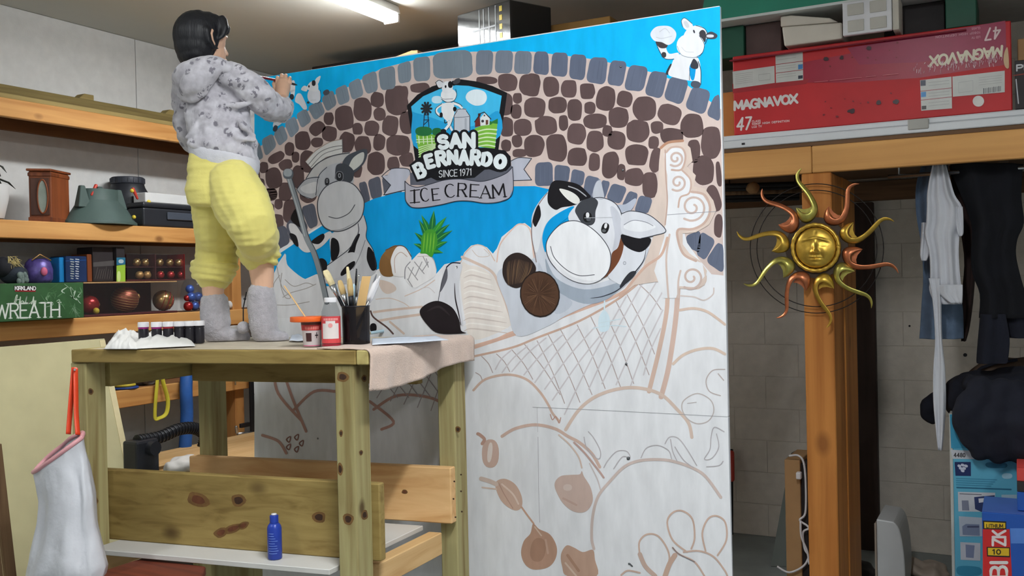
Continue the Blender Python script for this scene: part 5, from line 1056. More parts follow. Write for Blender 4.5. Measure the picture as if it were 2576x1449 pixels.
# ---- third shelf: Christmas boxes
XG = XS+0.0
g = thing('wreath_box', SX(100, 815, 0.03), 'green gift carton printed with WREATH in white at the left shelf', 'box')
M_grnc = mat('green_card', C(52, 92, 54), 0.5, var=0.12, vs=18); M_card = mat('brown_cardboard', C(176, 138, 96), 0.85, var=0.06)
z0 = Z3+0.002
yl, yr = 2.75, SX(211, 760, 0.09).y; zt3 = SX(100, 712, 0.09).z
zb3 = Z3+0.003
zw = zt3+0.003
MB().box((XS-0.20, yl, zb3), (XS+0.09, yr, zt3)).build('carton', M_grnc, g, bevel=0.003)
D = Art(0, XS+0.09, 1); M_prt = paintmat('carton_print', 0.5, 0.05)
D.view(0, 753, 3.677)
D.text('WREATH', (-42, 178), (592, -16), (0, -134), 15, C(224, 228, 222), 0.16, serif=.14)
D.view(0, 380, 3.677)
D.poly([(130, 1245), (335, 1250), (335, 1290), (130, 1288)], C(40, 30, 34), False); D.poly([(140, 1288), (330, 1290), (330, 1302), (140, 1300)], C(150, 30, 40), False)
D.text('KIRKLAND', (140, 1284), (190, 2), (0, -32), 8, C(236, 236, 236), 0.14)
for pl in ([(130, 1410), (150, 1340), (160, 1340), (140, 1420)], [(160, 1375), (130, 1382), (180, 1372)], [(185, 1405), (190, 1345), (175, 1420)], [(205, 1385), (190, 1400), (205, 1412), (220, 1395), (205, 1385)], [(232, 1405), (250, 1335), (238, 1400), (250, 1412)], [(262, 1410), (268, 1380), (262, 1410), (275, 1408)], [(305, 1390), (285, 1400), (295, 1412), (312, 1345), (308, 1408)], [(318, 1382), (318, 1405), (332, 1382), (325, 1425), (310, 1432)]):
    D.line(pl, 7, C(210, 222, 206))
rg = random.Random(5)
for i in range(26):
    x = 430+rg.random()*330; y = 1250+rg.random()*180
    D.line([(x, y), (x+rg.uniform(-40, 40), y+rg.uniform(-50, 50)), (x+rg.uniform(-60, 60), y+rg.uniform(-70, 70))], rg.uniform(4, 14), rg.choice([C(150, 176, 148), C(96, 136, 96), C(190, 206, 190), C(70, 112, 70)]), taper=True)
D.view(0, 760, 3.677)
for i in range(26): D.line([(690, 60+rg.uniform(-50, 50)), (640+rg.random()*110, 20+rg.random()*130)], 7, rg.choice([C(160, 186, 160), C(110, 150, 112), C(60, 104, 64)]), taper=True)
D.end('carton_print', M_prt, g)
def baub(c, r, m, parent, capm, ax=(0, 0, 1), stripes=None):
    o = MB().ball(c, r, 22, 14).build('bauble', m, parent, smooth=True)
    MB().lathe(Vector(c)+Vector(ax)*r*0.97, [(r*.2, 0), (r*.2, r*.16), (r*.08, r*.2)], 12, axis=ax).build('cap', capm, o, smooth=True)
    if stripes:
        for off, wd in stripes[1]:
            a_ = Vector(stripes[2]).normalized(); rr_ = math.sqrt(max(0, r*r-(off*r)**2)); s_ = a_.orthogonal().normalized(); t_ = a_.cross(s_)
            q = [Vector(c)+a_*off*r+(s_*math.cos(i*math.pi/12)+t_*math.sin(i*math.pi/12))*rr_ for i in range(24)]
            MB().tube(q+[q[0], q[1]], r*wd, 6).build('stripe', stripes[0], o, smooth=True)
    return o
M_gold = mat('gold_bauble', C(206, 170, 110), 0.22, 0.85, var=0.05); M_redb = mat('red_bauble', C(176, 50, 52), 0.25, 0.6, var=0.1); M_gold2 = mat('matt_gold', C(190, 150, 96), 0.45, 0.6); M_copb = mat('copper_bauble', C(150, 84, 66), 0.35, 0.6)
M_film = film('clear_film', (0.98, 0.97, 0.97), 0.93, 0.1)
M_mar = mat('maroon_card', C(84, 40, 42), 0.6, var=0.15)
# carton of large baubles
g = thing('bauble_carton', SX(330, 790, 0), 'window carton of large red and gold striped baubles on the third shelf', 'box')
y0, y1 = SX(214, 760).y, SX(449, 760).y; zt3 = SX(330, 708).z
MB().box((XS-0.26, y0, z0), (XS-0.01, y1, z0+0.012)).build('tray', M_mar, g, bevel=0.002); MB().box((XS-0.27, y0, z0), (XS-0.261, y1, zt3)).build('back_card', M_mar, g)
MB().box((XS-0.26, y0, zt3-0.008), (XS-0.01, y1, zt3)).build('top_card', M_card, g)
MB().box((XS-0.012, y0, z0+0.013), (XS-0.010, y1, zt3-0.009)).build('window', M_film, g)
q = SX(318, 752, -0.1); baub((XS-0.115, q.y, z0+0.012+0.086), 0.086, M_copb, g, M_gold2, (0.3, 0.9, .2), (M_gold2, [(o*.19, .018) for o in range(-4, 5)], (0.25, 0.1, 1)))
q = SX(415, 752, -0.1); baub((XS-0.115, q.y, z0+0.012+0.07), 0.07, M_gold, g, M_gold2, (0.2, 0.9, 0), (M_redb, [(.35, .05), (.75, .04), (-.1, .04)], (0.5, 0.8, -.3)))
q = SX(228, 748, -0.1); baub((XS-0.115, q.y, z0+0.012+0.06), 0.06, M_redb, g, M_gold2, (0.2, 0.9, 0))
q = SX(246, 776, -0.03); MB().ball((XS-0.045, q.y, z0+0.034), 0.02, 10, 8).build('small_bell', M_yelp, g, smooth=True)
# clear pack of small baubles, standing on the carton
g = thing('bauble_pack', SX(404, 706, 0), 'clear pack of small gold and red baubles leaning on the third shelf', 'box')
y0, y1 = SX(330, 680).y, SX(476, 680).y; zq = zt3+0.004; zt4 = SX(404, 638, -0.03).z
MB().box((XS-0.2, y0, zq), (XS-0.04, y1, zq+0.008)).build('tray', M_mar, g); MB().box((XS-0.21, y0, zq), (XS-0.201, y1, zt4)).build('back_card', M_mar, g)
MB().box((XS-0.2, y1-0.006, zq+0.009), (XS-0.04, y1, zt4)).build('side_card', M_redb, g); MB().box((XS-0.042, y0, zq+0.009), (XS-0.0405, y1-0.007, zt4)).build('window', M_film, g)
MB().box((XS-0.19, y0+.004, (zq+zt4)/2-.002), (XS-0.055, (y0+y1)/2-.004, (zq+zt4)/2+.002)).build('tray', M_mar, g); MB().box((XS-0.19, (y0+y1)/2+.004, (zq+zt4)/2-.002), (XS-0.055, y1-.008, (zq+zt4)/2+.002)).build('tray', M_mar, g)
MB().box((XS-0.2, (y0+y1)/2-0.003, zq+0.009), (XS-0.05, (y0+y1)/2+0.003, zt4-0.004)).build('divider', M_mar, g)
for x, y, mm in ((345, 660, M_gold), (366, 655, M_gold), (402, 652, M_gold), (427, 648, M_gold), (450, 645, M_gold), (352, 692, M_gold2), (371, 690, M_gold2), (404, 682, M_redb), (430, 677, M_redb), (456, 672, M_redb)):
    q = SX(x, y, -0.08); baub((XS-0.085, q.y, ((zq+zt4)/2+.030 if y < 662 else zq+.037)), 0.027, mm, g, M_gold2, (0.6, 0.2, 0.7))
# clear bag with blue things at the post
g = thing('ornament_bag', SX(475, 780, -0.02), 'clear bag of blue and red ornaments at the right end of the third shelf', 'bag')
a = SX(462, 705, -.13); b_ = SX(520, 780, -.13); yc = (a.y+b_.y)/2
m = MB(); rr = []
for k, (h, f) in enumerate(((0, .8), (.1, 1), (.5, 1.02), (.8, .9), (1, .7))):
    rr.append([Vector((XS-0.13+0.1*f*math.cos(t)*(1+.08*math.sin(5*t+k)), yc+(b_.y-a.y)/2*f*math.sin(t), z0+(a.z-z0+.01)*h)) for t in [i*math.pi/10 for i in range(20)]])
m.loft(rr).build('film', film('bag_film', (0.9, 0.92, 0.96), 0.8, 0.15), g, smooth=True)
M_blu = mat('blue_foil', C(72, 100, 176), 0.3, 0.3, var=0.2)
for x, h, r, dx, mm in ((473, .036, .033, .08, M_redb), (489, .036, .033, .08, M_blu), (506, .036, .033, .08, M_redb), (481, .098, .034, .09, M_blu), (498, .098, .034, .09, M_blu), (478, .155, .03, .10, M_blu), (470, .092, .022, .1, M_redb)):
    q = SX(x, 740, -dx); MB().ball((XS-dx, q.y, z0+h), r, 16, 10).build('ornament', mm, g, smooth=True)
# upper row on the wreath carton and the bauble carton
def carton(nm, lab, x0, x1, ytop, zbot, m, dx=-0.05, depth=0.15, cat='box', art=None):
    a = SX(x0, ytop, dx); b2 = SX(x1, ytop, dx); g = thing(nm, (XS+dx-depth/2, (a.y+b2.y)/2, zbot), lab, cat)
    MB().box((XS+dx-depth, a.y, zbot), (XS+dx, b2.y, a.z)).build('carton', m, g, bevel=0.003)
    MB().box((XS+dx-depth+.004, a.y+.004, a.z+.0005), (XS+dx-.004, (a.y+b2.y)/2-.001, a.z+.002)).build('flap', m, g); MB().box((XS+dx-depth+.004, (a.y+b2.y)/2+.001, a.z+.0005), (XS+dx-.004, b2.y-.004, a.z+.002)).build('flap', m, g)
    if art:
        D = Art(0, XS+dx, 1); art(D); D.end('printed_panel', M_prt, g)
    return g
M_bluec = mat('bright_blue_card', C(30, 130, 196), 0.4, var=0.1); M_navy = mat('navy_card', C(30, 52, 92), 0.4, var=0.15); M_dark = mat('dark_card', C(44, 38, 40), 0.6, var=0.2)
carton('blue_carton', 'bright blue carton standing beside the purple gift bag', 149, 161, 648, zw, M_bluec, -0.09)
def a1(D):
    D.view(0, 380, 3.677)
    for x, k in ((665, C(170, 176, 170)), (712, C(196, 200, 206))):
        for i in range(9): D.line([(x-10+rg.uniform(-5, 5), 1000+i*22), (x+14+rg.uniform(-5, 5), 1004+i*22)], 9, k, False)
    D.poly([(606, 1015), (800, 1005), (800, 1010), (606, 1020)], C(30, 84, 150), False)
carton('navy_carton', 'navy carton with pale upright lettering beside the blue carton', 166, 218, 645, zw, M_navy, -0.07, art=a1)
zc2 = zt3+0.003
carton('wooden_slat_box', 'thin brown wooden box end between navy carton and dark box', 219, 231, 640, zc2, M_mah, -0.09)
def a2(D):
    D.view(0, 380, 3.677)
    D.poly([(862, 1030), (1070, 1010), (1070, 1060), (862, 1070)], C(84, 80, 80), False)
    for i in range(8): D.line([(880+i*22, 1180), (905+i*20, 1090+rg.uniform(-20, 10))], 10, C(110, 104, 100), taper=True)
carton('icicle_box', 'dark box printed with pale spikes on the third shelf', 233, 284, 622, zc2, M_dark, -0.08, art=a2)
def a3(D):
    D.view(0, 380, 3.677)
    D.poly([(1078, 985), (1160, 985), (1160, 1050), (1078, 1055)], C(44, 110, 140), False); D.poly([(1078, 1060), (1160, 1050), (1160, 1215), (1078, 1215)], C(156, 196, 66), False); D.ell(1100, 1160, 16, 50, C(206, 226, 150)); D.ell(1120, 1020, 24, 18, C(180, 200, 206))
carton('lime_label_box', 'tall brown box with lime and blue label next to bauble pack', 293, 314, 622, zc2, M_dark, -0.055, 0.13, art=a3)
# purple gift bag and dark plush with straw hair at the left edge
g = thing('gift_bag', SX(118, 716, -0.08), 'purple printed gift bag lying on the green carton', 'bag')
a = SX(78, 650, -.08); b_ = SX(142, 714, -.08); yc = (a.y+b_.y)/2; m = MB(); rr = []
for k, (h, f) in enumerate(((0, .85), (.15, 1), (.55, 1.0), (.85, .82), (1, .6))):
    rr.append([Vector((XS-0.13+0.08*f*math.cos(t), yc+(b_.y-a.y)/2*f*math.sin(t)*(1+.06*math.sin(4*t+k)), zw+(a.z-zw)*h)) for t in [i*math.pi/11 for i in range(22)]])
m.loft(rr).build('bag_body', mat('purple_foil', C(92, 78, 146), 0.35, 0.2, var=0.35, vs=30), g, smooth=True)
q = SX(111, 683, -.035); MB().ball(q, (Vector((.012, 0, 0)), Vector((0, .022, 0)), Vector((0, 0, .026))), 12, 8).build('pink_flower', mat('pink_print', C(200, 96, 130), 0.5), g, smooth=True)
MB().tube([SX(80, 655, -.07), SX(100, 640, -.07), SX(128, 655, -.07)], .004, 6).build('handle', M_gold2, g, smooth=True)
g = thing('scarecrow_doll', SX(45, 716, -0.06), 'dark soft doll with straw hair at the left edge of the third shelf', 'doll')
m = MB(); m.ball(SX(34, 690, -.1), (Vector((.08, 0, 0)), Vector((0, .075, 0)), Vector((0, 0, .06))), 18, 12); 
bd = m.build('body', mat('dark_blue_cloth', C(46, 52, 62), 0.95, var=0.3, bump=0.4), g, smooth=True)
MB().ball(SX(8, 672, -.1), .06, 16, 10).build('head', mat('dark_cloth', C(36, 36, 42), .9), g, smooth=True)
M_straw = mat('straw', C(186, 168, 116), 0.9, var=0.2)
m = MB()
for i in range(40):
    q = SX(20+rg.random()*25, 645+rg.random()*20, -.05); m.tube([q, q+Vector((rg.uniform(-.01, .03), rg.uniform(-.01, .05), rg.uniform(-.05, .005)))], [.003, .001], 5)
o = m.build('straw_hair', M_straw, g); o['kind'] = 'stuff'
m = MB()
for i in range(14): q = SX(45+rg.random()*25, 690+rg.random()*22, -.02); m.ball(q, (Vector((.01, 0, 0)), Vector((0, .014, 0)), Vector((0, 0, .018))), 8, 6)
o = m.build('grey_tufts', mat('grey_green_cloth', C(110, 124, 120), .9), g, smooth=True); o['kind'] = 'stuff'
# white rolled stick and dangling tag by the post
g = thing('paper_roll', Vector((XS-.08, SX(600, 765, -.08).y, Z3+.003)), 'white paper roll lying on the third shelf behind the boots', 'paper roll')
a = SX(575, 765, -.08); zr = Z3+.033
MB().tube([Vector((XS-.08, a.y-.12, zr)), Vector((XS-.08, a.y+.1, zr))], .03, 18).build('paper', M_wht, g, smooth=True, bevel=.0001)
MB().tube([Vector((XS-.08, a.y-.123, zr)), Vector((XS-.08, a.y-.1205, zr))], .008, 10).build('core', M_card, g)
# ---- plywood sheets leaning on the shelves
M_ply = mat('yellow_plywood', C(200, 192, 150), 0.7, var=0.06, vs=6, bump=0.05)
g = thing('plywood_sheet', (-4.5, SX(100, 900).y, 0), 'large yellowish plywood sheet leaning against the left shelves', 'plywood sheet')
tr = P(258, 853, 0, -4.86); mr = P(322, 1168, 0, -4.60); dn = (mr-tr)*((0-tr.z)/(mr.z-tr.z)); br = tr+dn
tl = tr+Vector((0, -1.7, -0.005)); bl = br+Vector((0, -1.7, 0))
nn = Vector((0.018*0.97, 0, 0.004))
MB().prism([bl, br, tr, tl], nn).build('sheet', M_ply, g, bevel=0.001)
dirn = (tr-br)
MB().prism([br+Vector((.02, -.04, .005)), br+Vector((.02, -.001, .005)), tr+Vector((.02, -.001, -.005)), tr+Vector((.02, -.04, -.005))], Vector((0.003, 0, 0))).build('edge_strip', mat('pale_ply_edge', C(226, 212, 168), .7), g)
g = thing('timber_batten', P(20, 1449, 0, -4.0), 'brown narrow timber batten leaning at the lower left corner', 'batten', 'battens in the lower left corner')
M_brnw = wood('brown_batten', C(140, 112, 84), C(98, 72, 50), 2, 0.2)
def lean(x0, y0, x1, y1, X, wpx, g, nm):
    a = P(x0, y0, 0, X); b2 = P(x1, y1, 0, X); d2 = (a-b2); b3 = b2+d2*((b2.z-0.0)/(b2.z-a.z)) if abs(b2.z-a.z) > 1e-3 else b2
    s = (P(x1+wpx, y1, 0, X)-b2).length
    MB().prism([a, b3, b3+Vector((0, s, 0)), a+Vector((0, s, 0))], Vector((.02, 0, 0))).build(nm, M_brnw, g, bevel=.002)
lean(-30, 1120, 8, 1449, -4.0, 26, g, 'strip')
g = thing('timber_batten', P(-10, 1449, 0, -3.96), 'second darker timber batten crossing at the lower left corner', 'batten', 'battens in the lower left corner')
lean(-60, 1120, -24, 1449, -3.96, 24, g, 'strip')
# ---- the lowest shelf seen through the bench
z4 = Z4+.002
g = thing('rope_coil', SX(312, 965, -.1), 'coil of yellow rope on the low shelf behind the bench', 'rope')
p = SX(312, 950, -.08); p.z = z4
for i in range(5): MB().lathe(p+up*(.022+i*.02), [(.055, -.009), (.066, -.009), (.072, 0), (.066, .009), (.055, .009)], 20).build('rope_turn', M_yelp, g, smooth=True)
MB().lathe(p, [(.085, 0), (.09, .004), (.085, .012), (.02, .013)], 20).build('base', mat('blue_plastic', C(36, 66, 140), .5), g, smooth=True)
g = thing('plastic_sack', SX(350, 975, -.05), 'crumpled grey plastic sack on the low shelf beside the rope coil', 'bag')
m = MB(); m.ball(SX(362, 950, -.16)+up*0, (Vector((.1, 0, 0)), Vector((0, .11, 0)), Vector((0, 0, .06))), 20, 12)
o = organic('sack', m, .008, mat('grey_sack', C(120, 122, 124), .35, var=.2), g, smooth=2, disp=lambda c: .02*noise.noise(c*22), floor=z4)
def strap(nm, lab, col, pts, r, X, cat, part='strap', extra=None, flt=.45):
    q = [P(x, y, 0, X+dx) for x, y, dx in pts]
    g = thing(nm, q[-1], lab, cat); MB().tube(catmull([tuple(v) for v in q], False, 5), r, 10, flat=flt).build(part, col, g, smooth=True)
    MB().tube([q[0]+up*.02-Vector((.03, 0, 0)), q[0]+up*.012, q[0]+Vector((.006, 0, -.006))], .004, 8).build('hook', M_fer, g, smooth=True)
    if extra: extra(g)
M_yst = mat('yellow_webbing', C(206, 196, 60), .7, var=.1); M_bst = mat('blue_webbing', C(40, 92, 168), .6, var=.2); M_ost = mat('orange_cord', C(206, 84, 48), .6)
strap('yellow_strap', 'long yellow webbing strap hanging in a loop under the bench', M_yst, [(398, 935, .02), (392, 1000, .03), (390, 1050, .03), (400, 1052, .04), (418, 1040, .04), (422, 1005, .04), (410, 960, .03), (408, 935, .02)], .014, XS, 'strap')
strap('blue_strap', 'thick hank of blue webbing hanging beside the yellow strap', M_bst, [(470, 930, .02), (468, 980, .06), (470, 1040, .06), (468, 1090, .06), (464, 1150, .06)], .042, XS, 'strap', flt=.9)
strap('orange_cord', 'thin orange extension cord hanging beside the blue strap', M_ost, [(505, 920, .02), (512, 960, .03), (522, 1000, .03), (508, 1040, .03), (514, 1110, .03)], .010, XS, 'cord', 'cord')
g = thing('teal_knob_tool', SX(592, 935, .02), 'small teal handled tool hanging on the shelf post', 'tool')
MB().ball(SX(592, 930, .03), (Vector((.02, 0, 0)), Vector((0, .028, 0)), Vector((0, 0, .04))), 14, 10).build('handle', mat('teal_plastic', C(44, 126, 140), .4), g, smooth=True); MB().tube([SX(592, 944, .03), SX(592, 968, .03)], .006, 8).build('shank', M_fer, g, smooth=True)
g = thing('bar_clamp', SX(615, 1090, .03), 'dark bar clamp with a steel jaw on the shelf post', 'clamp')
M_irn = mat('dark_iron', C(38, 38, 42), .5, .5)
a = SX(632, 915, .05); b_ = SX(632, 1130, .05); MB().box((a.x-.01, a.y-.022, b_.z), (a.x+.01, a.y+.022, a.z)).build('bar', M_irn, g, bevel=.002)
q = SX(612, 1070, .05); MB().box((q.x-.012, q.y-.03, q.z-.015), (q.x+.012, q.y+.06, q.z+.015)).build('jaw', M_irn, g, bevel=.003); MB().tube([SX(598, 1092, .05), SX(636, 1088, .05)], .012, 10).build('screw', M_fer, g, smooth=True); MB().tube([SX(594, 1074, .06), SX(596, 1088, .06)], .010, 10, ends=True).build('handle', M_fer, g, smooth=True)
# work top of the low bench under the shelves with the vacuum and paper bag
zwt = SX(420, 1150, .25).z
wt = thing('side_bench', (-4.75, 5.0, 0), 'low wooden side bench under the left shelves seen through the work bench', 'bench')
MB().box((XS+.05, 3.95, zwt-.035), (-4.2, 6.3, zwt)).build('top_board', M_piney, wt, bevel=.003)
for y in (4.1, 6.2):
    for x in (-4.9, -4.28): MB().box((x-.04, y-.04, 0), (x+.04, y+.04, zwt-.036)).build('leg', M_trz, wt, bevel=.003)
g = thing('vacuum_hose', P(430, 1130, 2, zwt), 'black vacuum hose and floor nozzle lying on the side bench', 'vacuum hose')
Xv = -4.42
q = [P(x, y, 0, Xv) for x, y in ((345, 1110), (400, 1100), (450, 1080), (490, 1078), (515, 1095), (510, 1125))]
m = MB(); m.tube(catmull([tuple(v) for v in q], False, 6), .034, 12); m.build('hose', M_irn, g, smooth=True)
cq = catmull([tuple(v) for v in q], False, 6)
for i in range(0, len(cq)-1, 1):
    MB().tube([cq[i], tuple(Vector(cq[i])+(Vector(cq[i+1])-Vector(cq[i]))*.3)], .038, 12).build('hose_rib', M_blk, g)
a = P(325, 1115, 0, Xv); MB().box((Xv-.06, a.y, zwt+.002), (Xv+.06, a.y+.16, a.z+.01)).build('nozzle', M_blk, g, bevel=.015, seg=2)
MB().tube([P(392, 1128, 0, Xv+.1)-Vector((.06, 0, 0)), P(392, 1128, 0, Xv+.1)], .04, 16).build('wheel', M_blk, g, smooth=True, bevel=.0001)
g = thing('paper_bag', P(470, 1168, 2, zwt), 'crumpled white paper bag with a red edge on the side bench', 'bag')
p = P(462, 1172, 0, -4.3); p.z = zwt
m = MB(); m.ball(p+up*.035, (Vector((.09, 0, 0)), Vector((0, .13, 0)), Vector((0, 0, .05))), 18, 12)
organic('bag', m, .007, mat('white_paper', C(214, 210, 206), .8, var=.04), g, smooth=1, disp=lambda c: .02*noise.noise(c*20), floor=zwt+.002)
MB().tube([p+Vector((.09, .05, .012)), p+Vector((.08, .1, .014)), p+Vector((.06, .13, .012))], .008, 8).build('red_edge', M_red, g, smooth=True)
# ------------------------------------------------------------------ things on and around the work bench
zt_b = T(0.5, 0.5).z+0.0015
def BT(x, y): return P(x, y, 2, zt_b)
# spread of paint-stained paper and cloth
M_cloth = mat('beige_terry', C(206, 182, 168), 0.95, var=0.08, vs=16, bump=0.7, bs=220, sheen=.3)
def sheet(name, pts_fn, nu, nv, thick, m, parent=None, **k):
    V = [pts_fn(i/nu, j/nv) for j in range(nv+1) for i in range(nu+1)]; n1 = len(V); F = []
    for j in range(nv):
        for i in range(nu): F.append([j*(nu+1)+i, j*(nu+1)+i+1, (j+1)*(nu+1)+i+1, (j+1)*(nu+1)+i])
    o = build(name, V, F, m, parent, smooth=True, fix=True, **k)
    s = o.modifiers.new('s', 'SOLIDIFY'); s.thickness = thick; s.offset = 0
    return o
# towel: lies on the top at the right end, then hangs over the right-hand edge
eA, eB = T(1.0, 0.0), T(1.0, 1.0)
def towel(u, v):       # u along the edge (front to back), v across
    t = 0.0+u*0.985; e = T(1.0, t); out = Vector((1, 0.02, 0)); w = .006*math.sin(u*17)+.004*math.sin(u*41+v*3)
    drop = 0.128-0.03*u+0.012*math.sin(u*6)
    lay = 0.20
    L = v*(lay+drop)
    if L < lay-.012: return T(1.0, t)+Vector((-(lay-L), 0, 0.004+.001*math.sin(u*30+v*20)))
    if L < lay+.02:
        a = (L-lay+.012)/.032*math.pi/2; return e+Vector((-.012+.022*math.sin(a), 0, .004-.020*(1-math.cos(a))))
    q = L-lay-.02; return e+Vector((.010+w*min(1, q*9)+.02*q, -.12*q*(1-u), -.016-q))
tw = sheet('towel', towel, 48, 40, 0.004, M_cloth)
tag(tw, 'beige terry towel draped over the right end of the work bench', 'towel')
M_news = mat('stained_paper', C(208, 214, 226), 0.8, var=0.08, vs=40)
def paper(x0, y0, x1, y1, x2, y2, x3, y3, z, amp):
    q = [P(a, b, 2, zt_b+z) for a, b in ((x0, y0), (x1, y1), (x2, y2), (x3, y3))]
    def f(u, v):
        p = q[0]*(1-u)*(1-v)+q[1]*u*(1-v)+q[2]*u*v+q[3]*(1-u)*v; p.z += amp*(0.5+.5*math.sin(u*9+v*4))*(.4+.6*v); return p
    return f
o = sheet('paper_sheet', paper(936, 868, 1128, 856, 1096, 846, 935, 852, .0085, .003), 20, 8, .0015, M_news); tag(o, 'crinkled white paint-stained paper lying on the towel beside the brush pot', 'paper')
o = sheet('paper_sheet', paper(728, 858, 770, 858, 770, 846, 735, 843, .003, .006), 10, 6, .002, M_news); tag(o, 'small folded white paper behind the orange lidded tub', 'paper')
# crumpled white rag / tissue at the left end
g = thing('crumpled_tissue', BT(380, 876), 'crumpled white tissue paper heap at the left end of the work bench', 'tissue')
M_tis = mat('tissue_white', C(228, 226, 224), 0.9, var=0.03)
def crum(pts, hs, nm, seed):
    q = [P(a, b, 2, zt_b) for a, b in pts]
    def f(u, v):
        p = q[0]*(1-u)*(1-v)+q[1]*u*(1-v)+q[2]*u*v+q[3]*(1-u)*v
        h = hs*math.sin(math.pi*min(1, max(0, u)))**.6*math.sin(math.pi*min(1, max(0, v)))**.5
        p.z += .003+h*(.75+.5*noise.noise(Vector((u*6+seed, v*6, 1))))+.012*abs(noise.noise(Vector((u*13, v*13, seed))))*min(1, h*60); return p
    return sheet(nm, f, 30, 22, .0015, M_tis, g)
crum([(330, 880), (492, 872), (475, 852), (345, 846)], .036, 'flat_fold', 1.0)
crum([(262, 880), (346, 880), (360, 846), (290, 850)], .046, 'crumple', 4.0)
# row of paint bottles with white caps
M_pot = mat('dark_paint_jar', C(34, 32, 38), 0.25, var=.2); M_capw = mat('white_cap', C(226, 224, 228), .4); M_mag = mat('magenta_paint', C(140, 34, 110), .3); M_red2 = mat('crimson_paint', C(150, 34, 50), .3)
jars = [(362, 866, 'magenta', M_mag), (395, 866, 'dark magenta', M_mag), (424, 865, 'crimson', M_red2), (452, 864, 'black', M_pot), (478, 863, 'black', M_pot), (502, 862, 'black', M_pot)]
jl = ['first paint jar from the left end of the row, magenta under its white lid', 'second paint jar from the left end of the row, dark magenta', 'third paint jar from the left, crimson below its white lid', 'black paint jar in the middle right of the row of jars', 'second black paint jar from the boot in the row', 'last black paint jar of the row, right against the left boot']
for (x, y, cn, mm), lb in zip(jars, jl):
    p = BT(x, y+1); r = .0185; h = .074
    g = thing('paint_jar', p, lb, 'paint jar', 'paint jars in a row beside the boots')
    MB().lathe(p, [(r*.9, 0), (r, .003), (r, h*.72), (r*.94, h*.78)], 20).build('jar', M_pot, g, smooth=True, bevel=.0001)
    MB().lathe(p+up*h*.79, [(r*1.0, 0), (r*1.0, .006)], 20).build('paint_ring', mm, g, smooth=True, bevel=.0001)
    MB().lathe(p+up*(h*.79+.0065), [(r*1.08, 0), (r*1.08, .016), (r*1.0, .018)], 20).build('lid', M_capw, g, smooth=True, bevel=.0001)
for k, (x, y) in enumerate(((612, 823), (590, 823))):
    p = P(x, y+30, 2, zt_b); 
p = BT(598, 848); g = thing('paint_jar', p, 'squat white lidded paint jar standing behind the two boots', 'paint jar', 'paint jars in a row beside the boots')
MB().lathe(p, [(.024, 0), (.026, .004), (.026, .03)], 20).build('jar', M_pot, g, smooth=True, bevel=.0001); MB().lathe(p+up*.031, [(.028, 0), (.028, .014), (.026, .016)], 20).build('lid', M_capw, g, smooth=True, bevel=.0001)
# tub with an orange lid and a wooden stick
p = BT(786, 871); g = thing('plastic_tub', p, 'small printed tub with an orange lid and a wooden stir stick', 'tub')
kx = (p-CAM).dot(FW)*S_
M_tub = mat('printed_tub', C(206, 198, 200), .45, var=.06); M_org = mat('orange_plastic', C(232, 104, 40), .4, var=.03)
hT = 62*kx; r0, r1 = 22*kx, 27*kx
MB().lathe(p, [(r0*.92, 0), (r0, .002), (r1*.97, hT*.9), (r1, hT)], 32).build('tub', M_tub, g, smooth=True, bevel=.0001)
lerp = lambda h: r0+(r1-r0)*h/hT
def band(nm, h0, h1, a0, a1, m, parent, c, rad, off=.0006, n=14):
    mb = MB(); V = []
    for h in (h0, h1):
        for i in range(n+1):
            a = math.radians(a0+(a1-a0)*i/n); rr_ = rad(h)+off; V.append(c+Vector((math.cos(a)*rr_, math.sin(a)*rr_, h)))
    mb.add(V, [[i, i+1, n+2+i, n+1+i] for i in range(n)]); return mb.build(nm, m, parent, smooth=True)
VA = math.degrees(math.atan2(CAM.y-p.y, CAM.x-p.x))     # direction from the bench towards the viewer
band('red_band', hT*.66, hT*.88, VA-100, VA+100, mat('red_print', C(190, 58, 58), .5), g, p, lerp); band('brown_band', hT*.88, hT*.985, VA-120, VA+120, mat('brown_print', C(96, 58, 52), .5), g, p, lerp)
band('dark_bean_print', hT*.22, hT*.56, VA-38, VA-4, mat('dark_print', C(64, 34, 36), .5), g, p, lerp); band('plus_print', hT*.44, hT*.48, VA+16, VA+36, M_pot, g, p, lerp, .0008); band('plus_print', hT*.34, hT*.58, VA+24, VA+28, M_pot, g, p, lerp, .0008); band('red_base', .002, hT*.06, VA-100, VA+100, mat('pink_print', C(214, 120, 124), .5), g, p, lerp)
for i in range(9): band('red_letter', hT*.70, hT*.82, VA-40+i*9, VA-35+i*9, mat('pale_red_print', C(226, 150, 140), .5), g, p, lerp, .0008, 2)
lc = p+up*hT-RT*9*kx
lid_r = 45*kx
MB().lathe(lc, [(lid_r*.96, 0), (lid_r, .002), (lid_r, 12*kx), (lid_r*.97, 13*kx)], 36).build('lid', M_org, g, smooth=True, bevel=.0001)
a = PD(768, 797, (lc-CAM).dot(FW)); b_ = PD(715, 719, (lc-CAM).dot(FW)+.02)
MB().tube([a, b_], .0042, 8, flat=.5).build('stir_stick', mat('bamboo', C(214, 176, 122), .6), g)
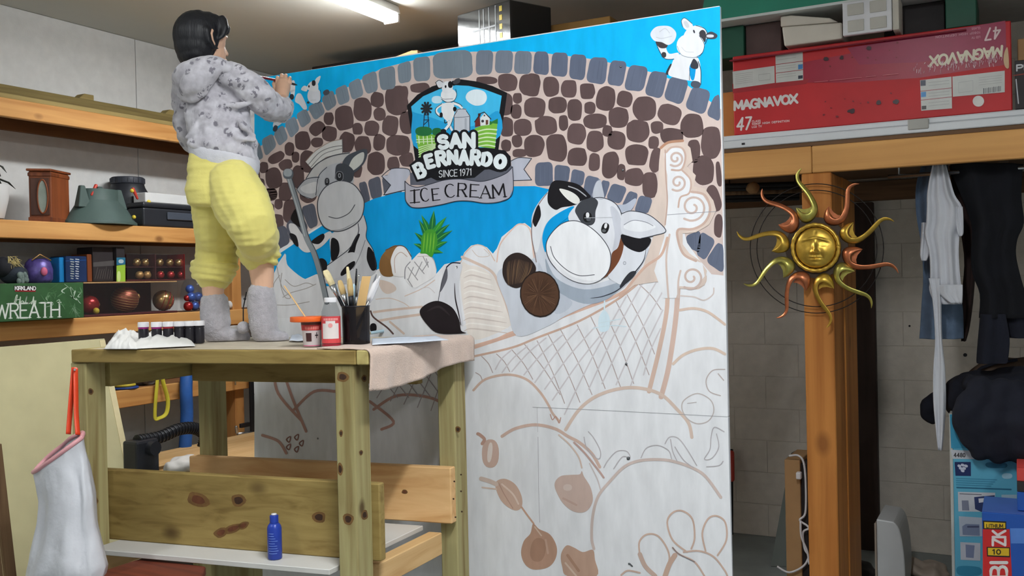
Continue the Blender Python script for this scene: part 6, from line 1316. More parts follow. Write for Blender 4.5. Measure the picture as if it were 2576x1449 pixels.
# glass bottle with a red label
p = BT(834, 872); g = thing('glass_bottle', p, 'clear bottle with a red and white label and white cap', 'bottle')
M_gl = film('bottle_plastic', (0.86, 0.9, 0.92), 0.82, 0.06); M_lab = mat('red_label', C(208, 70, 74), .45, var=.05); M_labw = mat('cream_label', C(222, 214, 212), .5)
R_ = 23*kx; Hb = 122*kx
prof = [(R_*.9, 0), (R_, .004), (R_, Hb*.62), (R_*.98, Hb*.72), (R_*.72, Hb*.86), (R_*.62, Hb*.9), (R_*.62, Hb*.94)]
MB().lathe(p, prof, 32).build('bottle', M_gl, g, smooth=True, bevel=.0001)
MB().lathe(p+up*.003, [(R_*.86, 0), (R_*.93, .004), (R_*.93, Hb*.6)], 24).build('contents', mat('clear_pink_fill', C(196, 150, 150), .4), g, smooth=True, bevel=.0001)
MB().lathe(p+up*Hb*.905, [(R_*.68, 0), (R_*.68, Hb*.085), (R_*.62, Hb*.095)], 24).build('cap', M_capw, g, smooth=True, bevel=.0001)
rad = lambda h: R_
band('label', Hb*.08, Hb*.62, VA-110, VA+110, M_lab, g, p, rad, .0008, 30); band('label_panel', Hb*.17, Hb*.48, VA-58, VA+48, M_labw, g, p, rad, .0014); band('label_arch', Hb*.48, Hb*.53, VA-34, VA+24, M_labw, g, p, rad, .0014); band('label_base', .003, Hb*.07, VA-110, VA+110, M_red2, g, p, rad, .0006, 24)
for i in range(10): band('label_letter', Hb*.54, Hb*.585, VA-48+i*9.4, VA-42+i*9.4, mat('pink_letter', C(236, 176, 172), .5), g, p, rad, .0014, 2)
MB().lathe(p+Vector((math.cos(math.radians(VA-5)), math.sin(math.radians(VA-5)), 0))*(R_+.001)+up*Hb*.44, [(R_*.24, 0), (R_*.24, .001)], 16, axis=(math.cos(math.radians(VA-5)), math.sin(math.radians(VA-5)), 0)).build('seal_print', mat('pink_print2', C(224, 150, 150), .5), g)
# dark mesh pot with its brushes
p = BT(897, 868); g = thing('brush_pot', p, 'dark translucent pencil pot full of paint brushes on the bench corner', 'pot')
kx = (p-CAM).dot(FW)*S_; R_ = 35*kx; Hp = 98*kx
M_smoke = film('smoked_plastic', (0.1, 0.08, 0.1), 0.55, 0.2)
n = 32; wall = [[p+Vector((r*math.cos(2*math.pi*i/n), r*math.sin(2*math.pi*i/n), h)) for i in range(n)] for r, h in ((R_*.97, .0), (R_*.98, .002), (R_, Hp), (R_*.955, Hp), (R_*.93, .005))]
MB().loft(wall).build('cup', M_smoke, g, smooth=True, bevel=.0001)
q = [p+Vector((R_*.985*math.cos(i*math.pi/16), R_*.985*math.sin(i*math.pi/16), Hp)) for i in range(32)]; MB().tube(q+[q[0], q[1]], .0022, 8).build('rim', M_pot, g, smooth=True)
for i in range(6): a = i*1.05; MB().obox(p+up*Hp*.5+Vector((math.cos(a), math.sin(a), 0))*R_*.9, Vector((math.cos(a), math.sin(a), 0))*.001, Vector((-math.sin(a), math.cos(a), 0))*.005, up*Hp*.42).build('inner_strip', mat('dark_red_inside', C(66, 36, 40), .5), g)  # thin dark red strips just inside the cup wall
dp = (p-CAM).dot(FW)
M_hog = mat('hog_bristle', C(220, 204, 160), .85, var=.12, vs=60); M_hogd = mat('stained_bristle', C(196, 168, 116), .85, var=.12); M_bkh = mat('black_lacquer', C(26, 26, 32), .25); M_kraft = mat('kraft_stick', C(206, 168, 112), .7, var=.06); M_lbl = mat('pale_blue_lacquer', C(176, 206, 220), .35); M_gry = mat('grey_lacquer', C(110, 112, 120), .35)
def brush(foot, top, wh, wb, hm, fm, bm_, lab, ft=.55, flat=.45, dd=0.0, tipw=.75):
    a = PD(foot[0], foot[1], dp+dd*.3); b2 = PD(top[0], top[1], dp+dd); v = b2-a
    if a.z < zt_b+.009: a.z = zt_b+.009; v = b2-a
    g = thing('paint_brush', a, lab, 'paint brush', 'brushes standing in the pot')
    MB().tube([a, a+v*.3, a+v*ft], [wh*.6*kx, wh*kx, wh*.9*kx], 10, ends=True).build('handle', hm, g, smooth=True)
    MB().tube([a+v*(ft-.01), a+v*(ft+.17)], [wh*1.0*kx, wb*.9*kx], 12, flat=.8).build('ferrule', fm, g, smooth=True)
    MB().tube([a+v*(ft+.165), a+v*(ft+.28), a+v*.97, b2], [wb*.92*kx, wb*kx, wb*tipw*kx, wb*tipw*.7*kx], 12, flat=flat).build('bristles', bm_, g, smooth=True)
brush((905, 858), (818, 680), 5, 12, M_bkh, M_fer, M_hog, 'black handled flat brush with pale bristles leaning far left in the pot', .62, tipw=.95, dd=.01)
brush((898, 856), (854, 705), 4.5, 11, M_bkh, M_fer, M_hogd, 'brush with tan bristles between the far left brush and the tall round brush', .6, dd=-.01)
brush((896, 856), (874, 671), 5.5, 8, M_bkh, M_irn, M_hog, 'tall dark round brush with a long pale tip near the pot centre', .45, .8, dd=-.015, tipw=.55)
brush((890, 856), (880, 700), 8, 9, M_bkh, M_irn, M_hogd, 'thick dark brush with olive bristles in front of the tall round brush', .55, .7, dd=-.025, tipw=.7)
brush((885, 856), (903, 690), 3, 3.5, M_gry, M_fer, M_fer, 'thin silver brush handle upright beside the kraft stick', .5, 1, tipw=.8)
brush((880, 856), (891, 715), 3.5, 5.5, M_lbl, M_lbl, M_lbl, 'pale blue plastic brush handle behind the dark thick brush', .5, .8, dd=.02, tipw=.7)
brush((888, 856), (897, 676), 2.4, 2.6, M_gry, M_gry, M_bkh, 'very thin grey brush handle behind the tall round brush', .6, 1, dd=.025)
brush((884, 858), (956, 694), 4, 4, M_bkh, M_fer, M_capw, 'white tipped brush leaning far right in the pot with steel ferrule', .45, .8, dd=-.01)
brush((892, 858), (947, 690), 2.6, 2.6, M_gry, M_gry, M_gry, 'thin grey handle leaning right behind the white brush', .6, 1, dd=.025)
a = PD(893, 850, dp-.005); b_ = PD(922, 695, dp-.005)
g = thing('stir_stick', a, 'flat kraft coloured wooden stir stick standing in the pot', 'stick'); vv = (b_-a); MB().obox((a+b_)/2, RT*11*kx, FW*.0015, vv/2).build('stick', M_kraft, g, bevel=.0008)
a = PD(926, 760, dp+.0); b_ = PD(944, 718, dp)
g = thing('wrapped_tool', a, 'white paper wrapped tool between stick and white brush in the pot', 'tool'); MB().tube([PD(893, 845, dp+.01), a], 4*kx, 8).build('shaft', M_fer, g, smooth=True); MB().tube([a, a+(b_-a)*.3, b_, PD(952, 702, dp)], [6*kx, 9*kx, 9*kx, 4*kx], 12).build('wrap', M_capw, g, smooth=True)
# blue handled brush lying on the bench behind the pot
g = thing('paint_brush', BT(955, 842), 'pale blue handled brush lying on the bench right of the pot', 'paint brush')
a, b_ = P(930, 838, 2, zt_b+.013), P(974, 831, 2, zt_b+.013)
MB().tube([a, b_], [.006, .007], 10, ends=True).build('handle', M_lbl, g, smooth=True); MB().tube([b_, b_+(b_-a)*.12], .006, 10).build('ferrule', M_fer, g, smooth=True); MB().tube([a-(b_-a)*.25, a], [.003, .006], 10).build('bristles', M_hog, g, smooth=True)
# rubbish bag hung from the left leg
g = thing('rubbish_bag', P(180, 1080, 1, 2.16), 'white plastic rubbish bag hanging from the left front leg by an orange drawstring', 'bag')
YB = 2.10
M_bag = mat('white_bag_film', C(206, 207, 214), .35, var=.1, vs=8, bump=.8, bs=22); M_pink = mat('pink_hem', C(222, 160, 166), .4, var=.05); M_ord = mat('orange_drawstring', C(222, 70, 36), .4)
def bagf(u, t):   # u: 0..1 round, t: 0 top .. 1 bottom
    rows = [(1139, 90, 205), (1160, 93, 212), (1200, 97, 224), (1250, 102, 236), (1320, 97, 242), (1380, 85, 256), (1425, 76, 266), (1449, 74, 262), (1490, 90, 250), (1500, 140, 200)]
    k = t*(len(rows)-1); i = min(len(rows)-2, int(k)); f = k-i
    y, xl, xr = [rows[i][j]*(1-f)+rows[i+1][j]*f for j in range(3)]
    a = u*2*math.pi; c = (xl+xr)/2; w_ = (xr-xl)/2; fade = max(0, 1-t*2.6)
    x = c+w_*math.cos(a)*(1+.015*math.sin(7*a)); y = y-(x-c)*.74*fade**1.3-26*fade*max(0, -math.sin(a))+12*fade*max(0, math.sin(a))
    wr = 1+(.10*math.sin(5*a+t*3)+.07*math.sin(9*a-t*5))*(.3+t)
    q = -w_*.0012*math.sin(a)*wr+.014*noise.noise(Vector((math.cos(a)*2, math.sin(a)*2, t*4)))+.018*(abs(noise.noise(Vector((math.cos(a)*5+2, math.sin(a)*5, t*5))))-.2)*min(1, t*5)
    return P(x, y, 1, YB-.02)+FW*q
m = MB(); nn_ = 56; R = [[bagf(i/nn_, j/30) for i in range(nn_)] for j in range(31)]
m.loft(R, cap=False); o = m.build('bag', M_bag, g, smooth=True)
s_m = o.modifiers.new('s', 'SOLIDIFY'); s_m.thickness = .001
# slanting open mouth with pink hem and the two drawstrings
for j0 in (0,):
    q = [bagf(i/nn_, .012) for i in range(nn_)]; MB().tube(q+[q[0], q[1]], .0075, 8).build('hem', M_pink, g, smooth=True)
for xs in (((186, 925), (181, 980), (176, 1040), (172, 1092)), ((190, 925), (191, 980), (192, 1040), (196, 1094))):
    q = [P(x, y, 1, YB-.015+.05*(1-k/3)) for k, (x, y) in enumerate(xs)]; MB().tube(catmull([tuple(v) for v in q], False, 5), .010, 8, flat=.35).build('drawstring', M_ord, g, smooth=True)
MB().tube([P(188, 930, 1, YB+.015), P(188, 930, 1, YB+.10)], .004, 8).build('nail', M_fer, g)
# blue spray bottle on the lower shelf
p = P(692, 1404, 1, T(.66, tf-.08).y); p.z = zs+.0015; kx = (p-CAM).dot(FW)*S_
g = thing('blue_bottle', p, 'small dark blue bottle standing on the lower shelf of the work bench', 'bottle')
M_bb = mat('blue_bottle_plastic', C(36, 62, 160), .3, var=.06); M_bbl = mat('pale_blue_print', C(110, 136, 210), .4)
R_ = 18*kx; Hb = 112*kx
MB().lathe(p, [(R_*.93, 0), (R_, .003), (R_, Hb*.68), (R_*.9, Hb*.74), (R_*.62, Hb*.8)], 28).build('body', M_bb, g, smooth=True, bevel=.0001)
MB().lathe(p+up*Hb*.805, [(R_*.6, 0), (R_*.6, Hb*.16), (R_*.5, Hb*.17)], 24).build('cap', M_bb, g, smooth=True, bevel=.0001); MB().lathe(p+up*Hb*.977, [(R_*.4, 0), (R_*.36, Hb*.03)], 16).build('nozzle', M_capw, g, smooth=True)
VA = math.degrees(math.atan2(CAM.y-p.y, CAM.x-p.x)); rad = lambda h: R_
for k in range(9): band('label_line', Hb*(.14+k*.055), Hb*(.14+k*.055)+.0022, VA-50, VA-50+rg.uniform(40, 80), M_bbl, g, p, rad, .0008, 6)
# red-brown stool top in front of the plywood
g = thing('stool', (-2.55, 2.0, 0), 'dark red-brown wooden stool under the left front of the work bench', 'stool')
c = [P(255, 1440, 1, 1.98), P(360, 1402, 1, 2.28), P(515, 1424, 1, 2.20)]
zst = c[1].z
q = [P(225, 1446, 2, zst), P(360, 1402, 2, zst), P(518, 1424, 2, zst), P(470, 1560, 2, zst)]
M_rb = wood('red_brown_wood', C(124, 62, 44), C(92, 42, 30), 0, .0, .5)
MB().prism([v-up*.03 for v in q], up*.03).build('seat', M_rb, g, bevel=.006, seg=2)
cq = sum(q, Vector())/4
for v in q:
    w_ = v+(cq-v)*.14; w_.z = 0; w2 = Vector((w_.x, w_.y, zst-.031)); MB().hexa([w_+Vector((a, b, 0)) for a, b in ((-.02, -.02), (.02, -.02), (.02, .02), (-.02, .02))]+[w2+Vector((a, b, 0)) for a, b in ((-.02, -.02), (.02, -.02), (.02, .02), (-.02, .02))]).build('leg', M_rb, g, bevel=.003)
# ------------------------------------------------------------------ right side: high shelf, cartons, post, clothes
YS = 4.8
M_rbm = wood('wide_shelf_beam', C(218, 164, 100), C(182, 126, 68), 0, 0.8, grain=15, ks=5)
M_post = wood('orange_post', C(206, 138, 70), C(166, 100, 42), 2, 0.55, grain=12, ks=3)
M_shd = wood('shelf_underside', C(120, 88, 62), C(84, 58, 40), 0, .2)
hs = thing('high_shelf', (-1.6, YS+0.9, 0), 'deep wooden storage shelf on posts above the right side of the cellar', 'shelf')
zB0, zB1 = 2.335, 2.466
xj = P(2042, 400, 1, YS).x
box('beam', (-4.0, YS, zB0), (xj-.001, YS+.045, zB1), M_rbm, hs, bevel=.004); box('beam', (xj+.001, YS, zB0), (1.6, YS+.045, zB1), M_rbm, hs, bevel=.004)
box('ledger', (-4.0, YW-.06, zB0-.02), (1.6, YW-.014, zB1-.022), M_shd, hs, bevel=.003)
box('shelf_board', (-4.0, YS+.002, zB1), (1.6, YW-.014, zB1+.02), M_shd, hs, bevel=.002)
for x in (-3.4, -2.6, -1.75, -.05, .75): box('joist', (x-.02, YS+.047, zB0+.02), (x+.02, YW-.062, zB1-.001), M_shd, hs, bevel=.002)
px0, px1 = P(2019, 600, 1, YS+.003).x, P(2094, 600, 1, YS+.003).x
box('front_post', (px0, YS+.003, 0), (px1, YS+.30, zB0-.001), M_post, hs, bevel=.005)
box('rear_post', (px0+.02, YS+.304, 0), (px1+.006, YS+.70, zB0-.001), M_post, hs, bevel=.005)
M_pshade = wood('post_shadow_tone', C(60, 42, 36), C(40, 28, 24), 2, .1)
q = P(2190, 900, 1, YW-.1); box('post_shadow_strip', (q.x-.09, YW-.09, 0), (q.x+.03, YW-.015, zB0-.03), M_pshade, hs, bevel=.003)  # dark strip at the back wall, put in as the shadow beside the post
box('post', (-3.95, YS+.05, 0), (-3.85, YS+.15, zB0-.001), M_post, hs, bevel=.005)
# white trim rails on the beam
M_trimw = mat('white_vinyl', C(216, 218, 222), .4, var=.03)
g = thing('white_trim', (-0.4, YS+.03, zB1+.021), 'long white vinyl trim strip lying along the front of the high shelf', 'trim strip')
zT = P(1900, 340, 1, YS).z
MB().box((-1.45, YS-.004, zB1+.021), (1.2, YS+.12, zB1+.058)).build('lower_rail', M_trimw, g, bevel=.004); MB().box((-1.45, YS+.012, zB1+.0585), (1.2, YS+.13, zB1+.088)).build('upper_rail', M_trimw, g, bevel=.006)
p = P(2310, 312, 1, YS-.004); MB().box((p.x-.045, YS-.010, p.z-.025), (p.x+.045, YS+.10, p.z+.024)).build('clip', mat('grey_foam', C(176, 174, 168), .8), g, bevel=.004)
p = P(1870, 362, 1, YS-.004); MB().box((p.x-.008, YS-.0065, p.z-.005), (p.x+.008, YS-.0042, p.z+.005)).build('slot', M_pot, g)
# the red television carton
zb_c = zB1+.0895
g = thing('tv_carton', (-.63, YS+.3, zb_c), 'long red television carton with white lettering lying on the high shelf', 'box')
M_redc = mat('red_card', C(190, 28, 34), .5, var=.08, vs=6); M_redd = mat('maroon_flap', C(128, 34, 48), .45, var=.1)
xl, xr = P(1845, 240, 1, YS+.03).x, P(2545, 170, 1, YS+.03).x; YC = YS+.03
zt_c = P(2200, 96, 1, YC).z; zm_c = P(2200, 200, 1, YC).z
n = 10
MB().hexa([(xl, YC, zb_c), (xr, YC, zb_c), (xr, YC+.5, zb_c), (xl, YC+.5, zb_c), (xl, YC, zt_c), (xr, YC, zt_c), (xr, YC+.5, zt_c), (xl, YC+.5, zt_c)]).build('carton', M_redc, g, bevel=.004)
MB().hexa([(xl-.01, YC-.028, zt_c-.028), (xr-.18, YC-.018, zt_c-.022), (xr-.18, YC+.25, zt_c+.006), (xl-.01, YC+.25, zt_c+.006), (xl-.01, YC-.026, zt_c-.021), (xr-.18, YC-.016, zt_c-.015), (xr-.18, YC+.25, zt_c+.013), (xl-.01, YC+.25, zt_c+.013)]).build('top_flap', M_redd, g, bevel=.001)
D = Art(1, YC, -1); rg = random.Random(11)
LW = C(222, 216, 214); LPK = C(226, 196, 196); GRL = C(198, 198, 194)
D.view(1800, 0, 3.3196)
D.poly([(520, 560), (1000, 470), (2424, 200), (2430, 540), (1700, 650), (1100, 690), (750, 690)], C(160, 34, 58), False); D.poly([(1100, 400), (2420, 172), (2425, 420), (1700, 520), (1200, 540)], C(150, 30, 68), False)
D.poly([(140, 700), (780, 660), (760, 700), (145, 780)], C(164, 38, 46), False)
D.poly([(142, 598), (492, 550), (495, 692), (150, 742)], GRL, False); D.poly([(500, 460), (728, 430), (732, 668), (505, 692)], GRL, False)
for y in (540, 612): D.line([(500, y), (730, y-30)], 5, C(150, 60, 60), False)
for y in (480, 500, 560, 580, 630, 650): D.line([(515, y), (670, y-20)], 4, C(170, 168, 166), False)
D.poly([(690, 540), (728, 535), (728, 575), (690, 580)], C(70, 130, 190), False); D.poly([(690, 632), (728, 628), (728, 655), (690, 660)], C(50, 56, 70), False); D.line([(360, 625), (455, 612), (455, 665), (362, 675)], 4, C(160, 158, 156), False, closed=True)
for k in range(6): D.line([(165, 622+k*16), (310, 602+k*16)], 3, C(164, 160, 158), False)
D.text('MAGNAVOX', (160, 918), (522, -62), (-2, -68), 21, LW, .14)
D.text('47', (178, 1088), (108, -10), (12, -100), 16, LW, .22)
for k, w_ in ((1012, 70), (1034, 310), (1058, 80)): 
    D.text('CLASS' if k == 1012 else ('1080P HIGH DEFINITION' if k == 1034 else 'LCD TV'), (305, k+10), (w_, -w_*.09), (0, -15), 4, LPK, .3)
# the same lettering upside down on the upper half
D.text('MAGNAVOX', (2392, 385), (-600, 88), (-4, 80), 21, C(226, 214, 190), .12)
D.text('47', (2380, 222), (-118, 18), (-10, 96), 15, LPK, .22)
for k, s_, w_ in ((225, 'CLASS', 70), (262, '1080P HIGH DEFINITION', 370), (300, 'LCD TV', 70)): D.text(s_, (2210, k), (-w_, w_*.11), (0, 16), 4, C(206, 130, 150), .3)
D.poly([(1708, 670), (1970, 640), (1975, 905), (1718, 925)], GRL, False); D.poly([(1978, 640), (2415, 590), (2415, 770), (1982, 808)], GRL, False)
for y in (770, 845): D.line([(1712, y-8), (1975, y-36)], 5, C(150, 60, 60), False)
for y in (690, 715, 780, 805, 860, 885): D.line([(1780, y), (1950, y-18)], 4, C(166, 164, 164), False)
D.poly([(1712, 672), (1755, 668), (1755, 715), (1712, 718)], C(60, 66, 84), False); D.poly([(1716, 770), (1758, 766), (1758, 808), (1716, 812)], C(70, 140, 200), False); D.poly([(1722, 885), (1760, 882), (1760, 912), (1722, 915)], C(70, 66, 66), False)
D.line([(2030, 690), (2150, 672), (2150, 760), (2030, 775)], 4, C(170, 168, 168), False, closed=True)
for k in range(4): D.line([(2200, 650+k*20), (2390, 628+k*20)], 3, C(166, 164, 164), False)
for k in range(11): D.line([(2240+k*14, 740-k*2), (2240+k*14, 780-k*2)], 5 if k % 3 else 8, C(86, 84, 88), False)
D.ell(2195, 845, 48, 46, C(214, 208, 204), pw=2)
for x, y, s_ in ((925, 495, 28), (1062, 480, 22), (1285, 397, 26), (960, 555, 10), (1145, 480, 9), (1270, 480, 9), (1340, 500, 8), (1410, 345, 9), (1520, 355, 9), (1455, 420, 7), (1508, 478, 8), (1500, 848, 30), (1358, 852, 28), (1135, 930, 32), (1270, 855, 12), (1150, 845, 10), (1080, 826, 7), (1465, 778, 9), (915, 850, 8), (965, 900, 8), (905, 958, 10), (1015, 970, 14), (1212, 862, 6)):
    for k in range(3): D.ell(x+rg.uniform(-.5, .5)*s_, y+rg.uniform(-.3, .3)*s_, s_*rg.uniform(.4, .8), s_*rg.uniform(.3, .6), C(58, 26, 34) if s_ > 15 else C(120, 24, 34), rg.uniform(-30, 30), 10)
for k in range(120):
    x = 1640+rg.random()**.7*760; y = 575-(x-1640)*.15+rg.gauss(0, 22)
    D.line([(x, y), (x+rg.uniform(-8, 8), y+rg.uniform(10, 34))], rg.uniform(2, 5), rg.choice([C(224, 190, 200), C(232, 214, 216), C(206, 150, 170)]), False)
for k in range(16): x = 790+rg.random()*700; D.line([(x, 690-(x-790)*.1), (x+60, 684-(x-790)*.1)], 4, C(206, 110, 116), False)
D.poly([(2415, 430), (2440, 400), (2450, 560), (2420, 560), (2405, 500)], C(206, 170, 130), True)
D.end('carton_print', paintmat('carton_gloss_print', .35, .06), g)
# things left and right of the carton
tag(box('kraft_carton', (xl-.36, YS+.12, zB1+.021), (xl-.02, YS+.5, zB1+.33), mat('kraft_brown', C(176, 116, 60), .8), bevel=.004), 'plain brown carton half hidden between the mural and the red carton', 'box')
g = thing('black_carton', (xr+.2, YS+.3, zB1+.09), 'black printed carton at the right end of the red television carton', 'box')
q0 = P(2552, 265, 1, YS+.02); q1 = P(2560, 152, 1, YS+.02)
MB().box((xr+.012, YS+.02, zB1+.09), (xr+.42, YS+.4, q1.z)).build('carton', M_dark, g, bevel=.003)
D = Art(1, YS+.02, -1); D.view(0, 0, 1); D.text('PRO', (2558, 178), (60, -6), (0, -14), 4, C(200, 200, 204), .2); D.line([(2550, 190), (2590, 184)], 3, C(130, 50, 40), False); D.line([(2556, 200), (2562, 260)], 3, C(190, 190, 196), False); D.end('printed_panel', M_prt, g)
tag(box('buff_carton', (xr+.025, YS+.12, q1.z+.003), (xr+.36, YS+.4, P(2560, 96, 1, YS+.1).z), M_card, bevel=.003), 'buff coloured carton on top of the black carton at the right edge', 'box')
# shelf load above the carton: green table top, foam, white moulding
zc_ = zt_c+.016
M_dgr = mat('dark_green_enamel', C(58, 150, 126), .16, var=.06, vs=4, coat=.5); M_edge = mat('white_edge', C(214, 220, 218), .4)
g = thing('green_table_top', (-.7, YS+.3, zc_), 'shiny dark green board lying across the very top of the right shelf', 'board')
a0, a1 = P(1812, 62, 1, YS+.05), P(2240, -4, 1, YS+.05)
zg = P(2000, 34, 1, YS+.05).z
tl_ = [Vector((-1.42, YS+.0, zg)), Vector((.35, YS+.0, zg)), Vector((.35, YS+.9, zg+.01)), Vector((-1.42, YS+.9, zg+.01))]
MB().prism(tl_, up*.014).build('edge_strip', M_edge, g, bevel=.002)
# its tilted face, seen as a broad glossy green band under the ceiling
MB().prism([v+up*.0145 for v in (tl_[0]+Vector((0, .01, 0)), tl_[1]+Vector((0, .01, 0)), tl_[1]+Vector((0, .16, .24)), tl_[0]+Vector((0, .16, .24)))], Vector((0, .012, 0))).build('face', M_dgr, g, bevel=.002)
x0 = P(1815, 100, 1, YS+.12).x; x1 = P(1871, 100, 1, YS+.12).x
tag(box('green_carton', (x0-.2, YS+.12, zc_), (x1, YS+.42, zg-.002), mat('green_card_dark', C(24, 82, 62), .5, var=.08), bevel=.003), 'small dark green carton at the mural end above the red carton', 'box')
x0 = P(1876, 100, 1, YS+.14).x; x1 = P(1965, 100, 1, YS+.14).x
tag(box('brown_carton', (x0, YS+.14, zc_), (x1, YS+.45, zg-.002), mat('dark_brown_card', C(84, 66, 64), .7, var=.15), bevel=.003), 'dim brown carton beside the small green carton above the red carton', 'box')
M_foam = mat('cream_foam', C(212, 204, 192), .8, var=.04); x0 = P(1966, 80, 1, YS+.06).x; x1 = P(2122, 80, 1, YS+.06).x
g = thing('foam_sheet', ((x0+x1)/2, YS+.2, zc_), 'cream folded foam sheets sticking out above the red carton', 'foam sheet')
hF = zg-zc_-.004
MB().prism([(x0+.02, YS+.02, zc_), (x1, YS+.02, zc_), (x1, YS+.02, zc_+hF*.5), (x0+.01, YS+.02, zc_+hF*.62)], Vector((0, .3, 0))).build('lower_sheet', M_foam, g, bevel=.008, seg=2)
MB().prism([(x0, YS+.04, zc_+hF*.66), (x1-.02, YS+.04, zc_+hF*.55), (x1-.06, YS+.04, zc_+hF*.72), (x0+.05, YS+.04, zc_+hF*.98), (x0, YS+.04, zc_+hF*.98)], Vector((0, .3, 0))).build('upper_sheet', M_foam, g, bevel=.006, seg=2)
x0 = P(2124, 40, 1, YS+.02).x; x1 = P(2246, 30, 1, YS+.02).x
g = thing('moulded_packing', ((x0+x1)/2, YS+.1, zc_), 'white moulded foam packing block with square pockets above the red carton', 'packing')
zhi = zg+.10
m = MB(); m.box((x0, YS-.03, zc_), (x1, YS-.002, zg-.003)); m.build('block', M_capw, g, bevel=.003)
w_ = (x1-x0)
for r in range(2):
    for c in range(2):
        xa = x0+w_*(.1+.46*c); za = zc_+(zg-zc_)*(.08+.48*r); MB().box((xa, YS-.034, za), (xa+w_*.34, YS-.0305, za+(zg-zc_)*.34)).build('pocket', mat('foam_pocket', C(196, 192, 184), .8), g, bevel=.002)
MB().box((x1+.002, YS-.02, zc_), (x1+.03, YS+.15, zg-.003)).build('side_sheet', M_foam, g, bevel=.002)
x0 = P(2290, 20, 1, YS+.2).x; x1 = P(2376, 20, 1, YS+.2).x
tag(box('shadowed_carton', (x0-.12, YS+.2, zc_), (x1, YS+.5, zg-.002), M_dark, bevel=.003), 'dark carton in shadow right of the white packing block', 'box')
x0 = P(2378, 20, 1, YS+.1).x; x1 = P(2456, 20, 1, YS+.1).x
tag(box('green_carton', (x0, YS+.1, zc_), (x1, YS+.5, zg-.003), mat('green_card_dark', C(24, 82, 62), .5, var=.08), bevel=.003), 'dark green carton near the white wall above the upside-down lettering', 'box')
# black strapped carton and brown cartons behind the mural's top edge
g = thing('wrapped_carton', (-2.75, 5.2, zB1+.02), 'black carton in shiny clear wrap on the shelf above the middle of the mural', 'box')
YB2 = 5.0
c0 = P(1285, 60, 1, YB2); cl_ = P(1150, 60, 1, YB2+.12); cr_ = P(1388, 60, 1, YB2+.28)
zlo = P(1285, 150, 1, YB2).z; zhi = P(1285, -2, 1, YB2).z
for v in (c0, cl_, cr_): v.z = zlo
cb_ = cl_+cr_-c0
M_bwr = mat('black_wrapped_card', C(30, 30, 33), .16, var=.2, vs=12, coat=.6, bump=.25, bs=16)
MB().prism([cl_, c0, cr_, cb_], up*(zhi-zlo)).build('carton', M_bwr, g, bevel=.006)
fd = (c0-cl_); fn = Vector((fd.y, -fd.x, 0)).normalized()
def fq(u0, u1, v0, v1, m_, nm, off=.0012):
    pts = [cl_+fd*u0+fn*off+up*(zhi-zlo)*v0, cl_+fd*u1+fn*off+up*(zhi-zlo)*v0, cl_+fd*u1+fn*off+up*(zhi-zlo)*v1, cl_+fd*u0+fn*off+up*(zhi-zlo)*v1]
    MB().prism(pts, fn*.0008).build(nm, m_, g)
M_gp = mat('grey_print', C(128, 130, 134), .4); M_yp = mat('yellow_print', C(206, 180, 50), .4)
for u in (.42, .5, .6, .72): fq(u, u+.02, .35, .97, M_gp, 'print_line')
for v in (.4, .55, .7, .85): fq(.80, .85, v, v+.09, M_yp, 'yellow_print')
fq(.3, .72, .62, .65, M_gp, 'print_line', .0022); fq(.03, .18, .22, .36, M_capw, 'white_label'); fq(.2, .98, .16, .3, mat('silver_tape', C(176, 180, 184), .2, .3), 'tape')
tag(box('support_carton', (cl_.x+.03, YB2+.03, zB1+.021), (cr_.x-.06, YB2+.28, zlo-.002), M_card, bevel=.004), 'brown carton hidden under the black wrapped carton behind the mural', 'box')
p = P(1438, 55, 1, 5.3); q_ = P(1560, 100, 1, 5.3)
tag(box('tan_carton', (p.x-.22, 5.3, zB1+.021), (q_.x-.06, 5.75, p.z), mat('tan_card', C(168, 128, 72), .8, var=.06), bevel=.004), 'tan carton right of the black wrapped carton above the mural', 'box')
p = P(1050, 126, 1, 5.25); q_ = P(955, 150, 1, 5.25)
tag(MB().prism([(q_.x, 5.25, zB1+.021), (p.x, 5.25, zB1+.021), (p.x, 5.25, p.z), (p.x-.05, 5.25, p.z+.004), (q_.x, 5.25, q_.z-.02)], Vector((0, .4, 0))).build('cardboard_sheet', M_card, bevel=.003), 'brown card sheet peeping over the mural left of the black carton', 'cardboard')
p = P(760, 176, 1, 5.4); q_ = P(1180, 118, 1, 5.4)
tag(box('dark_chest', (p.x-.2, 5.75, zB1+.021), (q_.x, 6.5, P(900, 150, 1, 5.75).z), M_dark, bevel=.005), 'dark chest in shadow on the back shelf just above the mural edge', 'chest')
# ---- the sun ornament
YN = YS-.055
sun = thing('sun_ornament', P(2055, 632, 1, YN), 'round metal sun face ornament with ten curling gold and copper rays on the post', 'ornament')
M_sg = mat('aged_gold', C(206, 168, 72), .36, .8, var=.18, vs=30); M_sgr = mat('green_gold', C(190, 182, 96), .34, .8, var=.18, vs=30); M_sc = mat('aged_copper', C(200, 122, 84), .36, .8, var=.2, vs=30); M_wire = mat('black_wire', C(34, 28, 26), .5, .3)
SF = 3.2923
def SN(dx, dy, out=0.0):
    p = P(1800+(835+dx)/SF, 400+(735-dy)/SF, 1, YN); p.y -= out; return p
def ringw(r, w_, out): 
    q = [SN(-5+r*math.cos(i*math.pi/40), -5+r*.97*math.sin(i*math.pi/40), out) for i in range(80)]; return MB().tube(q+[q[0], q[1]], w_, 8)
ringw(555, .0022, -.03).build('outer_wire', M_wire, sun, smooth=True); ringw(500, .0022, -.03).build('inner_wire', M_wire, sun, smooth=True)
outer = [(365, -53), (325, -62), (285, -60), (245, -45), (222, -12), (224, 30), (250, 75), (295, 108), (345, 116), (400, 108), (460, 92), (520, 66), (565, 46), (605, 46), (640, 66), (662, 88)]
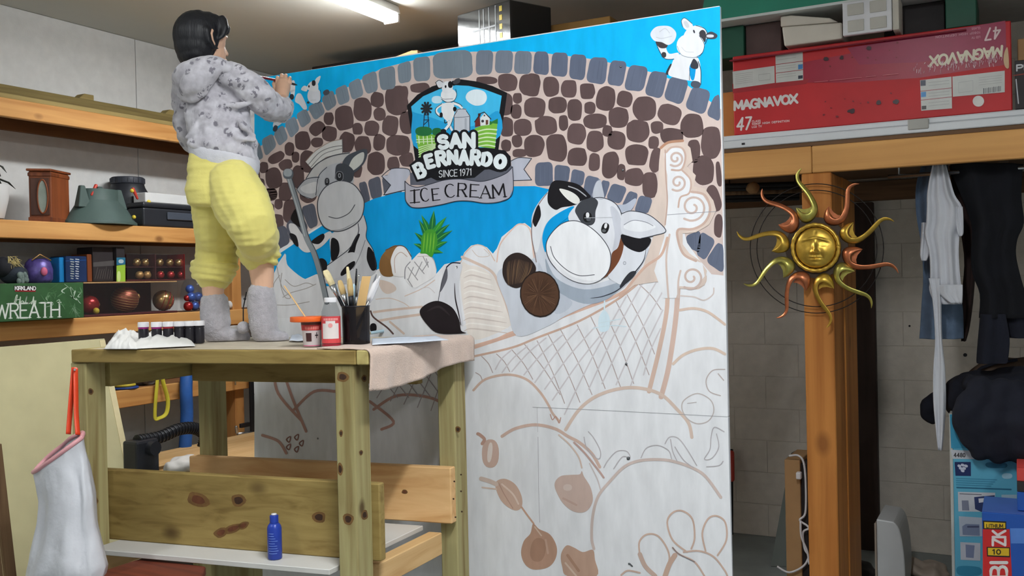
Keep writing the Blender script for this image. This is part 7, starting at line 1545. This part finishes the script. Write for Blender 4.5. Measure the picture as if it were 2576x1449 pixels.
inner = [(365, -53), (340, -40), (318, -25), (300, -5), (290, 18), (292, 40), (305, 60), (335, 72), (375, 74), (415, 68), (465, 52), (515, 32), (562, 18), (608, 22), (645, 50), (662, 88)]
oc, ic = catmull(outer, False, 3), catmull(inner, False, 3)
RAYS = [(108, M_sgr, 1.0), (64, M_sc, .93), (26, M_sg, 1.03), (-10, M_sc, 1.1), (-40, M_sgr, 1.02), (-75, M_sg, 1.0), (-112, M_sc, 1.0), (-146, M_sgr, 1.0), (176, M_sg, 1.0), (140, M_sc, .98)]
for ang, mm, sc in RAYS:
    a = math.radians(ang); u_ = (math.cos(a), math.sin(a)); t_ = (math.sin(a), -math.cos(a))
    f = lambda r, t, o: SN(u_[0]*(215+(r-215)*sc)+t_[0]*t, u_[1]*(215+(r-215)*sc)+t_[1]*t, o)
    rows = []
    for k in range(len(oc)):
        O, I = oc[k], ic[k]; w_ = math.hypot(O[0]-I[0], O[1]-I[1]); row = []
        for j in range(7):
            s_ = j/6; hh = math.sin(math.pi*s_*.62)*w_*.00030+.004+.00001*max(0, O[0]-300)
            row.append(f(O[0]+(I[0]-O[0])*s_, O[1]+(I[1]-O[1])*s_, hh))
        rows.append(row)
    nn2 = len(rows); V = [p for r in rows for p in r]; Fq = [[i*7+j, i*7+j+1, (i+1)*7+j+1, (i+1)*7+j] for i in range(nn2-1) for j in range(6)]
    o = build('ray', V, Fq, mm, sun, smooth=True); sm = o.modifiers.new('s', 'SOLIDIFY'); sm.thickness = .004; sm.offset = 0
    # hollow of the crescent: a shallow scoop
    scp = [f(r, t, .001) for r, t in ((362, -50), (318, -25), (292, 15), (300, 58), (340, 72), (330, 40), (335, 0))]
    MB().prism(scp, Vector((0, .003, 0))).build('scoop', mm, sun)
# back plate, rim and the modelled face
MB().lathe(SN(0, 0, -.01), [(.01, 0), (235/SF*.00205, .0), (235/SF*.00205, .012), (.01, .014)], 40, axis=(0, -1, 0)).build('back_plate', mat('dark_patina', C(70, 58, 48), .5, .6), sun, smooth=True, bevel=.0001)
q = [SN(190*math.cos(i*math.pi/32), 190*math.sin(i*math.pi/32), .016) for i in range(64)]
rimr = [.0105 if i % 3 else .0085 for i in range(66)]
MB().tube(q+[q[0], q[1]], rimr, 12).build('rim', M_sg, sun, smooth=True)
def G(x, y, cx, cy, sx, sy, rot=0):
    c, s = math.cos(rot), math.sin(rot); dx, dy = x-cx, y-cy; a = (dx*c+dy*s)/sx; b = (-dx*s+dy*c)/sy; return math.exp(-a*a-b*b)
def face_h(x, y):      # unit disc
    h = .36*max(0, 1-(x*x+y*y))**.5
    h += .16*G(x, y, 0, -.08, .10, .30)+.13*G(x, y, 0, -.22, .17, .10)+.05*G(x, y, -.16, -.24, .08, .07)+.05*G(x, y, .16, -.24, .08, .07)
    for s in (1, -1):
        h += .07*G(x, y, s*.34, .40, .26, .05, -s*.25)-.10*G(x, y, s*.36, .22, .22, .12)+.08*G(x, y, s*.37, .20, .14, .06)-.03*G(x, y, s*.37, .19, .10, .02)+.05*G(x, y, s*.5, -.2, .2, .22)
        h -= .04*G(x, y, s*.30, -.36, .05, .16, s*.5)
    h += .09*G(x, y, 0, -.44, .22, .045)+.10*G(x, y, 0, -.58, .19, .055)-.07*G(x, y, 0, -.51, .24, .022)+.07*G(x, y, 0, -.80, .2, .1)-.03*G(x, y, 0, .75, .04, .1)
    return h
V = []; Fq = []; NR, NA = 34, 72; Rf = 172
for i in range(NR+1):
    for j in range(NA):
        r = i/NR; x = r*math.cos(2*math.pi*j/NA); y = r*math.sin(2*math.pi*j/NA); V.append(SN(x*Rf, y*Rf, .008+.09*face_h(x, y)))
for i in range(NR):
    for j in range(NA): Fq.append([i*NA+j, i*NA+(j+1) % NA, (i+1)*NA+(j+1) % NA, (i+1)*NA+j])
build('face', V, Fq, M_sg, sun, smooth=True)
p = SN(0, 200, -.01); MB().tube([p, p+Vector((0, .043, .0))], .004, 8).build('hanger', M_wire, sun)
# ---- clothes hung under the shelf
def garment(name, lab, cat, rows, Y, m, amp=.02, nf=3, thick=.05, part='cloth', parent=None, seed=0):
    g = parent or thing(name, P((rows[-1][1]+rows[-1][2])/2, rows[-1][0], 1, Y), lab, cat)
    rr = catmull([tuple(map(float, r)) for r in rows], False, 4); n = 40; R = []
    for k, (y, xl_, xr_) in enumerate(rr):
        ring = []; c = (xl_+xr_)/2; h = (xr_-xl_)/2
        for i in range(n):
            a = 2*math.pi*i/n; wv = 1+.0*a
            d = math.sin(a)*thick*(.75+.25*math.sin(nf*a*1.0+seed+k*.02))
            p = P(c+h*math.cos(a), y, 1, Y); p.y += d+amp*math.sin(math.cos(a)*nf*2.2+seed+k*.03)+.01*noise.noise(Vector((math.cos(a)*3+seed, k*.12, 0))); ring.append(p)
        R.append(ring)
    MB().loft(R).build(part, m, g, smooth=True); return g
M_den = mat('faded_denim', C(92, 110, 134), .9, var=.18, vs=14, bump=.3, bs=260); M_wcl = mat('white_cotton', C(206, 207, 214), .9, var=.04, vs=10, bump=.15); M_bcl = mat('black_cloth', C(16, 17, 24), .95, var=.2); M_bcl2 = mat('dark_navy_cloth', C(24, 26, 38), .95, var=.2); M_brc = mat('dark_brown_cloth', C(50, 34, 32), .95, var=.2)
YG = 4.99
garment('jeans', 'faded blue denim jeans hanging under the shelf behind the white shirt', 'jeans', [(416, 2318, 2385), (470, 2304, 2386), (540, 2305, 2388), (620, 2318, 2390), (700, 2322, 2400), (760, 2318, 2420), (830, 2314, 2424), (852, 2312, 2424)], YG+.12, M_den, .015, 3, .05)
w1 = garment('white_shirt', 'white cotton shirt with rolled cuffs hanging in front of the blue jeans', 'shirt', [(414, 2346, 2380), (450, 2338, 2390), (490, 2332, 2402), (520, 2332, 2420), (560, 2330, 2422), (590, 2326, 2414), (640, 2338, 2412), (700, 2340, 2416), (730, 2338, 2420), (765, 2352, 2420)], YG-.04, M_wcl, .014, 4, .035, 'body')
garment('', '', '', [(700, 2336, 2366), (760, 2346, 2368), (850, 2352, 2370), (930, 2348, 2378), (1010, 2348, 2380), (1080, 2354, 2376), (1132, 2360, 2370)], YG-.07, M_wcl, .006, 2, .02, 'long_sleeve', w1, 2)
garment('', '', '', [(560, 2318, 2346), (600, 2316, 2342), (640, 2314, 2338), (656, 2318, 2332)], YG-.02, M_wcl, .006, 2, .02, 'left_cuff', w1, 1)
garment('', '', '', [(520, 2404, 2422), (550, 2402, 2424), (585, 2408, 2424), (594, 2412, 2420)], YG-.05, M_wcl, .004, 2, .02, 'right_cuff', w1, 1)
garment('', '', '', [(716, 2362, 2422), (740, 2364, 2422), (762, 2390, 2421)], YG-.085, M_wcl, .004, 2, .02, 'hem_fold', w1, 1)
garment('brown_shirt', 'dark brown garment hanging between the white shirt and the black overalls', 'garment', [(418, 2388, 2450), (500, 2400, 2450), (640, 2425, 2455), (740, 2420, 2450), (820, 2418, 2440), (858, 2418, 2430)], YG+.2, M_brc, .01, 2, .04, seed=2)
bo = garment('black_overalls', 'black long garment hanging at the right end under the shelf', 'garment', [(412, 2390, 2575), (440, 2396, 2572), (500, 2420, 2570), (560, 2442, 2576), (600, 2444, 2560), (640, 2442, 2556), (690, 2446, 2566), (740, 2464, 2580), (800, 2462, 2590)], YG, M_bcl, .02, 3, .06, 'body', None, 1)
garment('', '', '', [(790, 2466, 2530), (850, 2460, 2540), (905, 2456, 2536), (914, 2458, 2532)], YG-.03, M_bcl2, .008, 2, .04, 'leg', bo); garment('', '', '', [(780, 2530, 2600), (840, 2528, 2620), (850, 2540, 2630)], YG+.03, M_bcl2, .008, 2, .04, 'leg', bo)
rail = hs
zr_ = zB0-.045
MB().tube([(-.55, YG, zr_+.02), (.75, YG, zr_+.02)], .010, 12).build('rail', M_fer, rail, smooth=True)
for x in (-.5, .7): MB().tube([(x, YG, zr_+.02), (x, YG, zB1-.02)], .006, 8).build('bracket', M_fer, rail, smooth=True)
# dark things stowed under the shelf between mural and post
g = thing('fishing_rods', P(1900, 480, 1, 5.6), 'bundle of dark rods stowed under the shelf between mural and post', 'rods')
for i in range(5):
    a = P(1825, 468+i*9, 1, 5.55+.05*i); b_ = P(2010, 462+i*9, 1, 5.75+.05*i); MB().tube([a, b_], .014-.002*(i % 2), 8).build('rod', M_irn if i != 2 else M_brnw, g, smooth=True)
p = P(1880, 476, 1, 5.4); MB().lathe(p, [(.012, 0), (.03, .02), (.034, .05), (.02, .07)], 16, axis=(.9, -.4, .1)).build('grip', M_card, g, smooth=True)
for x in (1835, 2000): MB().tube([P(x, 472, 1, 5.65), P(x, 440, 1, 5.65)], .004, 6).build('sling', M_wire, g)
# ---- floor things by the post
g = thing('card_panel', (P(1980, 1430, 1, 5.6).x, 5.6, 0), 'tall narrow brown cardboard carton standing left of the post', 'box')
def slab(x0, x1, yt, Y, dp_, m_, nm, g):
    a = P(x0, yt, 1, Y); b_ = P(x1, yt, 1, Y); MB().box((a.x, Y, 0.001), (b_.x, Y+dp_, a.z)).build(nm, m_, g, bevel=.003)
slab(1973, 2012, 1156, 5.55, .35, M_card, 'carton', g)
slab(2013, 2030, 1166, 5.57, .3, M_dark, 'dark_board', g)
g = thing('leaning_board', P(1950, 1425, 1, 5.9), 'grey green board leaning on the wall behind the brown carton', 'board')
a, b_, c_ = P(1990, 1140, 1, 6.4), P(1938, 1425, 2, .002), P(1985, 1425, 2, .002)
MB().prism([b_, c_, P(2000, 1135, 1, 6.45), a], Vector((0, .015, .002))).build('board', mat('grey_green_board', C(120, 126, 122), .8), g, bevel=.001)
g = thing('white_cable', P(2010, 1440, 2, .01), 'white cable with a plug draped over the brown carton by the post', 'cable')
YCb = 5.52
q = [P(x, y, 1, YCb) for x, y in ((1985, 1147), (2008, 1146), (2022, 1165), (2027, 1220), (2026, 1290), (2012, 1308), (2030, 1322), (2034, 1330))]+[P(x, y, 1, YCb) for x, y in ((2020, 1340), (2024, 1380), (2034, 1400), (2020, 1425), (1985, 1440), (1955, 1425))]
MB().tube(catmull([tuple(v) for v in q], False, 6), .006, 8).build('cable', M_capw, g, smooth=True)
q = [P(x, y, 1, YCb-.01) for x, y in ((2014, 1312), (2016, 1350), (2030, 1385), (2036, 1420))]; MB().tube(catmull([tuple(v) for v in q], False, 6), .006, 8).build('cable', M_capw, g, smooth=True)
p = P(2010, 1196, 1, YCb); MB().box((p.x-.014, YCb-.02, p.z-.02), (p.x+.014, YCb+.02, p.z+.02)).build('plug', M_capw, g, bevel=.006, seg=2)
# white plastic dispenser-like housing
g = thing('white_housing', P(2235, 1445, 2, 0), 'white plastic rounded appliance housing standing on the floor right of the post', 'appliance')
YH = 5.75
M_hou = mat('white_housing_plastic', C(208, 210, 212), .35, var=.02); M_hous = mat('beige_side', C(176, 160, 146), .5)
xa, xb = P(2206, 1380, 1, YH).x, P(2272, 1380, 1, YH).x; zh = P(2230, 1308, 1, YH).z; w_ = xb-xa; xa2 = xa-.02
prof = [(0, .001), (w_*.98, .001), (w_*1.06, zh*.25), (w_*1.02, zh*.6), (w_*.88, zh*.88), (w_*.66, zh*.985), (0, zh)]
pr = [prof[0], prof[1]]+catmull(prof[1:6], False, 4)[1:]+[prof[6]]
MB().prism([(xa+x, YH, z) for x, z in pr], Vector((0, .38, 0))).build('shell', M_hou, g, bevel=.008, seg=2)
MB().prism([(xa-.003, YH+.02, .03), (xa-.003, YH+.36, .03), (xa-.003, YH+.36, zh-.05), (xa-.003, YH+.02, zh-.03)], Vector((-.012, 0, 0))).build('side_panel', M_hous, g, bevel=.003)
for i in range(5): MB().lathe(Vector((xa+w_*(.72+.06*i), YH-.001, .04+.01*(i % 2))), [(.004, 0), (.004, .001)], 8, axis=(0, -1, 0)).build('vent_hole', M_pot, g)
for lab, x, y, s_, m_ in (('small grey rag heap on the floor right of the white housing', 2320, 1440, .10, M_hous), ('dark cloth heap on the floor at the foot of the post', 2150, 1440, .09, M_dark)):
    p = P(x, y, 2, .0); m = MB(); m.ball(p+up*.01, (Vector((s_*1.5, 0, 0)), Vector((0, s_*1.2, 0)), Vector((0, 0, s_*.6))), 16, 10)
    o = organic('rag', m, .012, m_, None, smooth=2, disp=lambda c: .03*noise.noise(c*14), floor=.002); tag(o, lab, 'rag')
# red handled thing at the mural's edge
g = thing('red_extinguisher_hose', P(1842, 1330, 1, 6.6), 'slim dark pole with a red grip leaning on the wall behind the mural edge', 'pole')
MB().tube([P(1840, 1345, 1, 6.55), P(1840, 1130, 1, 6.7)], .012, 10).build('pole', M_irn, g, smooth=True); MB().tube([P(1841, 1205, 1, 6.60), P(1840, 1140, 1, 6.66)], .02, 10, ends=True).build('grip', M_red, g, smooth=True)
# ---- cartons at the lower right
YA = 4.9
M_aqua = mat('aqua_card', C(92, 172, 200), .5, var=.08, vs=5); M_side = mat('pale_card_side', C(190, 190, 184), .7)
g = thing('aqua_carton', P(2480, 1600, 1, YA), 'large pale blue appliance carton with printed pictures at the lower right', 'box')
xa, xb = P(2392, 1300, 1, YA).x, 1.0; za = P(2400, 1042, 1, YA).z
MB().box((xa+.014, YA, .001), (xb, YA+.8, za)).build('carton', M_aqua, g, bevel=.003)
MB().box((xa, YA+.001, .001), (xa+.0135, YA+.8, za+.002)).build('pale_edge', M_side, g, bevel=.002)
D = Art(1, YA, -1); D.view(2276, 1100, 4.153)
DKB = C(30, 44, 92); GLp = C(196, 198, 204)
D.poly([(480, 130), (1260, 170), (1260, 235), (500, 225)], GLp, False); D.text('4480', (515, 205), (115, 2), (0, -40), 9, C(60, 56, 60), .3)
D.poly([(470, -240), (1260, -200), (1260, 120), (485, 115)], C(60, 150, 186), False)
D.poly([(520, 258), (690, 258), (692, 405), (530, 402)], DKB, False)
for x, y in ((570, 300), (605, 290), (640, 300), (585, 325), (620, 325), (605, 350)): D.ell(x, y, 20, 14, C(196, 200, 216), 20)
D.poly([(860, 265), (1050, 270), (1050, 320), (870, 315)], C(40, 110, 140), True)
for k in range(4): D.line([(540, 430+k*22), (960-k*20, 445+k*22)], 9, C(60, 132, 164), False)
D.line([(545, 525), (1110, 545)], 14, C(40, 100, 130), False)
D.poly([(555, 570), (945, 580), (940, 780), (560, 775)], GLp, False); D.poly([(725, 625), (940, 605), (935, 770), (800, 780), (735, 750)], C(48, 60, 104), False); D.poly([(770, 640), (890, 630), (885, 670), (775, 685)], C(206, 206, 212), False); D.poly([(595, 660), (665, 660), (675, 765), (600, 765)], C(124, 128, 146), False); D.line([(575, 590), (800, 600)], 8, C(90, 90, 100), False)
D.poly([(1010, 600), (1170, 600), (1170, 760), (1010, 750)], C(160, 186, 200), False)
D.poly([(565, 825), (810, 840), (810, 1035), (575, 1035)], C(176, 184, 196), False); D.poly([(600, 930), (640, 905), (780, 910), (785, 1030), (605, 1020)], C(120, 130, 156), False); D.line([(660, 935), (770, 935)], 18, C(70, 76, 104), False)
D.poly([(580, 1095), (790, 1105), (790, 1290), (585, 1280)], C(190, 190, 198), False); D.poly([(635, 1120), (730, 1130), (720, 1262), (640, 1255)], C(120, 128, 156), False)
D.ell(1070, 405, 55, 30, C(160, 200, 216)); D.poly([(560, 1350), (780, 1360), (780, 1440), (570, 1440)], C(50, 130, 160), True)
D.end('printed_panel', M_prt, g)
YR_ = 4.5
g = thing('blue_tool_carton', P(2540, 1600, 1, YR_), 'deep blue tool carton with a red label reading upwards at the lower right corner', 'box')
M_db = mat('deep_blue_card', C(34, 84, 170), .4, var=.06)
xa = P(2472, 1400, 1, YR_).x; za = P(2500, 1290, 1, YR_).z
MB().box((xa, YR_, .001), (.75, YR_+.3, za)).build('carton', M_db, g, bevel=.003)
MB().box((xa+.002, YR_+.002, za+.001), (.748, YR_+.298, za+.004)).build('top_flap', mat('mid_blue_card', C(72, 100, 176), .4), g)
D = Art(1, YR_, -1); D.view(2276, 1100, 4.153)
D.poly([(815, 960), (1095, 960), (1120, 1449), (815, 1449)], C(200, 44, 44), False); D.poly([(815, 870), (1060, 880), (1062, 965), (820, 960)], C(40, 36, 36), False); D.poly([(830, 885), (1050, 895), (1050, 950), (832, 950)], C(214, 176, 40), False)
D.text('LITHIUM', (855, 945), (170, 0), (0, -36), 8, C(60, 46, 30), .25)
D.poly([(855, 1145), (1100, 1150), (1100, 1255), (860, 1245)], C(40, 36, 36), False); D.poly([(868, 1155), (1090, 1160), (1090, 1240), (870, 1232)], C(214, 176, 40), False); D.text('10', (920, 1220), (80, 2), (0, -46), 13, C(50, 40, 30), .3)
D.text('YOBI', (1065, 1780), (0, -480), (-165, 0), 34, C(224, 220, 218), .2); D.text('ZK', (1050, 1128), (0, -150), (-130, 0), 26, C(224, 214, 214), .2)
D.poly([(1100, 950), (1300, 950), (1300, 1110), (1110, 1110)], C(86, 130, 206), False)
D.end('printed_label', M_prt, g)
xq = P(2558, 1200, 1, YR_+.05).x; zq = P(2560, 1178, 1, YR_+.05).z
g = thing('red_cap_carton', Vector((xq+.1, YR_+.15, za+.006)), 'tall blue carton with a red and black top at the right edge', 'box')
MB().box((xq, YR_+.05, za+.006), (xq+.25, YR_+.28, zq-.10)).build('carton', M_db, g, bevel=.003); MB().box((xq, YR_+.05, zq-.0995), (xq+.25, YR_+.28, zq-.055)).build('black_band', M_dark, g, bevel=.002); MB().box((xq, YR_+.05, zq-.0545), (xq+.25, YR_+.28, zq)).build('red_band', mat('red_band_card', C(206, 70, 66), .45), g, bevel=.003)
# dark jacket thrown over the cartons
g = thing('dark_jacket', P(2480, 1050, 1, YA+.2), 'dark navy jacket thrown in a heap over the pale blue carton', 'jacket')
m = MB(); Yj = YA+.22
def jl_(pts, r0): 
    q = catmull([tuple(P(x, y, 1, Y_))+(r*.0021,) for x, y, Y_, r in pts], False, 4); m.tube([v[:3] for v in q], [v[3] for v in q], 14, ends=True)
za_top = P(2400, 1042, 1, YA).z
m.ball(P(2480, 1000, 1, Yj), (Vector((.20, 0, 0)), Vector((0, .22, 0)), Vector((0, 0, .13))), 20, 12)
m.ball(P(2580, 990, 1, Yj), (Vector((.22, 0, 0)), Vector((0, .22, 0)), Vector((0, 0, .13))), 20, 12)
jl_([(2425, 955, Yj-.1, 14), (2470, 985, YA-.05, 30), (2440, 1040, YA-.06, 36), (2452, 1090, YA-.06, 34), (2465, 1128, YA-.055, 26)], 0)
jl_([(2520, 985, YA-.05, 30), (2500, 1050, YA-.07, 40), (2500, 1110, YA-.06, 36), (2515, 1140, YA-.055, 26)], 0)
jl_([(2560, 990, YA-.05, 30), (2570, 1060, YA-.07, 44), (2575, 1130, YA-.06, 36)], 0)
jl_([(2420, 985, Yj+.05, 22), (2370, 1000, Yj+.16, 22), (2338, 1026, Yj+.2, 24), (2344, 1052, Yj+.2, 15)], 0)
organic('jacket', m, .010, M_bcl2, g, smooth=3, disp=lambda c: .012*noise.noise(c*16))
g = thing('brown_bag', P(2560, 950, 1, YA+.35), 'brown canvas bag lying behind the dark jacket', 'bag')
m = MB(); m.ball(P(2560, 950, 1, YA+.6), (Vector((.24, 0, 0)), Vector((0, .12, 0)), Vector((0, 0, .10))), 20, 12); organic('bag', m, .012, mat('brown_canvas', C(86, 70, 58), .9, var=.2), g, smooth=2, disp=lambda c: .015*noise.noise(c*12))
MB().tube([P(x, y, 1, YA+.5) for x, y in ((2440, 948), (2470, 925), (2510, 912), (2560, 905))], .008, 8).build('strap', M_bcl2, g, smooth=True)
# nail holes on the wall
for x, y, s_ in ((2428, 893, .012), (2288, 820, .007)):
    p = P(x, y, 1, YW-.006); MB().lathe(p, [(s_, 0), (s_*.8, .003)], 10, axis=(0, -1, 0)).build('wall_plug', M_pot, wb)
